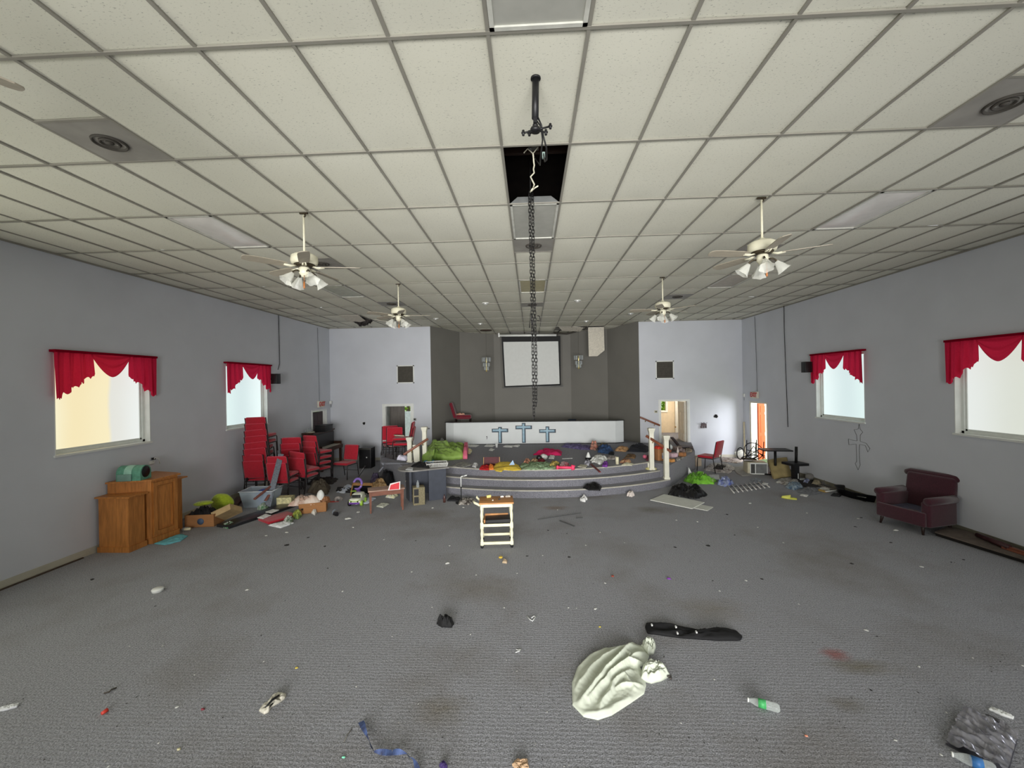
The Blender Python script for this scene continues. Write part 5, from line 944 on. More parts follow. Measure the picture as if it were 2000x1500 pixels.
soft('pale_paper', [(705, 985), (718, 984), (735, 974), (720, 972)], .03, (196, 204, 220), 'pale blue paper under the brown bench', 'paper', 20); soft('paper_litter', [(752, 972), (770, 974), (778, 968), (762, 965)], .10, (206, 204, 160), 'yellowish crumpled paper under the brown bench by the desk', 'paper', 21, two=(226, 226, 220)); soft('paper_crumbs', [(735, 990), (748, 992), (760, 985), (745, 983)], .03, (204, 206, 190), 'flattened cream wrapper between the bench legs', 'wrapper', 22)
# black drawer with wood edge, brown bag, black bag
t = thing('drawer_box', 'tipped black drawer with wooden edge behind the toy car', 'drawer', FL(706, 958, .12), 0); t.rotation_euler = (R_(-62), R_(8), R_(28)); mk('panel', MB().box(-.22, .22, -.17, .17, -.01, .01), M_black, t); M_edge = pm('light_wood_edge', (158, 118, 72), rough=.5, var=.15)
for q in ((-.24, -.22, -.19, .19), (.22, .24, -.19, .19), (-.24, .24, -.19, -.17), (-.24, .24, .17, .19)): mk('edge', MB().box(q[0], q[1], q[2], q[3], -.02, .06), M_edge, t)
plank('black_cover_board', FL(690, 946, .05), AY(712, 912, 11.2), .30, .03, M_black, 'black lid leaning behind the tipped drawer', 'lid'); soft('brown_paper_bag', [(724, 958), (742, 961), (757, 956), (752, 944), (735, 942)], .24, (140, 104, 66), 'crumpled brown paper bag between drawer and grey desk', 'bag', 23, two=(206, 176, 132), rough=.5)
soft('purple_cloth', [(722, 946), (738, 947), (742, 936), (728, 934)], .26, (92, 82, 108), 'dull purple cloth heap behind the brown paper bag', 'cloth', 24); soft('black_trash_bag', [(738, 946), (764, 951), (772, 934), (748, 928)], .30, (30, 30, 33), 'black trash bag in the shade left of the grey desk', 'bag', 25, rough=.35)
soft('black_strap_pile', [(655, 960), (690, 964), (688, 955), (660, 952)], .05, (36, 36, 38), 'black strap pile left of the purple ring toy', 'straps', 26); soft('white_hanger', [(705, 963), (717, 966), (722, 956), (712, 953)], .10, (60, 60, 60), 'black and white cord bundle above the grey packet', 'cord', 27, two=(220, 220, 216))
soft('dark_cloth_strip', [(872, 979), (895, 980), (900, 973), (880, 971)], .05, (32, 32, 36), 'flat dark cloth under the side of the grey desk', 'cloth', 28); b = MB().lathe([(.03, 0), (.03, .11), (.012, .15), (.012, .18), (0, .18)], 14); b.xf(Tr(*FL(868, 981))); solo('brown_bottle', b, glassy('amber_glass', (92, 54, 46), .8), 'small brown glass bottle by the desk foot', 'bottle')
soft('litter_heap', [(895, 986), (915, 987), (930, 978), (912, 974), (898, 978)], .08, (64, 58, 54), 'dark litter heap around the microphone stand base', 'litter', 29, two=(190, 184, 176), folds=16, kind='stuff')
# ================================================================= on the stage
ZS = .54
t = thing('sleeping_bag', 'crumpled lime green sleeping bag with pink hem on the left of the stage', 'sleeping bag', FL(868, 897, ZS)); o_ = Vector(t.location)
M_sg = pm('lime_nylon', (146, 178, 88), rough=.45, var=.18, scale=5, bump=.2, bscale=30)
mk('body', rebase(MB().crumple(P((824, 901), (842, 905), (848, 898), (865, 900), (905, 897), (911, 880), (878, 877), (840, 879), (828, 889), z=ZS), .33, 31, 12, ang=-.7, z0=ZS, rings=18, n=90, edge=.10), o_), M_sg, t)
mk('pink_hem', rebase(MB().crumple(P((904, 898), (913, 898), (915, 879), (907, 877), z=ZS), .26, 32, 9, z0=ZS+.02, edge=.06), o_), pm('coral_pink', (224, 112, 138), rough=.6), t)
soft('blue_tray', [(826, 904), (838, 908), (847, 904), (848, 899), (832, 900)], .05, (84, 158, 204), 'light blue plastic dish edge under the green sleeping bag', 'dish', 33, z=ZS, jag=0)
soft('cream_pad', [(909, 886), (918, 887), (922, 881), (912, 879)], .10, (226, 222, 200), 'cream and yellow pad beside the pink hem', 'pad', 34, z=ZS, two=(206, 188, 84)); soft('white_litter', [(858, 870), (868, 871), (869, 866), (860, 865)], .22, (206, 208, 206), 'white wrapper heap at the left end of the choir wall', 'litter', 35, z=ZS, two=(120, 118, 114))
for k, (q, lb) in enumerate((([(905, 873), (930, 873), (936, 870), (910, 869)], 'long white paper at the base of the choir wall left part'), ([(946, 872), (962, 873), (968, 870), (950, 869)], 'white paper slip left of the paper cup'), ([(982, 873), (1000, 874), (1004, 871), (988, 870)], 'white paper slip right of the paper cup'), ([(1002, 872), (1012, 873), (1016, 870), (1006, 870)], 'small white paper farther right at the choir wall base'), ([(955, 880), (962, 881), (966, 878), (958, 877)], 'white bone-shaped scrap on the open stage carpet'))): soft('paper_slip', q, .03, (216, 216, 212), lb, 'paper', 36+k, z=ZS)
b = MB().lathe([(.035, 0), (.045, .12), (.047, .125), (.0, .125)], 16); b.xf(Tr(*FL(970, 874, ZS))); solo('paper_cup', b, M_white, 'white paper cup at the base of the choir wall under the left cross', 'cup')
t = thing('maroon_box', 'open maroon folded box behind the yellow shirt', 'box', FL(960, 909, ZS), R_(4)); M_mb = pm('maroon_card', (80, 20, 30), rough=.5, var=.15); mk('back_panel', MB().box(-.21, .21, -.006, .006, 0, .20, M=Tr(0, .12, 0) @ Rx(R_(-18))), M_mb, t); mk('base_panel', MB().box(-.21, .21, -.14, .12, 0, .02), M_mb, t)
for x in (-.215, .215): mk('gold_edge', MB().box(x-.008, x+.008, -.006, .006, 0, .20, M=Tr(0, .115, 0) @ Rx(R_(-18))), pm('gold_edge', (190, 150, 92), rough=.4), t)
soft('red_cloth', [(936, 918), (955, 919), (957, 911), (940, 911)], .07, (186, 30, 34), 'red cloth at the stage edge left of the yellow shirt', 'cloth', 41, z=ZS); soft('orange_cloth', [(954, 918), (964, 918), (964, 911), (956, 910)], .08, (232, 132, 54), 'orange cloth between the red cloth and yellow shirt', 'cloth', 42, z=ZS)
soft('yellow_shirt', [(962, 914), (968, 921), (980, 922), (984, 918), (1006, 920), (1018, 918), (1012, 909), (1000, 904), (972, 904)], .07, (226, 196, 74), 'yellow shirt spread over the stage edge', 'shirt', 43, z=ZS, folds=8, ang=.3, n=80)
b = MB().add([(-.07, -.02, 0), (.07, .02, 0), (.02, .0, .12)], [(0, 1, 2)]).add([(-.07, -.016, 0), (.07, .024, 0), (.02, .004, .12)], [(2, 1, 0)]); b.xf(Tr(*FL(1000, 908, ZS+.10))); solo('blue_card', b, pm('pale_blue_card', (166, 196, 230)), 'folded pale blue card standing on the yellow shirt', 'card')
soft('printed_cloth', [(1014, 912), (1022, 918), (1050, 918), (1080, 917), (1092, 912), (1075, 906), (1040, 905), (1020, 905)], .09, (160, 190, 152), 'green and cream printed cloth lying along the stage edge', 'cloth', 44, z=ZS, two=(98, 110, 78), folds=13, n=90); soft('peach_rag', [(1022, 908), (1032, 910), (1038, 904), (1026, 902)], .12, (210, 150, 120), 'peach rag on the printed cloth left end', 'cloth', 45, z=ZS, two=(90, 60, 50)); soft('tan_rag', [(1036, 904), (1048, 906), (1054, 901), (1042, 899)], .10, (206, 172, 132), 'tan rag behind the printed cloth', 'cloth', 46, z=ZS, two=(80, 60, 48))
soft('maroon_rag', [(1048, 907), (1062, 908), (1066, 902), (1052, 901)], .12, (104, 30, 40), 'maroon rag behind the middle of the printed cloth', 'cloth', 47, z=ZS); lump('black_ball', FL(1053, 902, ZS)+Vector((0, .05, .10)), (.08, .08, .08), M_black, 'black ball resting on the maroon rag', 'ball'); lump('grey_helmet', FL(1062, 900, ZS)+Vector((0, .08, .09)), (.11, .10, .09), pm('grey_shell', (150, 150, 146), two=(206, 206, 202), scale=10), 'grey and white shell beside the black ball', 'helmet'); soft('olive_rag', [(1072, 914), (1086, 915), (1094, 907), (1078, 905)], .12, (96, 92, 56), 'olive and yellow rag at the right end of the printed cloth', 'cloth', 48, z=ZS, two=(206, 180, 96)); soft('crimson_rag', [(1092, 911), (1104, 913), (1112, 908), (1098, 903)], .08, (178, 56, 72), 'crimson rag behind the pink bone toy', 'cloth', 49, z=ZS, two=(220, 212, 214))
t = thing('bone_toy', 'hot pink bone-shaped toy hanging over the stage edge', 'toy', FL(1104, 917, ZS), R_(-8)); M_hp = pm('hot_pink', (246, 72, 112), rough=.5); mk('bar', MB().tube([(-.17, 0, .05), (.17, 0, .05)], .033, 10), M_hp, t); mk('knob', MB().tube([(-.20, 0, .01), (-.185, 0, .05), (-.20, 0, .09)], [.035, .03, .035], 10), M_hp, t); mk('knob', MB().tube([(.20, 0, .0), (.185, 0, .05), (.20, 0, .11)], [.05, .045, .055], 10), M_hp, t)
soft('magenta_cloth', [(1042, 889), (1070, 890), (1096, 890), (1098, 883), (1080, 880), (1062, 880)], .13, (200, 30, 92), 'magenta cloth on the stage before the choir wall', 'cloth', 50, z=ZS, folds=7)
soft('purple_blanket', [(1096, 873), (1130, 878), (1152, 879), (1155, 872), (1125, 869), (1102, 868)], .10, (66, 52, 98), 'long dark purple blanket before the right of the choir wall', 'blanket', 51, z=ZS, two=(120, 112, 156)); soft('peach_doll_dress', [(1152, 878), (1164, 880), (1168, 872), (1156, 869)], .18, (226, 146, 128), 'peach and grey clothing heap right of the purple blanket', 'clothing', 52, z=ZS, two=(136, 124, 110)); soft('jeans', [(1168, 884), (1192, 888), (1198, 880), (1180, 873), (1168, 876)], .17, (62, 96, 146), 'blue jeans heap on the right of the stage', 'jeans', 53, z=ZS, two=(44, 60, 88)); soft('beige_clothing', [(1168, 877), (1190, 877), (1188, 871), (1172, 871)], .16, (150, 140, 108), 'beige and black clothes behind the blue jeans', 'clothing', 54, z=ZS, two=(44, 42, 42)); soft('dark_shoe', [(1188, 888), (1199, 889), (1200, 885), (1190, 884)], .05, (24, 26, 30), 'dark shoe right of the blue jeans', 'shoe', 55, z=ZS)
soft('tan_bag', [(1201, 881), (1222, 883), (1228, 878), (1210, 875)], .12, (206, 168, 122), 'tan paper bag on the stage beside the dark coat', 'bag', 56, z=ZS, two=(150, 106, 70)); soft('dark_coat', [(1226, 882), (1262, 884), (1274, 878), (1250, 871), (1232, 873)], .16, (34, 36, 44), 'dark coat lying before the right newel post', 'coat', 57, z=ZS)
t = thing('cone_ornament', 'white cone with black base on the right of the stage', 'ornament', FL(1149, 897, ZS)); mk('cone', MB().lathe([(.075, .05), (.05, .11), (.02, .19), (0, .20)], 18), M_white, t); mk('base', MB().lathe([(.085, 0), (.09, .03), (.075, .055), (0, .055)], 18), M_black, t)
soft('torn_foam', [(1158, 903), (1172, 907), (1184, 903), (1184, 896), (1170, 890), (1160, 893)], .13, (226, 228, 224), 'torn white foam lump left of the candle', 'foam', 58, z=ZS, jag=.25)
b = MB().lathe([(.042, 0), (.042, .185), (.03, .19), (0, .186)], 20); b.xf(Tr(*FL(1205.5, 906.5, ZS))); solo('pillar_candle', b, pm('candle_wax', (222, 216, 186), rough=.45), 'cream pillar candle standing near the stage edge', 'candle')
soft('flat_card', [(1128, 912), (1144, 914), (1148, 909), (1134, 908)], .008, (196, 192, 172), 'flat cream card near the stage edge', 'card', 59, z=ZS, jag=0); plank('white_stick', FL(1098, 896, ZS+.012), FL(1118, 895, ZS+.012), .03, .012, M_white, 'white stick lying behind the pink bone toy', 'stick'); plank('red_stick', FL(1155, 907, ZS+.03), FL(1172, 922, ZS+.015), .05, .025, pm('red_stick', (112, 44, 42)), 'dark red stick sticking out over the stage edge', 'stick'); soft('tinsel_scrap', [(1141, 908), (1150, 910), (1153, 904), (1145, 902)], .10, (196, 196, 206), 'silvery tinsel scrap behind the cream card', 'scrap', 60, z=ZS, two=(90, 88, 96), folds=16); soft('purple_toy', [(1176, 912), (1186, 913), (1188, 907), (1179, 905)], .10, (134, 64, 164), 'purple plastic toy near the stage edge', 'toy', 61, z=ZS, two=(80, 40, 110)); soft('pizza_box_bits', [(1210, 904), (1230, 907), (1233, 902), (1216, 899)], .09, (206, 170, 130), 'torn tan food box right of the candle', 'box', 62, z=ZS, two=(130, 74, 60), folds=14); soft('cream_wrapper', [(1214, 909), (1234, 910), (1238, 907), (1220, 905)], .04, (206, 202, 176), 'cream wrapper at the stage edge right of the candle', 'wrapper', 63, z=ZS); soft('slatted_scrap', [(1184, 897), (1203, 898), (1206, 893), (1190, 892)], .05, (200, 194, 190), 'pale slatted scrap left of the candle', 'scrap', 64, z=ZS, two=(120, 114, 110), folds=14); soft('brown_twigs', [(1220, 895), (1240, 896), (1242, 890), (1226, 889)], .08, (124, 96, 64), 'brown twig bundle behind the candle', 'twigs', 65, z=ZS, two=(70, 58, 48), folds=16); lump('pink_ball', FL(1259.5, 896, ZS)+Vector((0, 0, .06)), (.055, .055, .055), pm('rose_pink', (214, 106, 132)), 'pink ball on the stage left of the newel post', 'ball'); soft('dark_red_rag', [(1262, 900), (1272, 901), (1273, 894), (1264, 893)], .10, (92, 44, 54), 'dark red rag beside the pink ball', 'cloth', 66, z=ZS)
soft('stage_crumbs', [(880, 911), (900, 914), (925, 908), (905, 902)], .01, (178, 176, 166), 'scattered pale crumbs near the left stage edge', 'crumbs', 67, z=ZS, folds=26, two=(112, 112, 116), kind='stuff'); soft('foam_scrap', [(922, 912), (930, 914), (934, 908), (926, 907)], .08, (196, 196, 196), 'pale foam scrap left of the red cloth', 'scrap', 68, z=ZS); soft('white_tuft', [(1072, 896), (1082, 897), (1084, 892), (1074, 891)], .06, (214, 212, 208), 'white tissue below the magenta cloth', 'tissue', 69, z=ZS)
t = thing('yellow_stand', 'pale yellow round metal base on the right steps', 'base', FL(1271, 916, .36)); mk('disc', MB().lathe([(.155, 0), (.16, .02), (.12, .045), (.05, .055), (0, .055)], 28), pm('pale_yellow_enamel', (214, 206, 142), rough=.45, var=.15), t); mk('socket', MB().tube([(-.06, -.02, .04), (-.06, -.02, .17)], .032, 10), M_post, t)
soft('black_bag', [(1139, 954), (1150, 958), (1172, 959), (1175, 951), (1160, 947)], .11, (18, 18, 20), 'black bag lying on the lowest step', 'bag', 70, z=.18, rough=.4)
# on the right wing
t = thing('paper_bag', 'brown paper bag with red lining standing between the right newel posts', 'bag', FL(1289, 899, ZS), R_(15)); mk('body', MB().box(-.11, .11, -.10, .10, 0, .33, bev=.02), M_card, t); mk('red_lining', MB().crumple([(-.12, -.1), (.12, -.1), (.12, .1), (-.12, .1)], .09, 71, 8, z0=.32), pm('red_lining', (214, 66, 48)), t); mk('blue_print', MB().box(.0, .10, -.108, -.10, .06, .22), pm('blue_white_print', (120, 150, 196), two=(228, 224, 200), scale=14), t)
W2 = [('pink_box', (1314, 893), .24, .14, .12, (212, 182, 190), 'pink and white box on the right wing', R_(25)), ('small_carton', (1333, 891), .16, .14, .11, (178, 124, 80), 'small brown carton at the right wing edge', R_(40)), ('orange_box', (1311, 902), .14, .12, .08, (206, 148, 84), 'small orange-tan box at the front of the right wing', R_(30)), ('grey_box', (1322, 880), .26, .16, .13, (150, 132, 124), 'grey-brown box behind the pink box on the right wing', R_(20)), ('mauve_box', (1331, 885), .18, .14, .13, (146, 128, 126), 'mauve-grey carton behind the small brown carton', R_(48))]
for nm, (x, y), w, d, h, c_, lb, rz in W2: carton(nm, lb, FL(x, y, ZS), rz, w, d, h, open_=False, mat=pm('m_'+nm, c_, var=.15, scale=10))
lump('white_bowl', FL(1310, 882, ZS)+Vector((0, .1, .12)), (.09, .09, .09), M_white, 'white round bowl on the right wing behind the handrail', 'bowl'); b = MB().lathe([(.03, 0), (.032, .15), (.012, .19), (.012, .24), (0, .24)], 14); b.xf(Tr(*FL(1324, 890, ZS))); solo('white_bottle_tall', b, pm('milky_plastic', (222, 212, 204)), 'white squeeze bottle among the boxes on the right wing', 'bottle')
M_db = pm('dark_cabinet_wood', (46, 30, 28), rough=.45, var=.2); plank('dark_wood_board', AY(1326, 873, 13.6), AY(1353, 875, 13.5), .12, .12, M_db, 'dark brown wooden panel lying on the right wing', 'panel'); plank('dark_plank', AY(1327, 872, 13.7), AY(1312, 854, 14.0), .11, .03, M_db, 'dark brown plank leaning beside the tan doorway', 'plank')
soft('black_heap', [(1300, 884), (1310, 884), (1308, 872), (1298, 872)], .42, (30, 28, 28), 'black heap behind the lower right newel post', 'heap', 72, z=ZS); soft('wing_litter', [(1338, 884), (1352, 883), (1350, 878), (1338, 878)], .08, (170, 156, 136), 'tan paper litter at the right corner of the right wing', 'litter', 73, z=ZS, folds=16, two=(100, 92, 84)); soft('wing_scraps', [(1318, 901), (1330, 898), (1336, 894), (1322, 895)], .03, (60, 56, 54), 'dark wrapper along the right wing edge', 'wrapper', 74, z=ZS, two=(206, 200, 190)); soft('white_tissue_pile', [(1298, 880), (1306, 880), (1306, 874), (1299, 874)], .3, (206, 196, 184), 'crumpled pale tissue by the lower right newel post', 'tissue', 75, z=ZS); b = MB().lathe([(.07, 0), (.075, .05), (.05, .14), (0, .16)], 16); b.xf(Tr(*AY(1297, 850, 14.2).xy, .54+.36)); 
# ================================================================= right side of the floor
t = thing('foam_board', 'large white foam board lying on the carpet before the right steps', 'board', FL(1325, 980)); o_ = Vector(t.location); q = [FL(*p) for p in ((1270, 978), (1297, 967), (1376, 983), (1352, 995))]
mk('sheet', rebase(MB().prism([(p.x, p.y) for p in q], .008, .024), o_), pm('off_white_board', (214, 216, 208), rough=.6, var=.04), t)
q = [FL(*p) for p in ((1355, 993), (1366, 986), (1393, 991), (1382, 998))]; solo('small_board', MB().prism([(p.x, p.y) for p in q], .0, .012), pm('off_white_board2', (206, 208, 200), rough=.6, var=.05), 'small white board at the right corner of the large foam board', 'board')
soft('garbage_bag', [(1305, 967), (1330, 971), (1360, 975), (1383, 969), (1376, 962), (1345, 958), (1312, 954)], .22, (22, 22, 24), 'shiny black garbage bag behind the white foam board', 'bag', 80, rough=.28, folds=10, jag=.15, n=80)
t = thing('green_bag', 'bright green plastic bag with white top beside the right wing', 'bag', FL(1368, 943)); o_ = Vector(t.location); mk('body', rebase(MB().crumple(P((1336, 940), (1352, 946), (1394, 946), (1398, 940), (1376, 930), (1346, 929)), .22, 81, 11, jag=.10, rings=16, n=80), o_), pm('vivid_green_film', (122, 190, 60), rough=.35, var=.2, scale=6), t); mk('white_corner', rebase(MB().prism([(0, 0), (.16, 0), (.05, .26)], -.01, .01, M=Tr(*FL(1344, 933)) @ Rz(.2) @ Rx(R_(80)) @ Tr(0, .02, 0)), o_), M_white, t)
soft('white_sheet', [(1380, 937), (1406, 937), (1404, 928), (1384, 928)], .02, (204, 210, 212), 'white paper sheet behind the green plastic bag', 'paper', 82, jag=.02); soft('purple_wrapper', [(1401, 947), (1416, 951), (1432, 946), (1424, 937), (1408, 938)], .16, (96, 110, 180), 'purple and blue wrapper at the slatted rack', 'wrapper', 83, two=(176, 186, 208), rough=.35, folds=12)
t = thing('slatted_rack', 'flat rack of pale slats lying on the carpet at right', 'rack', FL(1452, 953)); o_ = Vector(t.location); M_sl = pm('pale_slat', (206, 204, 200), rough=.5, var=.15)
for k in range(9):
    a, c_ = FL(1421+k*8.6, 948-k*.9, .01), FL(1434+k*8.6, 963-k*1.4, .01); mk('slat', rebase(MB().tube([a, c_], .017, 6), o_), M_sl, t)
for y in (.25, .75):
    a, c_ = FL(1421, 948, .004).lerp(FL(1434, 963, .004), y), FL(1490, 941, .004).lerp(FL(1503, 952, .004), y); mk('cross_wire', rebase(MB().tube([a, c_], .006, 5), o_), M_iron, t)
t = thing('air_conditioner', 'white window air conditioner standing before the right exit', 'air conditioner', FL(1482, 927)+Vector((.0, .18, 0)), R_(-8)); mk('case', MB().box(-.26, .26, -.17, .2, 0, .34, bev=.008), M_beige, t); mk('front_frame', MB().box(-.20, .255, -.185, -.165, .01, .33), M_white, t); mk('grille', MB().box(-.05, .235, -.19, -.184, .035, .30), pm('ac_grille', (104, 106, 106), rough=.6), t); mk('control_panel', MB().box(-.18, -.075, -.19, -.184, .035, .30), pm('ac_dark', (64, 64, 62)), t)
b = MB()
for k in range(12): b.box(-.05, .235, -.195, -.189, .045+.021*k, .051+.021*k)
mk('louvres', b, pm('ac_louvre', (140, 142, 140)), t)
t = thing('overturned_chair', 'overturned black metal chair tangled on top of the air conditioner', 'chair', FL(1478, 925)+Vector((0, .15, .35))); rr = random.Random(4); z = 0
mk('seat_ring', MB().tube([(.21*math.cos(2*PI*k/24)-.12, .19*math.sin(2*PI*k/24), .10+.05*math.cos(2*PI*k/24)) for k in range(24)], .016, 6, closed=True), M_iron, t); mk('back_ring', MB().tube([(.26*math.cos(2*PI*k/28), .10*math.sin(2*PI*k/28), .28+.22*math.sin(2*PI*k/28)) for k in range(28)], .012, 6, closed=True), M_iron, t)
for (a, c_) in (((-.16, .1, .05), (-.12, .14, .58)), ((-.03, -.12, .05), (0, -.14, .55)), ((.14, .12, .05), (.17, .16, .58)), ((.22, -.08, .05), (.24, -.1, .56))): mk('leg', MB().tube([a, c_], .013, 6), M_iron, t)
mk('stretcher', MB().tube([(-.16, .1, .3), (.2, .1, .2), (.34, 0, .05)], .011, 6).tube([(-.25, 0, .08), (.1, -.1, .34), (.3, -.05, .3)], .011, 6).tube([(-.3, 0, .0), (-.15, 0, .2), (.0, 0, .42), (.14, 0, .22), (.32, 0, .12)], .012, 6), M_iron, t)
mk('side_ring', MB().tube([(-.36+.10*math.cos(2*PI*k/20), .04, .20+.17*math.sin(2*PI*k/20)) for k in range(20)], .014, 6, closed=True), M_iron, t); mk('seat_board', MB().box(-.30, .02, -.12, .12, .02, .05, M=Ry(.1)), pm('brown_seat', (96, 76, 52)), t)
t = thing('black_table', 'black pedestal table behind the tan panel', 'table', AY(1517, 905, 12.6)*1.0, R_(-6)); t.location = (6.86, 12.15, 0); mk('top', MB().box(-.37, .37, -.22, .22, .70, .73), M_black, t); mk('column', MB().tube([(0, 0, .02), (0, 0, .70)], .035, 10), M_iron, t); mk('foot', MB().box(-.28, .28, -.03, .03, 0, .04).box(-.03, .03, -.28, .28, 0, .04), M_iron, t)
t = thing('upturned_table', 'upturned black table with its pole pointing up at the right wall', 'table', FL(1556, 939)+Vector((-.03, .02, 0)), R_(10)); mk('top', MB().box(-.22, .24, -.20, .2, .42, .48), M_black, t); mk('pole', MB().tube([(.04, 0, .48), (.05, 0, .90)], .034, 10), M_iron, t); mk('post', MB().box(-.06, .08, -.06, .06, 0, .42), M_black, t); mk('white_label', MB().box(.03, .05, -.065, -.06, .06, .20), M_white, t)
def sheetq(name, q, th, mat, lab, cat, bow=.0):
    q = [Vector(p) for p in q]; nrm = (q[1]-q[0]).cross(q[3]-q[0]).normalized(); b = MB()
    for s_ in (0, 1): b.grid(lambda u, v: (q[0].lerp(q[1], u)).lerp(q[3].lerp(q[2], u), v)+nrm*(bow*math.sin(PI*u)*math.sin(PI*v*.8+.3)-(th if s_ else 0)), 14, 14)
    n = 15
    def idx(i, j, s_): return s_*n*n+j*n+i
    rim = [(i, 0) for i in range(14)]+[(14, j) for j in range(14)]+[(i, 14) for i in range(14, 0, -1)]+[(0, j) for j in range(14, 0, -1)]
    b.add([], [])
    for k in range(len(rim)): a, c_ = rim[k], rim[(k+1) % len(rim)]; b.f.append((idx(*a, 0), idx(*a, 1), idx(*c_, 1), idx(*c_, 0))); b.m.append(0); b.smooth.append(False)
    return solo(name, b, mat, lab, cat)
sheetq('foam_sheet', [FL(1512, 936), FL(1547, 931), AY(1537, 893, 12.35), AY(1500, 898, 12.45)], .05, pm('stained_tan_foam', (178, 160, 112), rough=.85, var=.2, scale=3), 'bent tan panel leaning beside the air conditioner', 'panel', .05)
soft('floor_mat', [(1430, 913), (1438, 925), (1452, 931), (1470, 928), (1474, 918), (1466, 910)], .03, (150, 148, 142), 'curled grey mat on the carpet before the air conditioner', 'mat', 84, jag=.05, folds=5); sheetq('white_wallboard', [FL(1444, 898), FL(1455, 899), AY(1451, 879, 14.3), AY(1434, 885, 14.0)], .03, pm('dusty_white_panel', (196, 194, 188), var=.15), 'dusty white panel leaning in the right front corner', 'panel'); plank('corner_board', FL(1455, 897)+Vector((0, 0, .02)), AY(1453, 824, 14.9), .05, .03, pm('pale_stick', (206, 196, 168)), 'tall thin pale board leaning in the right front corner', 'board')
soft('sunlit_papers', [(1405, 893), (1440, 896), (1456, 900), (1440, 905), (1410, 902)], .05, (218, 208, 200), 'scattered pale papers on the sunlit floor by the right exit', 'paper', 85, two=(150, 130, 118), folds=14, kind='stuff'); soft('debris_pile', [(1375, 918), (1400, 923), (1425, 925), (1436, 915), (1420, 905), (1390, 905)], .07, (120, 112, 108), 'grey rubbish strewn behind the right red chair', 'rubbish', 86, two=(206, 202, 198), folds=22, kind='stuff'); soft('dark_debris', [(1392, 918), (1410, 922), (1420, 914), (1400, 911)], .12, (52, 48, 46), 'dark rubbish heap at the right chair foot', 'rubbish', 87, folds=14); t = carton('beige_carton', 'beige carton under the right red chair', FL(1366, 912)+Vector((.0, .2, 0)), R_(10), .20, .2, .30, open_=False, mat=pm('beige_carton', (176, 160, 140), var=.12))
soft('grey_blanket', [(1398, 888), (1420, 891), (1438, 890), (1434, 884), (1410, 884)], .16, (96, 92, 84), 'grey blanket heaped by the front wall right of the red chair', 'blanket', 88)
# trail of rubbish along the right wall
soft('white_plastic', [(1516, 943), (1534, 948), (1558, 946), (1560, 938), (1540, 936), (1522, 938)], .07, (206, 206, 200), 'white plastic heap before the tan panel', 'plastic', 90, two=(120, 108, 98), folds=14, rough=.4); soft('blue_plastic', [(1534, 953), (1550, 958), (1570, 954), (1562, 944), (1540, 945)], .10, (168, 184, 192), 'bluish clear plastic wad left of the grey shirt', 'plastic', 91, two=(72, 98, 126), rough=.3, folds=13); soft('grey_shirt', [(1560, 962), (1580, 968), (1602, 964), (1596, 954), (1575, 953)], .08, (116, 118, 122), 'grey shirt lying right of the bluish plastic', 'shirt', 92); soft('black_mat', [(1548, 946), (1585, 954), (1606, 950), (1580, 938), (1556, 938)], .03, (46, 42, 42), 'dark mat under the rubbish by the right wall', 'mat', 93)
carton('white_box', 'small white box by the right wall baseboard', FL(1569, 939), R_(10), .20, .10, .06, open_=False, mat=M_white); lump('grey_ball', FL(1584, 940)+Vector((0, .05, .10)), (.11, .10, .10), pm('dull_grey_ball', (122, 120, 116)), 'grey round lump by the right wall baseboard', 'ball'); soft('blue_bowl', [(1568, 944), (1578, 946), (1582, 941), (1572, 940)], .09, (86, 96, 140), 'small blue object before the white box', 'toy', 94, two=(180, 186, 206)); soft('tan_cloth', [(1584, 948), (1600, 949), (1606, 944), (1590, 941)], .10, (160, 150, 126), 'tan cloth right of the grey round lump', 'cloth', 95); soft('grey_cloth', [(1602, 946), (1624, 953), (1628, 949), (1610, 941)], .16, (98, 96, 94), 'grey cloth heap against the right wall baseboard', 'cloth', 96); plank('broken_molding', FL(1600, 948, .03), FL(1640, 958, .03), .06, .03, pm('grey_timber', (104, 98, 90), var=.2), 'long grey molding along the right wall', 'molding')
plank('yellow_board', FL(1596, 956, .015), FL(1616, 961, .015), .12, .02, pm('yellow_tan_board', (196, 164, 90)), 'yellow-tan board in front of the right wall rubbish', 'board'); soft('white_papers', [(1600, 956), (1620, 958), (1626, 954), (1604, 952)], .03, (206, 204, 196), 'white papers behind the yellow-tan board', 'paper', 97); t = thing('mop_handle', 'white stick with yellow end beside the black tray', 'mop', FL(1630, 957)); o_ = Vector(t.location); mk('stick', rebase(MB().tube([FL(1612, 960, .03), FL(1642, 957, .03)], .015, 6), o_), M_white, t); mk('yellow_head', rebase(MB().box(-.06, .06, -.04, .04, 0, .08, bev=.01).xf(Tr(*FL(1643, 957))), o_), pm('amber_plastic', (206, 160, 50)), t)
t = thing('oval_tray', 'large oval black plastic tray left of the maroon armchair', 'tray', FL(1690, 974)+Vector((-.05, .1, 0)), R_(-75)); n = 32; vs = []
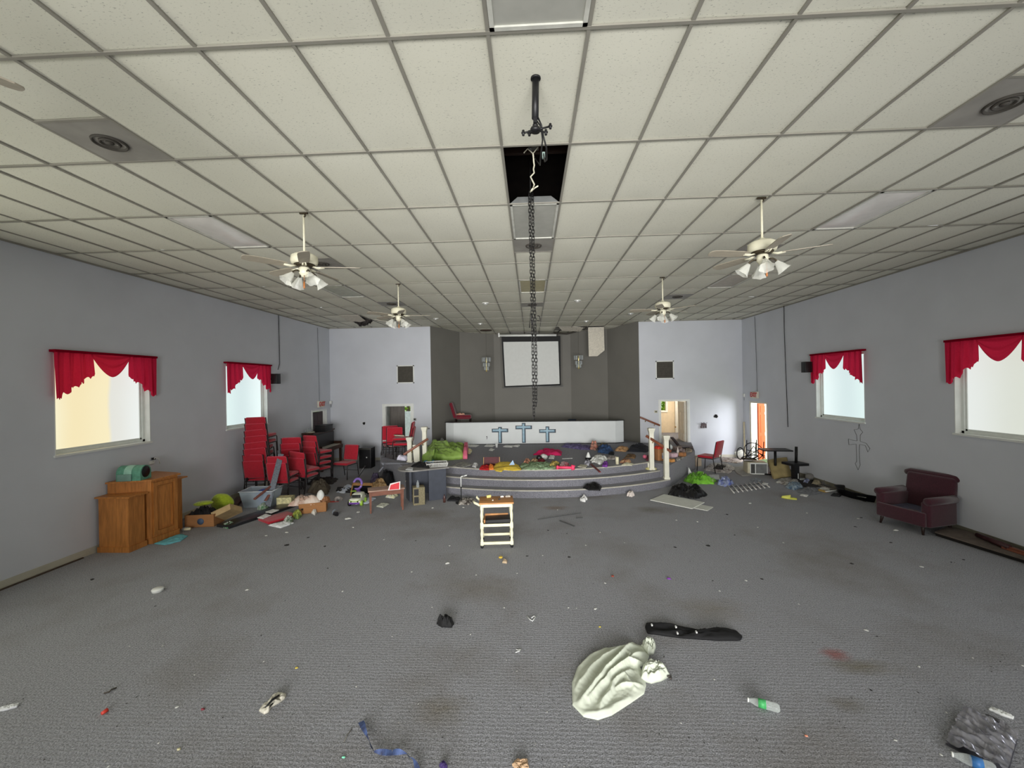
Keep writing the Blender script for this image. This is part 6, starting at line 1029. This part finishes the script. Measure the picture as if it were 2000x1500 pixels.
b = MB(); pr = [(.36, .0), (.42, .16), (.44, .165), (.42, .15), (.35, .02)]; b.lathe(pr, 36); b.v = [Vector((v.x*1.25, v.y*.62, v.z)) for v in b.v]; mk('shell', b, M_black, t); soft('black_strip', [(1636, 962), (1660, 972), (1690, 980), (1692, 974), (1662, 964), (1640, 957)], .05, (28, 28, 28), 'long black strip on the carpet leading to the oval tray', 'strip', 98); carton('black_box', 'black box between the oval tray and the maroon armchair', FL(1727, 978)+Vector((.1, .1, 0)), R_(-15), .22, .2, .24, open_=False, mat=M_black); plank('white_slip', FL(1664, 967, .07), FL(1692, 972, .09), .05, .006, M_white, 'white slip lying across the black strip', 'paper'); soft('dark_rag', [(1622, 969), (1640, 971), (1645, 966), (1628, 964)], .03, (40, 40, 42), 'dark rag before the white mop stick', 'cloth', 99)
t = thing('yellow_shoe', 'yellow slipper lying alone on the carpet at right', 'shoe', FL(1541, 974), R_(-125)); mk('sole', MB().prism([(.055*math.cos(a), .15*math.sin(a)) for a in [2*PI*k/20 for k in range(20)]], 0, .03), pm('yellow_green_sole', (206, 208, 84)), t); mk('upper', MB().grid(lambda u, v: (.06*math.cos(PI*(1-u)), -.13+.16*v, .02+.07*math.sin(PI*u)*(.4+.6*v)), 14, 6), pm('yellow_green_upper', (224, 224, 110)), t)
soft('white_scrap_large', [(1562, 968), (1576, 971), (1579, 968), (1566, 966)], .02, (220, 220, 216), 'white paper strip below the grey shirt', 'paper', 100); soft('white_scrap_long', [(1488, 946), (1498, 948), (1501, 945), (1490, 944)], .02, (216, 216, 212), 'white paper strip right of the slatted rack', 'paper', 101)
soft('glass_crumbs', [(1464, 937), (1476, 944), (1488, 939), (1478, 934)], .01, (168, 176, 184), 'scattered glass crumbs before the air conditioner', 'crumbs', 102, folds=30, two=(112, 112, 118), kind='stuff')
# ================================================================= foreground
t = thing('fitted_sheet', 'crumpled pale mint bed sheet on the carpet in the foreground', 'sheet', FL(1200, 1345)); o_ = Vector(t.location); M_mint = pm('mint_cotton', (206, 212, 196), rough=.7, var=.06, scale=4, bump=.12, bscale=25)
main = P((1118, 1378), (1117, 1335), (1128, 1305), (1150, 1283), (1180, 1268), (1215, 1262), (1233, 1257), (1256, 1263), (1268, 1282), (1264, 1296), (1250, 1304), (1258, 1322), (1262, 1340), (1258, 1356), (1232, 1374), (1195, 1398), (1168, 1407), (1140, 1401))
FOLDS = [([(1133, 1380), (1160, 1352), (1190, 1318), (1215, 1288), (1236, 1260)], .085, .034), ([(1150, 1374), (1178, 1346), (1205, 1318), (1228, 1300), (1252, 1303)], .075, .030), ([(1124, 1352), (1150, 1322), (1180, 1296), (1212, 1275), (1240, 1268)], .06, .04),
 ([(1120, 1378), (1118, 1335), (1130, 1306), (1152, 1286), (1185, 1270)], .045, .03), ([(1122, 1384), (1140, 1398), (1168, 1402), (1195, 1392), (1230, 1370)], .04, .03), ([(1188, 1366), (1196, 1346), (1214, 1330), (1232, 1316)], .05, .025), ([(1200, 1352), (1225, 1346), (1256, 1344)], .04, .022), ([(1172, 1398), (1180, 1378), (1196, 1352)], .045, .022),
 ([(1226, 1300), (1240, 1290), (1262, 1282)], .06, .03), ([(1208, 1314), (1222, 1330), (1240, 1352)], .04, .03), ([(1160, 1300), (1186, 1288), (1204, 1292)], .03, .025), ([(1222, 1278), (1230, 1288), (1226, 1298)], .05, .02)]
FW = [([FL(*p) for p in q], h, w) for q, h, w in FOLDS]
def sheet_h(p, t):
    n1 = noise.noise(Vector((p.x*2.6, p.y*2.6, 5)))*.016; wob = Vector((noise.noise(p*7), noise.noise(p*7+Vector((9, 0, 0))), 0))*.018; z = .022+n1
    for pts, h, w in FW:
        d = 9; k = 0
        for i in range(len(pts)-1):
            a, b_ = pts[i], pts[i+1]; ab = b_-a; u = max(0, min(1, (p+wob-a).dot(ab)/ab.length_squared)); e = (p+wob-a-ab*u); e.z = 0
            if e.length < d: d = e.length; k = (i+u)/(len(pts)-1)
        z = max(z, .02+n1*.5+h*math.exp(-(d/w)**1.4)*(.55+.45*math.sin(PI*min(1, max(0, k)))))
    z += .004*noise.noise(p*22)+.003*noise.noise(p*45)
    return max(.006, z)*(1-t**10)+.008
mk('cloth', rebase(MB().crumple(main, .1, 111, rings=60, n=220, hf=sheet_h), o_), M_mint, t)
mk('bunched_corner', rebase(MB().crumple(P((1252, 1264), (1264, 1256), (1277, 1255), (1281, 1266), (1277, 1278), (1266, 1282)), .10, 112, 9, rings=14, n=50, edge=.02), o_), M_mint, t)
mk('bunched_corner', rebase(MB().crumple(P((1252, 1330), (1254, 1312), (1270, 1303), (1288, 1304), (1302, 1315), (1308, 1322), (1292, 1331), (1272, 1336)), .11, 113, 9, ang=.3, rings=16, n=60, edge=.02), o_), M_mint, t)
mk('drawstring', rebase(MB().tube([FL(1304, 1321, .03), FL(1310, 1320, .012), FL(1311, 1326, .012), FL(1307, 1324, .02)], .008, 6), o_), pm('dark_string', (70, 64, 60)), t)
soft('black_cloth_strip', [(1260, 1226), (1263, 1218), (1290, 1221), (1350, 1230), (1400, 1233), (1436, 1232), (1450, 1245), (1446, 1252), (1400, 1252), (1330, 1247), (1264, 1238)], .06, (15, 15, 17), 'long folded black cloth on the carpet beyond the mint sheet', 'cloth', 114, folds=10, ang=-.08, n=90, jag=.01)
o = [x for x in COL.objects if x.name.startswith('black_cloth_strip')][-1]
for k, (x, y) in enumerate(((1320, 1226), (1323, 1238), (1273, 1222), (1360, 1236))): mk('lint', MB().crumple([(-.008, -.014), (.008, -.012), (.006, .014), (-.007, .012)], .006, k, 8).xf(Tr(*(FL(x, y, .075)-o.location))), pm('lint_white', (206, 206, 204)), o)
def bottle(name, lab, p0, p1, r, lab_col, l0, l1, gcol=(226, 232, 230)):
    d = p1-p0; L_ = d.length; t = thing(name, lab, 'bottle', (p0+p1)/2*1.0); t.location.z = r; M = (d.normalized()).to_track_quat('Z', 'Y').to_matrix().to_4x4() @ Tr(0, 0, -L_/2)
    pr = [(r*.7, 0), (r, .015), (r, .05), (r*.94, .06), (r, .07), (r, L_*.62), (r*.8, L_*.76), (r*.45, L_*.90), (r*.42, L_*.96), (r*.42, L_)]
    mk('shell', MB().lathe(pr, 20, M=M), glassy('pet_plastic', gcol, .38), t); mk('label', MB().lathe([(r*1.02, L_*l0), (r*1.02, L_*l1)], 20, M=M), lab_col, t); mk('cap', MB().lathe([(r*.48, L_*.955), (r*.5, L_*.96), (r*.5, L_*1.0), (0, L_*1.0)], 14, M=M), M_white, t); return t
M_gl = pm('green_label', (66, 160, 92), rough=.5, var=.1, scale=30, two=(196, 220, 200)); M_bl = pm('blue_label', (48, 96, 150), rough=.5, var=.1, scale=16, two=(200, 214, 226))
bottle('drink_bottle', 'clear plastic bottle with green label on the foreground carpet', FL(1523, 1392), FL(1460, 1374), .033, pm('green_label_flat', (70, 166, 96), rough=.5, var=.15, scale=40), .42, .66)
o = [x for x in COL.objects if x.name.startswith('label')][-1]
bottle('water_bottle', 'clear water bottle with blue label before the silver foil bag', FL(1945, 1512), FL(1858, 1482), .034, pm('blue_label_flat', (52, 104, 160), rough=.5, var=.2, scale=20), .28, .55)
# silver foil mailer
q = [FL(*p) for p in ((1846, 1455), (1968, 1516), (1990, 1437), (1880, 1389))]
def foil(u, v):
    p = (q[0].lerp(q[1], u)).lerp(q[3].lerp(q[2], u), v); w = Vector((u*2.2+v*.8, v*7+u*2.0, 3)); f = 1-abs(noise.noise(w))*2; g = 1-abs(noise.noise(w*2.1+Vector((4, 1, 0))))*2
    return (p.x+.006*math.sin(v*60)*(1 if u < .03 else 0), p.y, .012+.034*max(0, f)+.018*max(0, g)*min(1, 8*min(u, 1-u)))
m = pm('silver_foil', (160, 160, 170), rough=.22, metal=.6, var=.2, scale=6); solo('foil_bag', MB().grid(foil, 60, 50).add([(p.x, p.y, .001) for p in q], [(3, 2, 1, 0)]), m, 'crinkled silver foil bag at the bottom right of the carpet', 'bag')
soft('plastic_strip', [(1931, 1387), (1936, 1384), (1955, 1390), (1981, 1403), (1979, 1406), (1955, 1398)], .012, (226, 228, 226), 'torn white plastic strip beyond the silver foil bag', 'plastic', 116, jag=.03); soft('grey_plastic_strip', [(1920, 1397), (1928, 1399), (1953, 1410), (1950, 1413), (1925, 1404)], .012, (92, 90, 92), 'thin grey plastic scrap between foil bag and white strip', 'plastic', 117)
pts = [FL(x, y, .012) for x, y in ((705, 1410), (712, 1430), (722, 1452), (731, 1472), (745, 1474), (765, 1471), (780, 1474), (795, 1475), (806, 1486), (814, 1503), (818, 1520))]
b = MB(); w_ = .022
for i in range(len(pts)-1):
    for s_ in range(4):
        a, c_ = pts[i].lerp(pts[i+1], s_/4), pts[i].lerp(pts[i+1], (s_+1)/4); d = (c_-a).normalized(); n_ = Vector((-d.y, d.x, 0)); tw = [math.cos((i*4+s_+e)*.32)*w_*.6+w_*.35 for e in (0, 1)]; hz = [abs(math.sin((i*4+s_+e)*.32))*.03+.004 for e in (0, 1)]
        b.add([a-n_*tw[0]+Vector((0, 0, hz[0]*.2)), a+n_*tw[0]+Vector((0, 0, hz[0])), c_+n_*tw[1]+Vector((0, 0, hz[1])), c_-n_*tw[1]+Vector((0, 0, hz[1]*.2))], [(3, 2, 1, 0)], 0, True)
solo('strap', b, pm('navy_webbing', (70, 88, 132), rough=.7, var=.25, scale=14, two=(38, 44, 72)), 'twisted navy blue strap at the bottom of the carpet', 'strap')
t = thing('insole', 'worn white and black shoe insole on the left foreground carpet', 'insole', FL(532, 1378)); o_ = Vector(t.location); mk('foam', rebase(MB().crumple(P((506, 1390), (512, 1381), (524, 1372), (535, 1360), (548, 1355), (559, 1358), (557, 1365), (545, 1374), (530, 1382), (525, 1392), (516, 1396)), .04, 118, 6, rings=12, n=60), o_), pm('dirty_white_foam', (196, 192, 178), var=.15), t); mk('black_slot', rebase(MB().tube([FL(518, 1382, .035), FL(532, 1367, .045), FL(545, 1358, .04)], [.006, .011, .008], 6).tube([FL(524, 1383, .03), FL(533, 1374, .035)], .006, 6), o_), M_black, t)
soft('black_sock', [(853, 1219), (862, 1226), (882, 1226), (887, 1219), (876, 1213), (866, 1214)], .11, (14, 14, 15), 'small balled black sock in the middle of the carpet', 'sock', 119, folds=6)
t = thing('jar_cover', 'round white plastic lid lying on the left carpet', 'lid', FL(308, 1155)); mk('disc', MB().lathe([(.062, 0), (.066, .025), (.06, .036), (.05, .032), (0, .032)], 24), M_white, t); mk('rim', MB().lathe([(.066, .022), (.069, .03), (.062, .04)], 24), M_white, t)
soft('white_tape', [(-8, 1390), (4, 1383), (37, 1376), (34, 1382), (6, 1390)], .012, (226, 228, 230), 'torn white tape strip at the left picture edge', 'tape', 120); b = MB().tube([FL(198, 1394, .012), FL(210, 1386, .016)], [.012, .017], 10); solo('red_plastic_piece', b, pm('bright_red_plastic', (206, 62, 48), rough=.4), 'small red plastic cap on the left foreground carpet', 'cap'); b = MB().tube([FL(203, 1354, .008), FL(214, 1351, .012), FL(217, 1347, .01), FL(228, 1343, .008)], .006, 6); solo('twig', b, pm('dark_twig', (66, 60, 52)), 'dark twig on the left foreground carpet', 'twig')
b = MB().tube([FL(x, y, .006) for x, y in ((1029, 1203), (1035, 1210), (1040, 1213), (1046, 1205), (1043, 1203), (1038, 1207))], .004, 6); solo('white_string', b, M_white, 'curled white string left of the black cloth strip', 'string')
b = MB().tube([FL(x, y, .006) for x, y in ((1007, 1274), (1014, 1272), (1018, 1268), (1012, 1270), (1008, 1268))], .004, 6); solo('white_thread', b, M_white, 'small knot of white thread below the middle of the carpet', 'string')
b = MB().tube([FL(672, 1449, .004), FL(678, 1436, .006), FL(688, 1422, .004)], .003, 5); solo('metal_wire', b, pm('bare_wire', (140, 136, 126), rough=.4, metal=.6), 'thin bent metal wire left of the navy strap', 'wire')
t = thing('tape_roll', 'small yellow ring on the carpet before the kitchen cart', 'ring', FL(978, 1090)); mk('ring', MB().tube([(.022*math.cos(2*PI*k/16), .022*math.sin(2*PI*k/16), .014) for k in range(16)], .011, 6, closed=True), pm('ochre_yellow', (214, 182, 74)), t)
soft('tan_chip', [(981, 1100), (990, 1101), (991, 1096), (983, 1095)], .03, (176, 156, 130), 'tan chip just below the yellow ring', 'scrap', 121); soft('cardboard_scrap', [(1000, 1496), (1008, 1487), (1030, 1486), (1033, 1502), (1015, 1512)], .02, (196, 164, 132), 'tan cardboard scrap at the bottom picture edge', 'scrap', 122, jag=.03); soft('violet_scrap', [(858, 1498), (866, 1492), (874, 1500), (868, 1506)], .03, (60, 44, 96), 'violet scrap at the bottom edge right of the navy strap', 'scrap', 123)
soft('tissue', [(1134, 979), (1142, 981), (1147, 976), (1140, 972)], .10, (226, 226, 224), 'white tissue on the carpet at the foot of the steps', 'tissue', 124, jag=.3); soft('crumpled_paper', [(1224, 969), (1233, 971), (1240, 968), (1232, 963)], .10, (216, 206, 198), 'crumpled pale paper at the right foot of the steps', 'paper', 125, jag=.2)
for k, (p, q, w_, lb) in enumerate((((1093, 1017), (1122, 1028), .03, 'grey metal strip on the carpet right of the kitchen cart'), ((1050, 1015), (1135, 1002), .012, 'long thin grey rod on the carpet before the steps'), ((1125, 1012), (1138, 1011), .02, 'short dark strip beside the grey metal strip'))): plank('metal_strip', FL(*p, .008), FL(*q, .008), w_, .01, pm('dull_strip', (96, 98, 100), rough=.5, metal=.3), lb, 'strip')
# small scraps, told apart only by place
WHITE = [(483, 1152, 9), (346, 1381, 9), (310, 1451, 6), (212, 1497, 7), (253, 1262, 4), (318, 1261, 4), (380, 1318, 4), (298, 1169, 4), (874, 1100, 13), (804, 1117, 6), (750, 1054, 5), (878, 1066, 5), (930, 1123, 5), (669, 1155, 6), (844, 1186, 4), (985, 1187, 5), (515, 1292, 5), (919, 1239, 5), (766, 1243, 4), (1163, 1189, 9), (1110, 1187, 6), (1182, 1139, 6), (1144, 1065, 5), (1089, 996, 5), (1321, 1016, 5), (1362, 1019, 6), (1457, 1134, 7), (1405, 1154, 6), (1172, 1040, 5), (1800, 1107, 9), (1692, 1231, 10), (1997, 1300, 8), (1795, 1302, 8), (1749, 1446, 8), (1838, 1474, 8), (1849, 1392, 6), (1395, 1327, 5), (1126, 1188, 3), (1676, 1013, 6), (1750, 1036, 13), (1576, 1002, 6), (1465, 983, 9), (700, 1000, 12), (680, 1013, 16), (696, 985, 8), (560, 1040, 10), (520, 1046, 7), (690, 1030, 7), (1480, 1030, 5), (1530, 1060, 4), (1220, 1060, 4), (1010, 1120, 4), (1060, 1085, 4), (1330, 1412, 5), (696, 1341, 5), (817, 1375, 4), (845, 992, 8), (905, 991, 7), (1900, 1285, 5), (1560, 1180, 4)]
DARK = [(634, 1067, 8), (602, 1050, 8), (510, 1241, 5), (812, 1056, 5), (1070, 1036, 6), (1107, 1042, 5), (1701, 1348, 7), (1713, 1243, 6), (1740, 1060, 8), (1671, 1029, 8), (1682, 1011, 6), (1664, 1101, 10), (1882, 1093, 7), (1858, 1098, 6), (1488, 1131, 8), (1392, 1134, 5), (1297, 1283, 5), (180, 1132, 12), (303, 1184, 5), (1384, 1066, 12), (1318, 1069, 8), (1345, 1440, 5), (560, 1065, 12), (1112, 1088, 9), (1030, 1086, 7), (1435, 1045, 6), (640, 1110, 5), (1420, 1005, 7), (1640, 1410, 4)]
rs = random.Random(11)
def scrapmesh(s_, sd, h): return MB().crumple([(s_*math.cos(a)*(1+rs.uniform(-.3, .3)), s_*.7*math.sin(a)*(1+rs.uniform(-.3, .3))) for a in [2*PI*k/7 for k in range(7)]], h, sd, 8, rings=4, n=16, edge=.004)
for lst, mt, nm, lb, gr, hh in ((WHITE, pm('paper_white', (208, 208, 204), rough=.7), 'paper_scrap', 'tiny white paper scrap lying on the grey carpet', 'tiny white scraps on the carpet', .5), (DARK, pm('scrap_dark', (40, 38, 38), rough=.8), 'dark_chip', 'tiny dark chip lying on the grey carpet', 'tiny dark chips on the carpet', .4)):
    base = []
    for k in range(4):
        o = solo(nm, scrapmesh(1.0, k, hh), mt, lb, 'scrap', gr); base.append(o)
    for k, (x, y, w) in enumerate(lst):
        p = FL(x, y); dist = (p-CAM).dot(AF); s_ = max(.005, w*.42*dist/FPX)
        o = base[k] if k < 4 else base[k % 4].copy()
        if k >= 4: COL.objects.link(o)
        o.location = p; o.scale = (s_, s_, s_*.8); o.rotation_euler = (0, 0, rs.uniform(0, 6))
for k, (x, y, w, c_, lb) in enumerate(((396, 1386, 8, (126, 52, 62), 'small dark red crumbs on the left foreground carpet'), (349, 1464, 7, (196, 190, 150), 'small yellowish scrap near the bottom left'), (579, 1305, 6, (206, 186, 84), 'tiny yellow crumb left of the shoe insole line'), (1197, 1126, 7, (146, 70, 56), 'small rust-red crumb in the middle of the carpet'), (1307, 1131, 9, (120, 60, 150), 'small purple plastic piece on the carpet'), (1172, 1225, 5, (214, 196, 90), 'tiny yellow crumb above the mint sheet'), (1575, 1438, 6, (206, 138, 112), 'tiny salmon pebble near the bottom right'), (671, 1480, 6, (120, 206, 170), 'tiny mint green crumb left of the navy strap'))):
    p = FL(x, y); s_ = w*.5*(p-CAM).dot(AF)/FPX; solo('crumb', scrapmesh(s_, k, s_*.6).xf(Tr(p.x, p.y, 0)), pm('crumb_%d' % k, c_), lb, 'crumb')
# fine litter ground into the carpet
b = MB(); rg = random.Random(21)
for k in range(420):
    if rg.random() < .55: p = FL(rg.uniform(480, 1500), 985+abs(rg.gauss(0, 45)))
    else: p = FL(rg.uniform(0, 2000), rg.uniform(1060, 1500))
    if not (LX+.3 < p.x < RX-.8) or p.y > 9.5: continue
    s_ = rg.uniform(.003, .008); a = rg.uniform(0, 6); b.add([(p.x+s_*math.cos(a+q)*(1 if e else .7), p.y+s_*math.sin(a+q), .001+e*.004) for e in (0, 1) for q in (0, 2.1, 4.2)], [(0, 2, 1), (3, 4, 5), (0, 1, 4, 3), (1, 2, 5, 4), (2, 0, 3, 5)], 0 if rg.random() < .3 else 1)
o = mk('carpet_crumbs', b, [pm('crumb_pale', (168, 166, 160)), pm('crumb_black', (58, 56, 56))]); T(o, 'fine crumbs scattered over the whole grey carpet', 'crumbs', kind='stuff')
